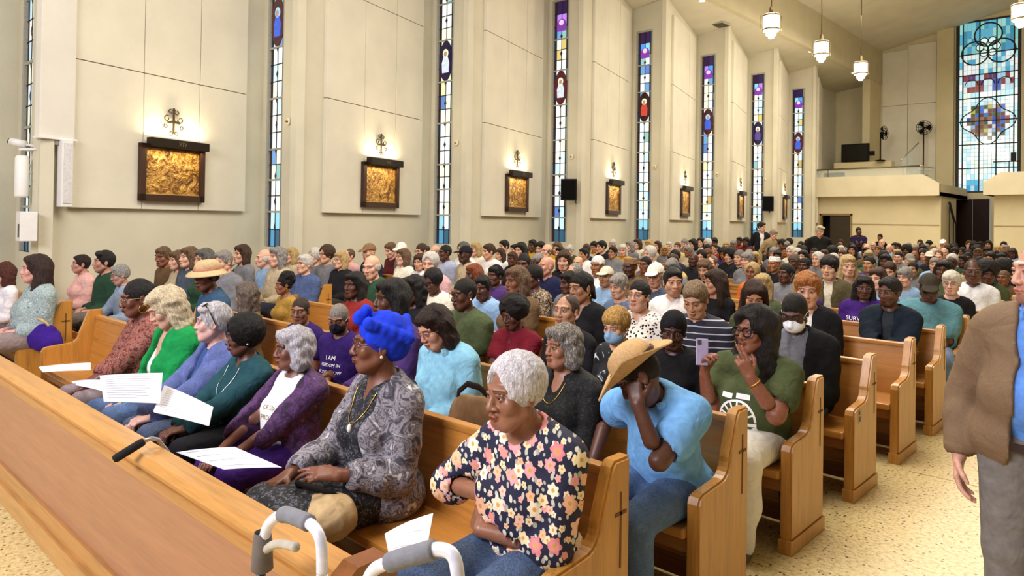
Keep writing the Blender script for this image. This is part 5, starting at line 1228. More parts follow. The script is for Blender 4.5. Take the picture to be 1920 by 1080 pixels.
e, K = hero('person in a dark face mask and purple lettered t-shirt behind the front pew', 635, 598, 1, '6a4636', ('buzz', '8a8078', 'b0a8a0'), [dict(n='t_shirt', m=PUR, sleeve=.60, neck='crew', hem=-.07, loose=.010, wob=.005, armf=1.25)], '1c1c28',
     dict(w=1.12, belly=.04, lean=.06, head=(.35, .28, 0), L=(.0, -.20, .24), R=(.04, -.24, .20), arm=1.1), dict(jaw=1.05), ('mask:181624',), .25, 'B', key='purpleman')
chest_text(e, [('I AM', .055), ('FREEDOM IN', .036), ('ACTION NOW', .036)], WHITEINK, z0=.37, lead=.058)
hero('person in a purple shirt facing the camera beside the masked one', 563, 590, 1, '7a5340', ('buzz', '3a2c24'), [dict(n='t_shirt', m=PUR, sleeve=.60, neck='crew', hem=-.07, loose=.014)], '20202a', dict(w=1.08, belly=.03, head=(.45, .05, 0)), dict(), (), .2, 'B')
hero('person with a thick tied-back hairdo and glasses behind the blue head wrap', 733, 580, 2, '6a4332', ('tied', '15100e'), [dict(n='blouse', m=blotch(((.4, '1c1418'), (.5, 'd8c8b0'), (.58, '6a5048'), (.7, 'e8dcc8')), 30, 1.5), sleeve=1.5, neck='crew')], '202024', dict(w=.98, bust=.6, head=(-.1, .25, 0)), dict(nose=1.2), ('glasses:1a1414',), 0, 'B')
hero('person in a brown curly hairdo seen from behind the teal sweater, mustard scarf', 462, 556, 1, 'a8785c', ('wavybob', '5f5148', '8c7c70'), [dict(n='cardigan', m='6a5a3a', sleeve=1.9, neck='crew')], '303030', dict(w=1.0, bust=.6, head=(-.9, .05, 0)), {}, (), -.3, 'B', ydel=-.02)
# ---- third pew
hero('person in a mustard cardigan with swept-up hair and hoop earrings, in profile', 532, 548, 2, '7a4e38', ('puff', '0c0909', '1c1616'), [dict(n='cardigan', m='a8843c', sleeve=1.9, neck='v')], '2a2030', dict(w=.96, bust=.6, head=(-.25, .0, 0)), dict(nose=1.1, lips=1.15), ('hoop',), 0, 'B', smax=1.2)
hero('person in a dark red polo shirt with folded arms and a bracelet', 962, 590, 2, '4a2c22', ('afro', '15100f', '2c2220', .95), [dict(n='polo_shirt', m=cloth('6e1424'), sleeve=.60, neck='collar', hem=-.07, loose=.011, wob=.005, armf=1.15)], '24242c',
     dict(w=1.02, belly=.05, bust=1.0, lean=.06, head=(-.15, .22, 0), L=(-.07, -.29, .23), R=(.10, -.31, .27), polL=(.9, .3, -.5), polR=(-.9, .2, -.5), arm=1.15), dict(nose=1.35, lips=1.2, fat=.003), (), .12, 'B',
     {1: ((-.85, -.25, .1), (.2, .9, -.2), .25), -1: ((.80, -.15, -.2), (-.1, .95, .1), .35)})
hero('person with a thin dark headband and pearl earring, chin raised, in black', 1062, 584, 2, 'b98a6c', ('thin', '4a3a30'), [dict(n='top', m='1c1a1e', sleeve=1.9, neck='crew')], '1c1a1e', dict(w=1.0, bust=.6, head=(.0, -.1, 0)), dict(nose=1.15, lips=1.1), ('stud',), .1, 'B')
hero('person in an olive green shirt and glasses behind the light blue shirt', 870, 552, 2, '4a2e22', ('buzz', '15110f'), [dict(n='polo_shirt', m='4c5638', sleeve=.60, neck='collar', loose=.010, armf=1.25)], '2a2a2c', dict(w=1.10, belly=.06, head=(-.25, .1, 0)), dict(nose=1.3, fat=.003), ('glasses:141010', 'stud'), 0, 'B')
hero('person in a pale blue face mask behind the western hat, dark top with white print', 1156, 612, 2, 'd6a58a', ('mop', 'b0803c', 'e8c884'), [dict(n='top', m=blotch(((.5, '101014'), (.6, '18181e'), (.66, 'e8e8ea')), 12, 1.0, 2), sleeve=1.9, neck='crew')], '22222a', dict(w=.98, bust=.5, lean=.12, head=(-.1, .22, 0)), {}, ('mask:8fb4d4',), .1, 'B')
hero('person in a black headscarf and black shawl looking at the camera', 1262, 622, 2, '3c241b', None, [dict(n='shawl', m='100f12', sleeve=1.9, neck='crew', loose=.02, wob=.005)], '141416', dict(w=1.04, bust=.7, head=(.30, .12, .05)), dict(nose=1.35, lips=1.2), ('scarf:141317', 'stud'), .15, 'B')
e, K = hero('person in an olive t-shirt with big black glasses holding up a phone', 1412, 622, 2, '7a4c39', ('bigcurls', '120c0c', '2a1c1a'), [dict(n='t_shirt', m=cloth('474f30'), sleeve=.60, neck='crew', hem=-.06, loose=.012, wob=.005, armf=1.2)], cloth('e8e4dc', .8, .06),
     dict(w=1.10, belly=.07, bust=1.0, lean=.0, head=(-.30, -.05, 0), ELpx=(1452, 790, -.22), Lpx=(1396, 692, -.30), ERpx=(1318, 800, -.25), Rpx=(1316, 672, -.34), arm=1.28), dict(nose=1.25, lips=1.2, fat=.005), ('bigglasses:0c0a0a',), .05, 'A',
     {1: ((-.35, -.25, .9), (-.5, .6, .1), .5, .4, (.05, .1, .9, 1.0)), -1: ((.05, -.15, .95), (.75, -.15, .1), .75, .6)}, skirt=True, shoes='6a5a4a', key='phone')
# printed wheel emblem on her shirt: rings, spokes and blocks lying on the cloth
def emblem(e, gname):
    g = garment(e, gname)
    def strip(pts, w, nm='printed_emblem'):
        vs = []; 
        for i, (x, z) in enumerate(pts):
            x2, z2 = pts[min(i+1, len(pts)-1)]; x1, z1 = pts[max(i-1, 0)]; L = math.hypot(x2-x1, z2-z1)+1e-9; nx, nz = -(z2-z1)/L*w, (x2-x1)/L*w; vs += [(x+nx, 0, z+nz), (x-nx, 0, z-nz)]
        h = project_on(g.data, vs, (0, 1, 0))
        if any(v is None for v in h): return
        MB().add(h, [(2*i, 2*i+1, 2*i+3, 2*i+2) for i in range(len(pts)-1)]).build(nm, WHITEINK, e)
    cx, cz_ = -.02, .22
    for r in (.105, .05): strip([(cx+r*math.cos(math.pi*i/12), cz_+r*math.sin(math.pi*i/12)) for i in range(13)], .006)
    for i in range(1, 8): a = math.pi*i/8; strip([(cx+.05*math.cos(a), cz_+.05*math.sin(a)), (cx+.105*math.cos(a), cz_+.105*math.sin(a))], .005)
    for (x0, z0_, x1, z1, w_) in ((-.13, .205, .09, .205, .009), (-.12, .16, -.04, .19, .012), (-.03, .15, .03, .185, .012), (.03, .15, .09, .19, .010), (-.12, .12, .08, .13, .014), (-.11, .35, -.05, .345, .014), (-.03, .35, .05, .35, .014)): strip([(x0+(x1-x0)*i/6, z0_+(z1-z0_)*i/6) for i in range(7)], w_)
    strip([(-.13+.23*i/10, .085) for i in range(11)], .012)
emblem(e, 't_shirt')
# ---- fourth pew
hero('person in a white and black spotted top with glasses looking up', 1198, 556, 3, 'd3a084', ('tied', '14100f', '2c2020'), [dict(n='blouse', m=spots('efe6da', '17130f', 42, .36), sleeve=1.9, neck='v', loose=.012)], '24242a', dict(w=.98, bust=.7, head=(.05, -.12, 0)), {}, ('glasses:7a6a60',), .05, 'B')
hero('person in a dark striped polo shirt smiling downwards behind the phone', 1304, 562, 3, 'c79574', ('short', '7a6248', 'a89070'), [dict(n='polo_shirt', m=stripes('20202e', 'b8b8c4', 22, 2, .18), sleeve=.60, neck='collar', loose=.010, armf=1.2)], '2a3040', dict(w=1.08, belly=.02, lean=.12, head=(.0, .40, 0)), dict(age=1.0), (), .15, 'B')
hero('person in a white face mask, black jacket and grey shirt looking down', 1490, 586, 3, '3a241c', ('buzz', '171310'), [dict(n='shirt', m=cloth('6a6a70'), sleeve=1.0, neck='collar', hem=-.06, loose=.008), dict(n='jacket', m=cloth('0f0f12'), sleeve=1.9, neck='none', open_=.055, hem=-.10, loose=.010, wob=.005, inf=.024, armf=1.15)], denim('3a5a80'),
     dict(w=1.10, belly=.05, lean=.10, head=(-.05, .45, 0), L=(.10, -.30, .17), R=(-.06, -.32, .17), arm=1.1), dict(jaw=1.05), ('mask:eef0f4',), .12, 'A', shoes='2a2a2c', key='maskman')
hero('person in an open-collared white shirt facing the camera', 1262, 530, 4, 'cf9d7e', ('short', '1a1412'), [dict(n='shirt', m='ece8e2', sleeve=1.9, neck='collar', loose=.012)], '2a2a30', dict(w=1.05, head=(.45, .0, 0)), dict(beard=.55, nose=1.1), (), .3, 'B')
hero('person in an olive top with long wavy hair reading, head bowed', 1414, 556, 4, 'c28a6a', ('long', '2c1b13', '5a3a28'), [dict(n='top', m='4a4f34', sleeve=1.9, neck='crew')], '2a2a2a', dict(w=1.0, bust=.7, lean=.1, head=(.25, .40, 0)), {}, (), .2, 'B')
hero('person in black with long straight hair turned away, behind the striped polo', 1340, 530, 5, 'c08a6c', ('straightlong', '2a1a12', '4c3220'), [dict(n='top', m='17161a', sleeve=1.9, neck='crew')], '1c1c20', dict(w=.96, bust=.5, head=(-.6, .1, 0)), {}, (), -.2, 'B')
hero('person in a white peaked cap and dark denim shirt', 1228, 518, 5, 'cf9c80', ('ring', 'b8b0a4'), [dict(n='shirt', m=denim('2c3a50'), sleeve=1.9, neck='collar')], '2a2a30', dict(w=1.06, belly=.03, head=(.1, .1, 0)), dict(age=1.2), ('cap:e6e0d0', 'glasses:3a3030'), .1, 'B')
hero('person in a blue-grey top beside the white peaked cap', 1160, 538, 4, 'cf9f84', ('pixie', '8f8880', 'c4beb4'), [dict(n='top', m='5f6f8a', sleeve=1.9, neck='crew')], '2a2a30', dict(w=.98, bust=.5, head=(-.1, .1, 0)), dict(age=1.0), (), .0, 'B')
hero('person in a black top with dark hair pulled to one side', 1090, 540, 3, 'a87758', ('tied', '0e0b0b'), [dict(n='top', m='121115', sleeve=1.9, neck='scoop', loose=.014)], '141416', dict(w=1.05, bust=.8, head=(-.25, .05, 0)), dict(lips=1.15), ('hoop',), 0, 'B')
hero('person in a zebra print blouse with short curls', 1000, 520, 4, '4e3024', ('curly', '171110', '2c2220', .95), [dict(n='blouse', m=blotch(((.46, '16110f'), (.5, 'b89a78'), (.55, '16110f'), (.6, 'c4a888')), 22, 3.0, 1), sleeve=1.6, neck='crew')], '1c1c20', dict(w=1.0, bust=.7, head=(-.2, .05, 0)), dict(nose=1.3), ('stud',), 0, 'B')
hero('person in a navy shirt with a bare shining head', 1024, 500, 5, 'cf957c', None, [dict(n='shirt', m='1c1e3e', sleeve=1.9, neck='collar', loose=.014)], '24242c', dict(w=1.10, belly=.03, head=(-.35, -.05, 0)), dict(age=.8), (), 0, 'B', shine=.3)
hero('person with copper hair in a black cardigan over white', 1514, 545, 4, 'd4a184', ('pixie', '9a5a28', 'd8985a'), [dict(n='shirt', m='e8e4dc', sleeve=.5, neck='crew'), dict(n='cardigan', m='141418', sleeve=1.9, neck='none', open_=.03, loose=.01, inf=.022)], '24242a', dict(w=.98, bust=.5, head=(.2, .1, 0)), dict(age=.8), (), .1, 'B')
# ---- further pews along the aisle
hero('person in a dark navy jacket with folded arms, bearded, in the sixth pew', 1668, 548, 5, '5a3a2c', ('short', '1c1816'), [dict(n='shirt', m='2a3036', sleeve=1, neck='collar'), dict(n='jacket', m=cloth('141e2c'), sleeve=1.9, neck='none', open_=.026, loose=.011, wob=.005, inf=.022, armf=1.25)], '2a3a54',
     dict(w=1.02, head=(-.35, .05, 0), L=(-.07, -.29, .24), R=(.10, -.31, .28), polL=(.9, .3, -.5), polR=(-.9, .2, -.5)), dict(beard=.7, nose=1.2), ('glasses:6a6460',), .05, 'B', {1: ((-.85, -.25, .1), (.2, .9, -.2), .25), -1: ((.80, -.15, -.2), (-.1, .95, .1), .35)})
e, K = hero('person in a purple t-shirt with white lettering and glasses, seventh pew', 1620, 540, 6, '4e3026', ('long', '17100f', '33221e'), [dict(n='t_shirt', m=cloth('3a1a6a'), sleeve=.60, neck='crew', loose=.014, armf=1.2)], '2a2a30', dict(w=1.10, belly=.03, bust=.9, head=(.1, .05, 0)), dict(nose=1.3, fat=.003), ('glasses:8a7670',), .25, 'B', smax=1.2)
chest_text(e, [('SURVIVOR', .060), ('IN', .060), ('POWER', .055)], WHITEINK, z0=.37, lead=.075, x0=-.03)
hero('person in a teal t-shirt and dark cap with folded hands at the aisle, seventh pew', 1742, 540, 6, '4a2f24', ('buzz', '14110f'), [dict(n='t_shirt', m=cloth('5c8a94'), sleeve=.60, neck='crew', loose=.02, wob=.005, armf=1.2)], denim('6f8cb4'), dict(w=1.18, belly=.08, lean=.05, head=(.05, .30, 0), L=(.05, -.33, .14), R=(-.05, -.33, .14), arm=1.2), dict(jaw=1.1, fat=.004), ('cap:3d362c', 'shades'), .25, 'B', smax=1.22)
hero('person in a black cardigan with pale spectacles, eighth pew by the aisle', 1784, 532, 7, 'd8aa92', ('pixie', 'd8d0c0', 'f4eee2'), [dict(n='cardigan', m='1a1a1e', sleeve=1.9, neck='crew')], '24242a', dict(w=.98, bust=.5, head=(-.1, .05, 0)), dict(age=1), ('glasses:7a6c64',), .1, 'B')
hero('person in a white polo shirt with a dark chest badge, ninth pew', 1824, 510, 8, '4b2f24', ('thin', '2a2420'), [dict(n='polo_shirt', m='e6e6ea', sleeve=.60, neck='collar', loose=.010, armf=1.15)], '2a2a30', dict(w=1.08, belly=.05, head=(.05, .0, 0)), dict(jaw=1.05), ('glasses:7a6c60',), .2, 'B', smax=1.22)
hero('person in an olive field jacket with dark fringe, eighth pew', 1555, 503, 7, 'd3a582', ('mop', '15110f', '2a2220'), [dict(n='shirt', m='d8d0bc', sleeve=1, neck='collar'), dict(n='jacket', m='5a5138', sleeve=1.9, neck='none', open_=.026, inf=.022, loose=.012)], '2a2a30', dict(w=1.02, head=(-.1, -.02, 0)), {}, (), .15, 'B', smax=1.22)
hero('person in a grey cardigan with long fair hair, ninth pew', 1590, 500, 8, 'dcae92', ('long', 'b89a68', 'e6d2a4'), [dict(n='cardigan', m='8a847c', sleeve=1.9, neck='v')], '2a2a30', dict(w=.96, bust=.6, head=(.35, -.02, 0)), dict(smile=1.0), (), .2, 'B', smax=1.22)
# ---- pews by the windows, front left
hero('person in a grey and white patterned shirt with long dark hair at the far left', 66, 506, 0, 'd0988c', ('long', '2a1a18', '4a2c26'), [dict(n='blouse', m=blotch(((.35, '5a6a70'), (.48, 'a8b8b8'), (.55, '6a7a80'), (.65, 'c8d4d0')), 26, 2.0, 4), sleeve=1.6, neck='crew', loose=.014)], '8a7a78', dict(w=1.10, belly=.06, bust=.9, head=(-.2, -.05, 0)), dict(fat=.004), (), .0, 'B', smin=.95)
hero('person with auburn hair in white at the left edge of the picture', 6, 518, 0, 'cf9690', ('wavybob', '4a241c', '6a3428'), [dict(n='blouse', m='dcd8dc', sleeve=1.6, neck='crew')], '6a6068', dict(w=1.0, bust=.6, head=(-.2, .05, 0)), {}, (), .0, 'B', smin=.95)
hero('person in a pale pink shirt sitting upright by the wall', 152, 496, 1, 'b98474', ('short', '241614', '3c2622'), [dict(n='shirt', m='d8a8a0', sleeve=1.9, neck='collar', loose=.014)], '3a3236', dict(w=1.02, bust=.5, head=(-.2, -.08, 0)), dict(nose=1.1), (), .0, 'B')
hero('person in a dark green shirt next to the pale pink one', 195, 492, 1, 'b98672', ('side', '1a1412'), [dict(n='shirt', m='24402f', sleeve=1.6, neck='collar', loose=.014)], '6a6058', dict(w=1.10, head=(-.2, -.05, 0)), dict(beard=.3), (), .0, 'B')
hero('person in a lavender long-sleeved shirt with a hand on the knee', 226, 516, 1, 'b58878', ('short', '8a8884', 'b8b6b2'), [dict(n='shirt', m='8fa0b8', sleeve=1.9, neck='collar', loose=.012)], '241f22', dict(w=1.04, lean=.1, head=(-.2, .2, 0), R=(-.14, -.40, .14)), dict(age=1.2), ('glasses:6a6058',), .0, 'B')
# ------------------------------------------------------------------ the congregation behind
chest_text(HEROS['purple'][0], [('CE STEP', .034), ('PROUD', .038)], plain('gold_ink', '8a7430', .6, bump=0), z0=.37, lead=.055, x0=.0)
PROTO = []
for i, kw in enumerate([dict(w=1.05, head=(-.25, -.04, 0)), dict(w=.94, bust=.6, head=(-.10, .0, 0)), dict(w=1.12, belly=.05, head=(.05, .08, 0)), dict(w=.98, bust=.8, belly=.03, head=(-.40, .04, 0)), dict(w=1.02, lean=.08, head=(.25, .10, 0)), dict(w=.92, bust=.5, head=(.10, -.06, .05)), dict(w=1.08, belly=.03, lean=-.05, head=(-.15, -.08, 0)), dict(w=1.0, bust=.7, lean=.10, head=(-.05, .30, 0))]):
    K = skeleton(**kw); hd = [dict(), dict(nose=.95), dict(fat=.004, jaw=1.06), dict(nose=1.3, lips=1.2), dict(nose=1.2, jaw=1.04), dict(nose=.9), dict(age=1.2), dict(nose=1.3)][i]
    hp = {s: hand_prims(K['arms'][s][2], (-s*.45, -.85, -.35), (-s*.1, -.35, -1), s, .4) for s in (1, -1)}
    PROTO.append((K, body_mesh(K, .024, .0065, hd, hp), top_mesh(K, .017, sleeve=1.9, neck='collar' if i % 2 == 0 else 'crew', loose=.010, seed=i), top_mesh(K, .017, sleeve=.8, neck='crew', loose=.010, seed=i+9, armf=1.15), pants_mesh(K, .022)))
# what stands above a stretch of heads, for saying where someone sits
MARKS = [(95, 'left pillar'), (313, 'first relief'), (515, 'second window'), (700, 'second relief'), (828, 'third window'), (960, 'third relief'), (1045, 'fourth window'), (1142, 'fourth relief'), (1202, 'fifth window'), (1277, 'fifth relief'), (1322, 'sixth window'), (1382, 'sixth relief'), (1415, 'seventh window'), (1492, 'eighth window'), (1558, 'dark doorway'), (1670, 'balcony wall'), (1760, 'balcony end'), (1825, 'brown door'), (1890, 'right edge')]
NAMEC = {'e8e0cc': 'cream', 'e6e6e8': 'white', '1c1c22': 'black', '1f2740': 'navy', '4a5a80': 'blue', '8fb0d4': 'light blue', '5a2026': 'maroon', '8a2a24': 'red', '2c4a34': 'dark green', '2f9a5a': 'bright green', 'd8a82a': 'yellow', '77777c': 'grey', 'b8a88a': 'beige', '6a5238': 'brown', '4a3068': 'purple', 'd8a8a8': 'pink', '4c5638': 'olive', 'd06a28': 'orange', 'a8b0c8': 'lavender', '7f4a3a': 'rust', '35506a': 'denim blue', 'c9b070': 'mustard'}
HC = {'k': ('141010', '2c2422'), 'b': ('3a261a', '6a4a34'), 'n': ('5f4630', '94765a'), 'g': ('85807a', 'b8b2aa'), 'w': ('c9c4ba', 'f0ece4'), 'y': ('b2935c', 'e2cb98'), 'r': ('7a3a20', 'b06a40'), 'm': ('56524e', '8a8680')}
LOOKS = []; USED = set()
ALT = {'33333a': 'charcoal', '3a2434': 'dark plum', '1c3a40': 'dark teal', '48505c': 'slate grey', '9a8460': 'tan', 'f0ead8': 'ivory', '8a8058': 'khaki', '262c1e': 'dark moss', '402418': 'chocolate', '6a7a94': 'steel blue', 'b8c4c0': 'pale grey'}
NAMEC.update(ALT)
def person_c(px, py, sk, hair, top, short=False, items=(), proto=None, row=None, extra='', X=None, pattern=None, smax=1.12):
    """one seated figure on shared meshes; row found from how low the head sits"""
    rg = random.Random(int(px*7+py*13)); pi = proto if proto is not None else rg.randrange(8); K = PROTO[pi][0]
    rz = rg.uniform(-.12, .22)
    if row is None:
        best = None
        for k in range(1, NROW):
            loc, _, scl = place(K, px, py, k, rz, 0, .5, 2.0)
            if not (-7.1 < loc[0] < -1.75 or -10.7 < loc[0] < -8.35): continue
            c = abs(scl-1.02)*2.5+(.30 if any(abs(loc[0]-x) < .42 and r == k for x, r in SPOTS) else 0)+(.9 if any(abs(loc[0]-x) < .25 and r == k for x, r in SPOTS) else 0)
            if best is None or c < best[0]: best = (c, k)
        if best is None or best[0] > 1.0: return None
        row = best[1]
    mk = min(MARKS, key=lambda q: abs(q[0]-px))[1]; w0 = items[0].split(':')[0] if items else ''
    if (top, w0, row, mk, short) in USED:          # two alike in one spot: give the second a near shade
        lum = int(top[:2], 16)+int(top[2:4], 16)+int(top[4:], 16)
        for alt in sorted(ALT, key=lambda q: abs(int(q[:2], 16)+int(q[2:4], 16)+int(q[4:], 16)-lum)):
            if (alt, w0, row, mk, short) not in USED: top = alt; break
    USED.add((top, w0, row, mk, short))
    loc, rz, scl = place(K, px, py, row, rz, 0, .90, smax)
    if X is not None: loc = (X, loc[1], loc[2])
    SPOTS.append((loc[0], row))
    e = empty('person', loc, rz, None, 'person', 'seated congregation'); e.scale = (scl,)*3
    inst('body', PROTO[pi][1], skin(tone(SK.get(sk, sk)), .45), e)
    m = pattern or cloth(top); inst('top', PROTO[pi][3 if short else 2], m, e); inst('trousers', PROTO[pi][4], cloth(rg.choice(['1c1c22', '2a3040', '3a3430'])), e)
    if hair:
        st, c = hair.split(':'); inst('hair', hair_mesh(st, .009), hairm(*HC[c]), e, K['H'])
    for nm, me, mm in accessories(items, K): inst(nm, me, mm, e, K['H'])
    garm = '%s %s' % (NAMEC.get(top, 'dark'), 't-shirt' if short else 'top')
    w = {'cap': ' and a peaked cap', 'kufi': ' and a round cap', 'beanie': ' and a knitted cap', 'sunhat': ' and a straw sun hat', 'scarf': ' and a headscarf', 'glasses': ' and glasses', 'mask': ' and a face mask', 'shades': ' and dark glasses'}
    wear = ''.join(w.get(i.split(':')[0], '') for i in items[:1])
    LOOKS.append([e, 'person in a %s%s, %s row, under the %s' % (garm, wear, NTH[row], mk), px, row, loc[0], garm]); return e
W_, CR, BK, NV, BL, LB, MR, RD, DG, GR, YE, GY, BE, BR, PU, PK, OL, OR, LV, RU, DN, MU = 'e6e6e8', 'e8e0cc', '1c1c22', '1f2740', '4a5a80', '8fb0d4', '5a2026', '8a2a24', '2c4a34', '2f9a5a', 'd8a82a', '77777c', 'b8a88a', '6a5238', '4a3068', 'd8a8a8', '4c5638', 'd06a28', 'a8b0c8', '7f4a3a', '35506a', 'c9b070'
CROWD = [  # head x, y, skin, hair, top, short sleeves, worn
 (20, 488, 'P', 'curly:w', GY), (80, 478, 'D', None, BK, 0, ('scarf:e8e0d0',)), (213, 467, 'D', 'short:k', BK), (242, 470, 'P', 'curly:y', BE), (272, 490, 'L', 'side:k', BR), (306, 482, 'B', 'short:n', BR), (333, 489, 'P', 'wavybob:n', BE), (354, 477, 'P', 'bob:n', BR), (339, 468, 'T', 'short:k', GY), (383, 470, 'L', 'bob:m', DG), (419, 466, 'P', 'short:g', GY, 0, ('glasses:2a2020',)), (453, 466, 'L', 'bob:b', GY), (388, 503, 'D', 'short:k', DN, 0, ('sunhat',)), (428, 500, 'P', 'ring:w', NV), (457, 488, 'P', 'wavybob:n', RU, 0, ('glasses:3a2a24',)), (495, 485, 'P', 'ring:w', LB), (520, 476, 'P', 'wavybob:g', BE), (545, 480, 'P', 'bob:y', BE, 0, ('glasses:3a2a24',)), (571, 496, 'P', 'short:w', BL, 0, ('glasses:201818',)), (590, 482, 'P', 'curly:w', GY), (575, 468, 'L', 'short:g', GY), (612, 471, 'L', 'curly:b', GY, 0, ('glasses:2a2020',)), (500, 467, 'P', 'ring:g', BE),
 (638, 489, 'P', 'bob:y', BK, 0, ('glasses:6a5a40',)), (654, 480, 'P', 'thin:n', PK), (661, 463, 'P', 'short:b', NV), (692, 461, 'L', None, NV, 0, ('cap:8a6a4a',)), (697, 477, 'P', 'ring:w', DG), (733, 466, 'P', 'short:n', MR), (755, 483, 'P', 'bob:n', CR, 0, ('glasses:3a2a24',)), (752, 461, 'P', None, GY, 0, ('cap:e8e4da',)), (772, 461, 'P', 'curly:w', BE), (790, 469, 'L', 'bun:b', MU, 0, ('glasses:3a2a24',)), (807, 495, 'P', 'curly:w', PK), (815, 472, 'P', 'ring:g', GY), (834, 474, 'D', 'buzz:k', LV), (868, 458, 'L', 'curly:m', W_, 0, ('glasses:2a2020',)), (872, 478, 'X', None, BE, 0, ('cap:1c1c24',)), (892, 468, 'P', 'bob:y', CR), (891, 450, 'L', 'short:k', GY),
 (664, 536, 'D', 'straightlong:k', RD), (733, 541, 'D', 'bob:k', PU), (775, 545, 'D', 'wavybob:k', BK), (812, 528, 'D', 'curly:k', CR), (888, 515, 'D', 'bob:r', LB), (905, 540, 'D', 'short:k', LB), (917, 462, 'L', 'short:b', W_), (945, 455, 'L', 'short:k', W_), (937, 478, 'L', 'straightlong:b', W_), (964, 470, 'L', 'short:k', GR), (976, 462, 'L', 'long:k', BK), (1000, 443, 'P', None, GY, 0, ('cap:efe8d8',)), (998, 457, 'D', 'short:k', YE), (1013, 452, 'L', 'bob:k', BR), (1025, 453, 'P', 'ring:n', BE, 0, ('glasses:6a5a40',)), (1012, 472, 'P', 'curly:w', CR), (1045, 466, 'L', 'wavybob:n', YE), (982, 488, 'D', 'buzz:k', NV), (1057, 486, 'P', 'bob:b', BK), (1068, 470, 'P', 'pixie:w', OL), (1099, 467, 'P', 'buzz:n', LB), (1114, 463, 'T', 'short:k', YE), (1128, 456, 'L', 'short:k', BK), (1149, 459, 'P', 'short:w', NV, 0, ('glasses:3a3a3a',)), (1167, 470, 'P', 'bob:w', YE), (1069, 448, 'L', 'short:k', GY), (1077, 512, 'L', 'thin:g', BK), (1120, 499, 'M', None, W_, 0, ('beanie:d8d4cc',)), (1136, 520, 'T', None, LB, 0, ('cap:d8ccb4',)), (928, 518, 'D', 'short:k', PU, 0, ('beanie:14110f',)), (968, 528, 'B', 'bob:n', BR),
 (1181, 462, 'P', 'bob:g', GY), (1195, 458, 'P', 'bob:b', CR), (1217, 457, 'P', 'bob:y', BE), (1218, 477, 'P', 'curly:w', W_), (1232, 462, 'L', 'long:b', MR), (1254, 462, 'P', 'short:w', LV), (1270, 464, 'P', 'short:n', MU), (1284, 457, 'P', 'short:g', GY), (1181, 502, 'X', None, BR, 0, ('kufi:8a6a4a',)), (1210, 497, 'B', 'buzz:k', BR, 0, ('glasses:201818',)), (1261, 492, 'L', 'short:b', MU, 0, ('glasses:201818',)), (1300, 488, 'X', None, BK), (1326, 478, 'M', None, GY, 0, ('cap:6a4a34',)), (1334, 496, 'P', 'thin:n', BL), (1314, 450, 'L', 'straightlong:k', W_), (1299, 448, 'L', 'bob:k', GY), (1340, 450, 'D', 'short:k', BK), (1327, 457, 'P', 'curly:w', GY), (1339, 466, 'L', 'short:b', RD), (1362, 462, 'P', 'straightlong:y', W_), (1371, 470, 'D', 'wavybob:k', BK), (1386, 484, 'L', None, BK, 0, ('beanie:6f6860',)), (1401, 489, 'P', 'pixie:g', GY), (1410, 512, 'B', 'curly:y', OR), (1407, 474, 'D', None, MR, 0, ('cap:4a2028',)), (1386, 453, 'D', 'short:k', RD), (1399, 452, 'D', 'bob:k', MR),
 (1451, 496, 'M', None, BK, 0, ('kufi:ecebe6',)), (1446, 473, 'D', 'bob:k', BK), (1460, 456, 'L', 'bob:b', GY), (1479, 456, 'D', 'afro:k', BK), (1488, 492, 'D', None, BR, 0, ('beanie:5a5248',)), (1576, 470, 'P', 'bob:w', W_), (1598, 470, 'T', 'bob:k', BK), (1576, 456, 'L', 'bob:b', GY), (1625, 466, 'P', None, GY), (1623, 475, 'D', 'short:k', BR), (1653, 454, 'P', None, BK), (1646, 470, 'T', 'short:n', GY), (1667, 466, 'P', None, LB, 0, ('glasses:3a2a24',)), (1683, 464, 'D', 'short:k', PU), (1699, 471, 'D', 'afro:k', BK), (1630, 496, 'T', 'buzz:k', PU), (1660, 492, 'D', 'wavybob:k', BK), (1668, 508, 'L', 'short:b', GY), (1711, 506, 'T', 'bun:k', GY), (1706, 489, 'P', None, OL, 0, ('cap:8a8478',)), (1725, 457, 'L', 'short:b', NV), (1742, 459, 'D', 'wavybob:k', BK), (1730, 469, 'T', 'long:k', BK), (1768, 456, 'P', None, GY, 0, ('cap:efe8e0',)), (1788, 464, 'T', 'straightlong:k', RD), (1770, 474, 'P', None, W_), (1817, 453, 'L', 'short:b', GY), (1826, 461, 'D', 'bob:k', BK), (1837, 461, 'D', 'short:k', BK), (1853, 458, 'T', 'bob:k', MR), (1882, 456, 'L', 'short:k', BK), (1870, 469, 'P', 'bob:y', GY), (1832, 469, 'T', 'short:k', BK), (1743, 484, 'D', None, BK, 0, ('cap:e2c8b8',)), (1760, 481, 'P', 'thin:n', GY), (1768, 508, 'D', 'bob:k', OL), (1783, 499, 'T', 'short:b', BE), (1815, 484, 'D', 'buzz:k', W_), (1858, 486, 'T', 'short:k', GY), (1880, 482, 'D', 'short:k', BK), (1851, 514, 'D', 'afro:k', OL), (1880, 506, 'D', 'afro:k', BK), (1882, 537, 'B', 'buzz:n', BR)]
for c in CROWD: person_c(*c[:5], short=bool(c[5]) if len(c) > 5 else False, items=c[6] if len(c) > 6 else ())
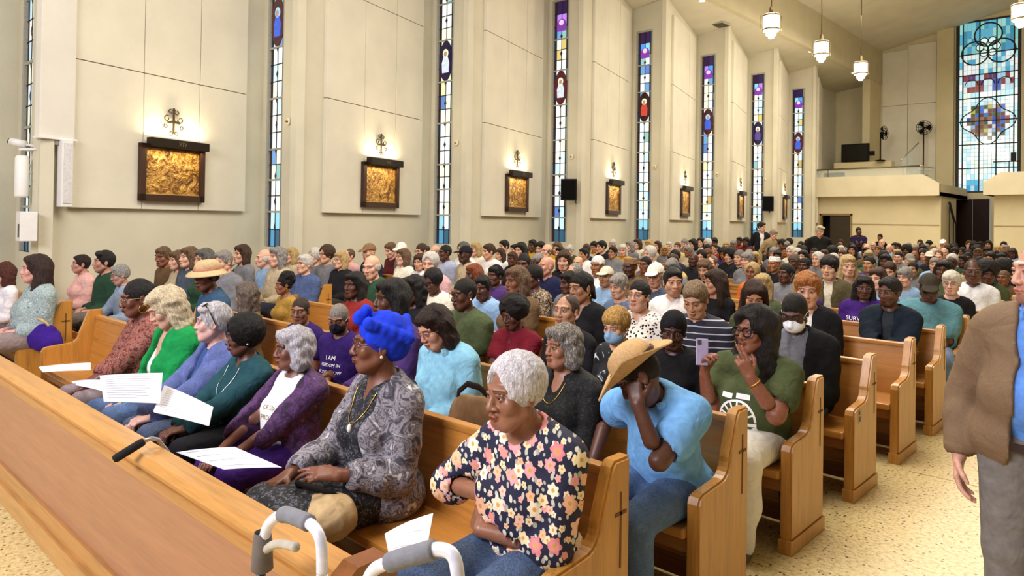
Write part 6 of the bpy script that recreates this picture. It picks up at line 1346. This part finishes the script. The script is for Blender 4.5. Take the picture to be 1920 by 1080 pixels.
# the pews further back are as full as the near ones
rg = random.Random(21)
def fill(k, X):
    if any(abs(X-x) < .44 and r == k for x, r in SPOTS): return
    P = np.array([X, row_y(k)-.05, 1.13])-CAMP; d = P@FWD; u = 960+FPX*(P@RGT)/d; v = CY-FPX*(P@UPV)/d
    if not -20 < u < 1900: return
    st = rg.choice(['short:k', 'short:b', 'bob:k', 'bob:b', 'wavybob:n', 'curly:k', 'curly:w', 'short:g', 'long:k', 'pixie:g', 'side:n', 'buzz:k', 'bun:k', 'afro:k', 'bob:y', None])
    tp = rg.choice([BK, BK, NV, GY, GY, W_, CR, BE, BL, LB, MR, BR, OL, PU, DN, DG])
    person_c(float(u), float(v)+rg.uniform(-3, 3)*12/d, rg.choice('DDBMTLLPP'), st, tp, False, ('glasses:2a2020',) if rg.random() < .2 else (), row=k, X=X)
for k in range(3, NROW):
    for X in np.arange(-7.0, -1.85, .56):
        if rg.random() < (.55 if k < 7 else .80) and not (k < 9 and X > -2.3) and not (k in (4, 5) and X > -3.0): fill(k, float(X)+rg.uniform(-.06, .06))
    for X in np.arange(-10.3, -8.5, .6):
        if rg.random() < .72 and k < 24: fill(k, float(X)+rg.uniform(-.06, .06))
# say which one each is
from collections import defaultdict
def settle():
    def pack(key):
        by = defaultdict(list)
        for r in LOOKS: by[r[1]].append(r)
        for lab, rs in by.items():
            if len(rs) > 1:
                for r in rs: r.append(key(r))
        for r in LOOKS:
            if len(r) > 6: r[1] += r.pop()
    def beside(r, side):
        c = [q for q in LOOKS if q[3] == r[3] and q is not r and (q[4] > r[4]) == (side > 0)]
        if not c: return ', last of its pew'
        return ', %s of a %s' % ('left' if side > 0 else 'right', min(c, key=lambda q: abs(q[4]-r[4]))[5].replace(' top', ' one').replace(' t-shirt', ' shirt'))
    pack(lambda r: beside(r, 1)); pack(lambda r: beside(r, -1).replace(', last', ' and last').replace(', right', ' and right'))
    for r in LOOKS: r[0]['label'] = ' '.join(r[1].split()[:16])
settle()
# ---- people on their feet
def stander(label, px, py, Y, sk, hair, tops, bot, pose, height=1.75, rz=0.0, hd={}, accs=(), hands=None, tier='B', shoes='1c1a1a', **kw):
    hh, hb, hc, hr = TIER[tier]; pose = dict(pose); K = skeleton(stand=True, **pose); hz = K['H'].translation; o = Matrix.Rotation(rz, 3, 'Z') @ hz
    P = at_y(px, py, Y); scl = float(P[2])/hz.z if height is None else height/1.70; loc = (P[0]-o.x*scl, Y, float(P[2])-hz.z*scl if height is None else 0)
    scl = float(np.clip(P[2]/hz.z, .92, 1.12)); loc = (P[0]-o.x*scl, Y-o.y*scl, 0)
    hp = {s: hand_prims(K['arms'][s][2], (0, -.25, -1), (-s, 0, 0), s, .35) for s in (1, -1)} if hands is None else {s: hand_prims(K['arms'][s][2], *(h[:2]), s, *h[2:]) for s, h in hands.items()}
    gs = []
    for i, t in enumerate(tops):
        t = dict(t); nm = t.pop('n', 'top'); m = t.pop('m'); m = cloth(m) if isinstance(m, str) else m; t.setdefault('inf', .010+.009*i); gs.append((nm, top_mesh(K, hc, seed=int(px)+i, **t), m))
        if t.get('neck') == 'collar' and tier in 'AB': gs.append(('collar', collar_mesh(K, .080+t['inf']*.5, .006 if tier == 'A' else .008), m))
    gs.append(('trousers', pants_mesh(K, hc*1.1, seed=3, wob=.002), cloth(bot) if isinstance(bot, str) else bot))
    hm = (hair_mesh(hair[0], hr), hairm(*hair[1:])) if hair else None
    e = add_person(K, loc, rz, scl, label, 'people standing', tone(SK.get(sk, sk)), hh, hb, hd, hp, gs, hm, accessories(accs, K), cloth(shoes)); return e, K, scl
TWEED = blotch(((.30, '67503a'), (.5, '755c44'), (.70, '84694e')), 420, .1, 2)
MANE, MANK, MANS = stander('person in a brown tweed blazer and blue shirt standing in the aisle at right', 1958, 512, 3.42, 'cf9a86', ('thin', '6a4a38', '8a6a50'), [dict(n='shirt', m=cloth('5f8fe0'), sleeve=1.9, neck='collar', hem=-.10, ndepth=-.03), dict(n='blazer', m=TWEED, sleeve=1.86, neck='none', open_=.050, hem=-.26, loose=.006, wob=.003, inf=.020, armf=1.0, skirt=.03)], cloth('77726f', .85),
     dict(w=1.08, belly=.06, head=(-.90, .02, 0), R=(-.262, -.03, .80), L=(.275, -.02, .80), polR=(-.5, .9, 0), polL=(.5, .9, 0)), rz=.02, hd=dict(beard=.55, jaw=1.06, fat=.002, brow=.6), tier='A')
T_ = MANK['T']
m_ = MB(); n_ = 40
m_.add([((.190)*math.cos(2*math.pi*k/n_)*1.0, -.012+(.178)*math.sin(2*math.pi*k/n_), .905+.016*(j*2-1)) for j in range(2) for k in range(n_)], [(k, (k+1) % n_, n_+(k+1) % n_, n_+k) for k in range(n_)], True); m_.build('belt', plain('leather_belt', '2a1610', .45), MANE)
MB().box((-.025, -.196, .887), (.025, -.186, .923), ch=.004).build('belt_buckle', SILVER, MANE)
stander('person in a dark suit standing at the back near the seventh window', 1428, 420, 19.5, 'L', ('short', '241814', '3a2a22'), [dict(n='shirt', m='d8d4cc', sleeve=1, neck='collar'), dict(n='suit_jacket', m='17171f', sleeve=1.9, neck='none', open_=.03, hem=-.2, inf=.022)], '17171f', dict(w=1.02, head=(.9, .1, 0)), rz=.6, tier='C')
stander('person in a beige jacket bending forward beside the dark suit', 1450, 440, 18.6, 'P', ('short', '8a7a68', 'b0a090'), [dict(n='jacket', m='a08a64', sleeve=1.9, neck='collar', hem=-.2)], '3a3430', dict(w=1.06, lean=.22, head=(.3, .35, 0)), rz=1.2, tier='C')
stander('person in a black jacket standing with head lowered before the dark doorway', 1537, 434, 18.0, 'L', ('side', 'b8a888', 'd8ccb4'), [dict(n='jacket', m='15140f', sleeve=1.9, neck='collar', hem=-.2, loose=.02, armf=1.2)], '1c1c1c', dict(w=1.16, belly=.05, head=(.5, .25, 0)), rz=.5, tier='C')
stander('person standing under the balcony raising a small camera', 1610, 434, 24.0, 'D', ('buzz', '14110f'), [dict(n='top', m='231a38', sleeve=1.9, neck='crew', hem=-.15, loose=.016)], '1c1c20', dict(w=1.1, head=(.35, .05, 0), L=(.06, -.26, 1.22), R=(-.06, -.26, 1.22)), rz=.35, tier='C')
stander('person in dark clothes standing at the far end by the balcony wall', 1650, 446, 25.5, 'B', ('short', '1a1412'), [dict(n='top', m='16151a', sleeve=1.9, neck='crew', hem=-.15)], '1c1c20', dict(w=1.0, head=(-.2, .05, 0)), rz=.1, tier='C')
# ------------------------------------------------------------------ things held, worn apart or left about
PAPER = plain('paper', 'eceaf0', .8, nscale=60, namt=.03, bump=0); INK = plain('print_grey', '9a98a2', .8, bump=0)
def quad_sheet(name, pts, label, cat='papers', lines=9, sheets=3, group=None, m=None):
    """a few stacked leaves on four world corners (a,b,c,d), with printed lines lying on the top leaf"""
    a, b, c, d = (Vector(p) for p in pts); n = (b-a).cross(d-a).normalized()
    if n.dot(Vector(CAMP)-(a+b+c+d)/4) < 0: n = -n
    e = empty(name, tuple((a+b+c+d)/4), 0, label, cat, group); o = (a+b+c+d)/4
    def P(u, v): 
        p = a*(1-u)*(1-v)+b*u*(1-v)+c*u*v+d*(1-u)*v; return p-o+n*(.012*math.sin(u*3.1)*math.sin(v*2.2+.6))
    for s in range(sheets):
        sh = Vector((random.uniform(-.008, .008), random.uniform(-.008, .008), 0)) if s else Vector((0, 0, 0)); off = -n*.003*s
        g = [[tuple(P(i/8, j/6)+off+sh) for j in range(7)] for i in range(9)]
        k = MB().grid(g); nb = len(k.v); k.v += [tuple(Vector(v)-n*.0012) for v in k.v[:nb]]; k.f += [tuple(i+nb for i in f[::-1]) for f in k.f[:]]; k.sm += k.sm[:]
        k.build('leaf', m or PAPER, e)
    for q in range(lines):
        v = .12+.76*q/max(1, lines-1); t = MB(); u1 = random.uniform(.80, .92)
        vs = [tuple(P(.1+(u1-.1)*i/8, v+dv)+n*.0035) for i in range(9) for dv in (-.008, .008)]
        t.add(vs, [(2*i, 2*i+1, 2*i+3, 2*i+2) for i in range(8)]).build('printed_line', INK, e)
    return e
def corners(pix): return [at_y(u, v, Y) for u, v, Y in pix]
quad_sheet('program_booklet', corners([(188, 704, 1.52), (305, 699, 1.47), (300, 755, 1.38), (196, 752, 1.42)]), 'large white printed booklet lying open on the knees of the green cardigan', lines=10)
quad_sheet('loose_page', corners([(134, 715, 1.62), (190, 712, 1.58), (192, 733, 1.50), (140, 722, 1.58)]), 'narrow white page sticking out beside the large booklet', lines=3, sheets=1)
quad_sheet('program_booklet', corners([(308, 722, 1.52), (396, 762, 1.50), (388, 797, 1.40), (287, 772, 1.38)]), 'white printed booklet held by the person in the teal sweater', lines=10)
quad_sheet('program_booklet', corners([(330, 848, 1.42), (440, 838, 1.46), (528, 876, 1.44), (420, 880, 1.38)]), 'white paper lying across the purple lap', lines=4, sheets=2)
quad_sheet('program_booklet', corners([(722, 1000, 1.62), (812, 962, 1.66), (800, 1030, 1.50), (730, 1038, 1.50)]), 'folded white leaflet tucked beside the floral blouse', lines=3, sheets=2)
quad_sheet('loose_page', corners([(72, 688, 1.75), (170, 680, 1.80), (170, 694, 1.70), (80, 698, 1.68)]), 'grey page on the knees of the patterned top', lines=3, sheets=1)
# tan tote bag on a lap
def tote():
    P = at_y(590, 905, 1.66); e = empty('tote_bag', (float(P[0]), 1.66, .50), .2, 'tan and black canvas tote bag slumped on the lap of the marbled jacket', 'bag')
    v = Vol((-.30, -.24, -.12), (.30, .24, .24), .009); v.ell((0, 0, .02), (.20, .15, .09), 0); v.ell((.12, -.02, .06), (.11, .11, .08), .04); v.ell((-.12, .03, .03), (.12, .10, .06), .04); v.folds(.010, 26, 5); V, Q = v.polygonise(); inst('bag_body', np_mesh('bag_body', V, Q), cloth('b59a72', .9), e)
    v = Vol((-.36, -.30, -.18), (.10, .26, .16), .009); v.ell((-.16, -.06, -.02), (.14, .13, .07), 0); v.folds(.008, 26, 8); V, Q = v.polygonise(); inst('dark_panel', np_mesh('dark_panel', V, Q), cloth('17130f'), e)
    MB().tube([(-.1, .02, .11), (-.04, -.06, .17), (.08, -.04, .16), (.13, .02, .12)], .012, 8).build('strap', cloth('17130f'), e)
tote()
def handbag(u, v, Y, label, c, rz=0, s=1.0, z=None):
    P = at_y(u, v, Y); e = empty('handbag', (float(P[0]), Y, float(P[2]) if z is None else z), rz, label, 'bag'); e.scale = (s,)*3
    q = Vol((-.26, -.16, -.05), (.26, .16, .32), .010); q.ell((0, 0, .08), (.17, .09, .09), 0); q.cap((-.13, 0, .05), (.13, 0, .05), .07, .07, .03); q.cap((-.10, 0, .15), (.11, 0, .15), .035, .035, .05); q.half((0, 0, 0), (0, 0, -1), .02); q.folds(.008, 22, int(u)); V, Q = q.polygonise(); inst('bag_body', np_mesh('bag_body', V, Q), cloth(c), e)
    MB().tube([(-.11, 0, .16), (-.09, -.02, .20), (-.03, -.03, .225), (.04, -.03, .22), (.09, -.02, .20), (.11, 0, .16)], .009, 8).build('handle', cloth('2a1c16' if c != '35157a' else 'b89a6a'), e)
handbag(890, 780, 2.70, 'brown leather handbag behind the front pew back', '8a6a4a', .3, 1.0, SEAT+.01); bpy.data.objects['handbag'].scale = (1.0, 1.0, 2.0)
handbag(80, 640, 2.02, 'shiny purple handbag on the seat beside the patterned shirt', '35157a', .2, 1.35, SEAT+.01)
# walker in front of the pew
def walker():
    e = empty('rolling_walker', (0, 0, 0), 0, 'folding walker with white tubes and grey grips before the front pew', 'walker')
    WT = plain('white_tube', 'e4e4f2', .3, .2); GT = plain('grey_grip', '77777e', .75, bscale=90, bump=.4); DK = plain('dark_tube', '5f5a66', .5, .3)
    def smooth(pts, n=6):
        out = []; P = [Vector(p) for p in pts]
        for i in range(len(P)-1):
            p0, p1, p2, p3 = P[max(i-1, 0)], P[i], P[i+1], P[min(i+2, len(P)-1)]
            for k in range(n): t = k/n; out.append(.5*((2*p1)+(-p0+p2)*t+(2*p0-5*p1+4*p2-p3)*t*t+(-p0+3*p1-3*p2+p3)*t**3))
        return out+[P[-1]]
    Y = .98
    def px(u, v, y=Y): return tuple(map(float, at_y(u, v, y)))
    a, b, c, d = px(492, 1040), px(505, 985), px(540, 966), px(585, 985)
    r = .0145
    loop = [px(490, 1050), px(494, 1015), px(505, 982), px(530, 965), px(560, 972), px(588, 988), px(602, 1018), px(604, 1075)]
    L1 = smooth(loop); MB().tube(L1, r, 12).build('side_loop', WT, e); MB().tube(L1[18:29], r*1.45, 12).build('hand_grip', GT, e)
    f1 = Vector(loop[0]); MB().tube([f1, (f1.x, f1.y-.01, 0.03)], r*.95, 10).build('leg', DK, e); f2 = Vector(loop[-1]); MB().tube([f2, (f2.x, f2.y, .03)], r, 10).build('leg', WT, e)
    for q in (f1, f2): MB().lathe([(.0001, 0), (.020, 0), (.018, .05), (.0001, .05)], 12, Matrix.Translation((q.x, q.y, 0))).build('rubber_foot', BLK, e)
    k = px(492, 1035); MB().lathe([(.024, -.05), (.030, -.045), (.026, .03), (.022, .055)], 14, Matrix.Translation(k)).build('clamp_collar', plain('grey_collar', '6a625e', .7), e)
    MB().tube(smooth([k, px(512, 1022), px(530, 1020), px(556, 1026)]), [.012]*6*3+[.012], 8).build('latch_lever', plain('cream_lever', 'b8b0a0', .5), e)
    loop = [px(684, 1105, .95), px(700, 1070, .95), px(730, 1055, .95), px(780, 1040, .97), px(820, 1030, .99), px(848, 1040, 1.0), px(858, 1075, 1.0), px(860, 1120, 1.0)]
    L2 = smooth(loop); MB().tube(L2, r, 12).build('side_loop', WT, e); MB().tube(L2[12:24], r*1.45, 12).build('hand_grip', GT, e)
    for q in (Vector(loop[0]), Vector(loop[-1])):
        MB().tube([q, (q.x, q.y, .03)], r, 10).build('leg', WT, e); MB().lathe([(.0001, 0), (.020, 0), (.018, .05), (.0001, .05)], 12, Matrix.Translation((q.x, q.y, 0))).build('rubber_foot', BLK, e)
    q1, q2 = Vector(loop[0]), f2; MB().tube([(q1.x, q1.y, .42), (f2.x, f2.y, .42)], r, 10).build('cross_bar', WT, e)
walker()
# cane hooked over the screen
def cane():
    g0, g1 = Vector(at_y(213, 862, 1.03)), Vector(at_y(270, 827, 1.13)); e = empty('walking_cane', (0, 0, 0), 0, 'walking cane with a black foam handle resting over the oak cap', 'cane')
    MB().tube([g0, g0.lerp(g1, .08), g0.lerp(g1, .92), g1], [.013, .017, .017, .014], 12).build('foam_grip', plain('black_foam', '0e0c10', .95, bscale=200), e)
    q = Vector(at_y(296, 824, 1.22)); MB().tube([g1, g1.lerp(q, .5)+Vector((0, 0, .008)), q, q+Vector((.03, .03, -.05)), (q.x+.05, q.y+.05, .02)], .009, 10).build('shaft', plain('steel', 'a8a4a4', .3, .9), e)
    MB().lathe([(.0001, 0), (.016, 0), (.013, .04), (.0001, .04)], 10, Matrix.Translation((q.x+.05, q.y+.05, 0))).build('rubber_tip', BLK, e)
cane()
# phone in the raised hand, pendant, bracelets, cup, earrings' neighbours
def hero_local(key, p):
    e, K = HEROS[key]; return e.matrix_basis @ Vector(p)
e, K = HEROS['phone']; S, E_, W = K['arms'][-1]
ph = empty('smartphone', tuple(hero_local('phone', W+A3(.0, -.035, .13))), .35, 'lavender smartphone held up in the raised hand', 'phone'); ph.rotation_euler = (-.12, .06, .9)
MB().box((-.036, -.005, -.075), (.036, .005, .075), ch=.004).build('case', plain('lavender_case', 'b3a8cc', .4), ph); MB().box((-.033, .005, -.070), (.033, .0062, .070)).build('display', plain('dark_glass', '050505', .15), ph); MB().box((-.03, -.0075, .04), (-.008, -.005, .068), ch=.002).build('camera_bump', plain('lens_grey', '4a4654', .3), ph)
S, E_, W = K['arms'][1]; d = (W-E_)/np.linalg.norm(W-E_); q = W-d*.035; n1 = np.cross(d, A3(0, 1, 0)); n1 /= np.linalg.norm(n1); n2 = np.cross(d, n1)
MB().tube([tuple(q+(n1*math.cos(t)+n2*math.sin(t))*.036) for t in [2*math.pi*i/20 for i in range(20)]], .004, 6, closed=True).build('bracelet', GOLD, e)
def necklace(key, gname, drop, m, pend=None):
    e, K = HEROS[key]; nb = K['neckb']; g = garment(e, gname); pts = []
    for i in range(25):
        a = math.pi*(i/24); pts.append((.075*math.cos(a), 0, float(nb[2])+.01-drop*math.sin(a)**1.5))
    h = [p for p in project_on(g.data, pts, (0, 1, 0), .004) if p is not None]
    if len(h) > 4:
        MB().tube(h, .0022, 5).build('necklace', m, e)
        if pend is not None:
            c = min(h, key=lambda p: p.z); MB().lathe([(.0001, -.022), (.010, -.014), (.012, 0), (.006, .014), (.0001, .016)], 10, Matrix.Translation(c+Vector((0, -.006, -.012)))).build('pendant', pend, e)
necklace('teal', 'sweater', .20, SILVER, PEARL); necklace('turban', 'dress', .14, GOLD, PEARL); necklace('lace', 'blouse', .12, GOLD)
# sunglasses pushed up into the hair
e, K = HEROS['denim']; inst('sunglasses', acc('shd', shades_mesh), plain('dark_lens', '0a0908', .15), e, K['H'] @ Matrix.Translation((0, .02, 0)) @ Matrix.Rotation(-1.0, 4, 'X') @ Matrix.Scale(1.10, 4) @ Matrix.Translation((0, -.02, 0)))
# black hood lying round the shoulders of the marbled jacket
e, K = HEROS['turban']; nb = K['neckb']; v = Vol(nb-A3(.2, .2, .14), nb+A3(.2, .2, .12), .008)
for i in range(9):
    a = math.pi*(-.12+1.24*i/8); b = math.pi*(-.12+1.24*(i+1)/8)
    v.cap(nb+A3(.105*math.cos(a), .015+.085*math.sin(a), .0-.035*(1-math.sin(a))), nb+A3(.105*math.cos(b), .015+.085*math.sin(b), .0-.035*(1-math.sin(b))), .034, .034, .02)
v.folds(.004, 30, 2); V, Q = v.polygonise(); inst('hood', np_mesh('hood', V, Q), cloth('141217'), e)
# steel cup on the floor, sticker on a pew end
P = at_z(1472, 985, 0); c = empty('steel_tumbler', (float(P[0]), float(P[1]), 0), 0, 'steel tumbler standing on the floor beneath the third pew', 'cup'); MB().lathe([(.0001, 0), (.030, 0), (.036, .16), (.038, .20), (.033, .20), (.030, .02), (.0001, .02)], 20).build('cup', plain('brushed_steel', '8f8a84', .3, .9), c); MB().lathe([(.038, .20), (.039, .215), (.0001, .215)], 20).build('lid', plain('clear_lid', 'c8c4bc', .2), c)
pe = [o for o in bpy.data.objects if o.name.startswith('pew') and o.type == 'EMPTY' and abs(o.location.y-(ROW0+3*PITCH)) < .01 and abs(o.location.x-XE) < .01][0]
MB().box((.000, -.40, .49), (.0022, -.345, .58)).build('sticker', plain('sticker_paper', 'b8b0a4', .6), pe); MB().box((.0018, -.385, .50), (.003, -.36, .535)).box((.0018, -.39, .545), (.003, -.365, .57)).build('sticker_print', plain('sticker_ink', '4a443c', .6), pe)
e, K = HEROS['maskman']
gl = empty('spectacles', tuple(hero_local('maskman', (.10, -.36, .24))), .6, 'thin metal spectacles held in the lap of the black jacket', 'glasses'); inst('frame', acc('gl', glasses_mesh), SILVER, gl, Matrix.Translation((0, .1, 0)))
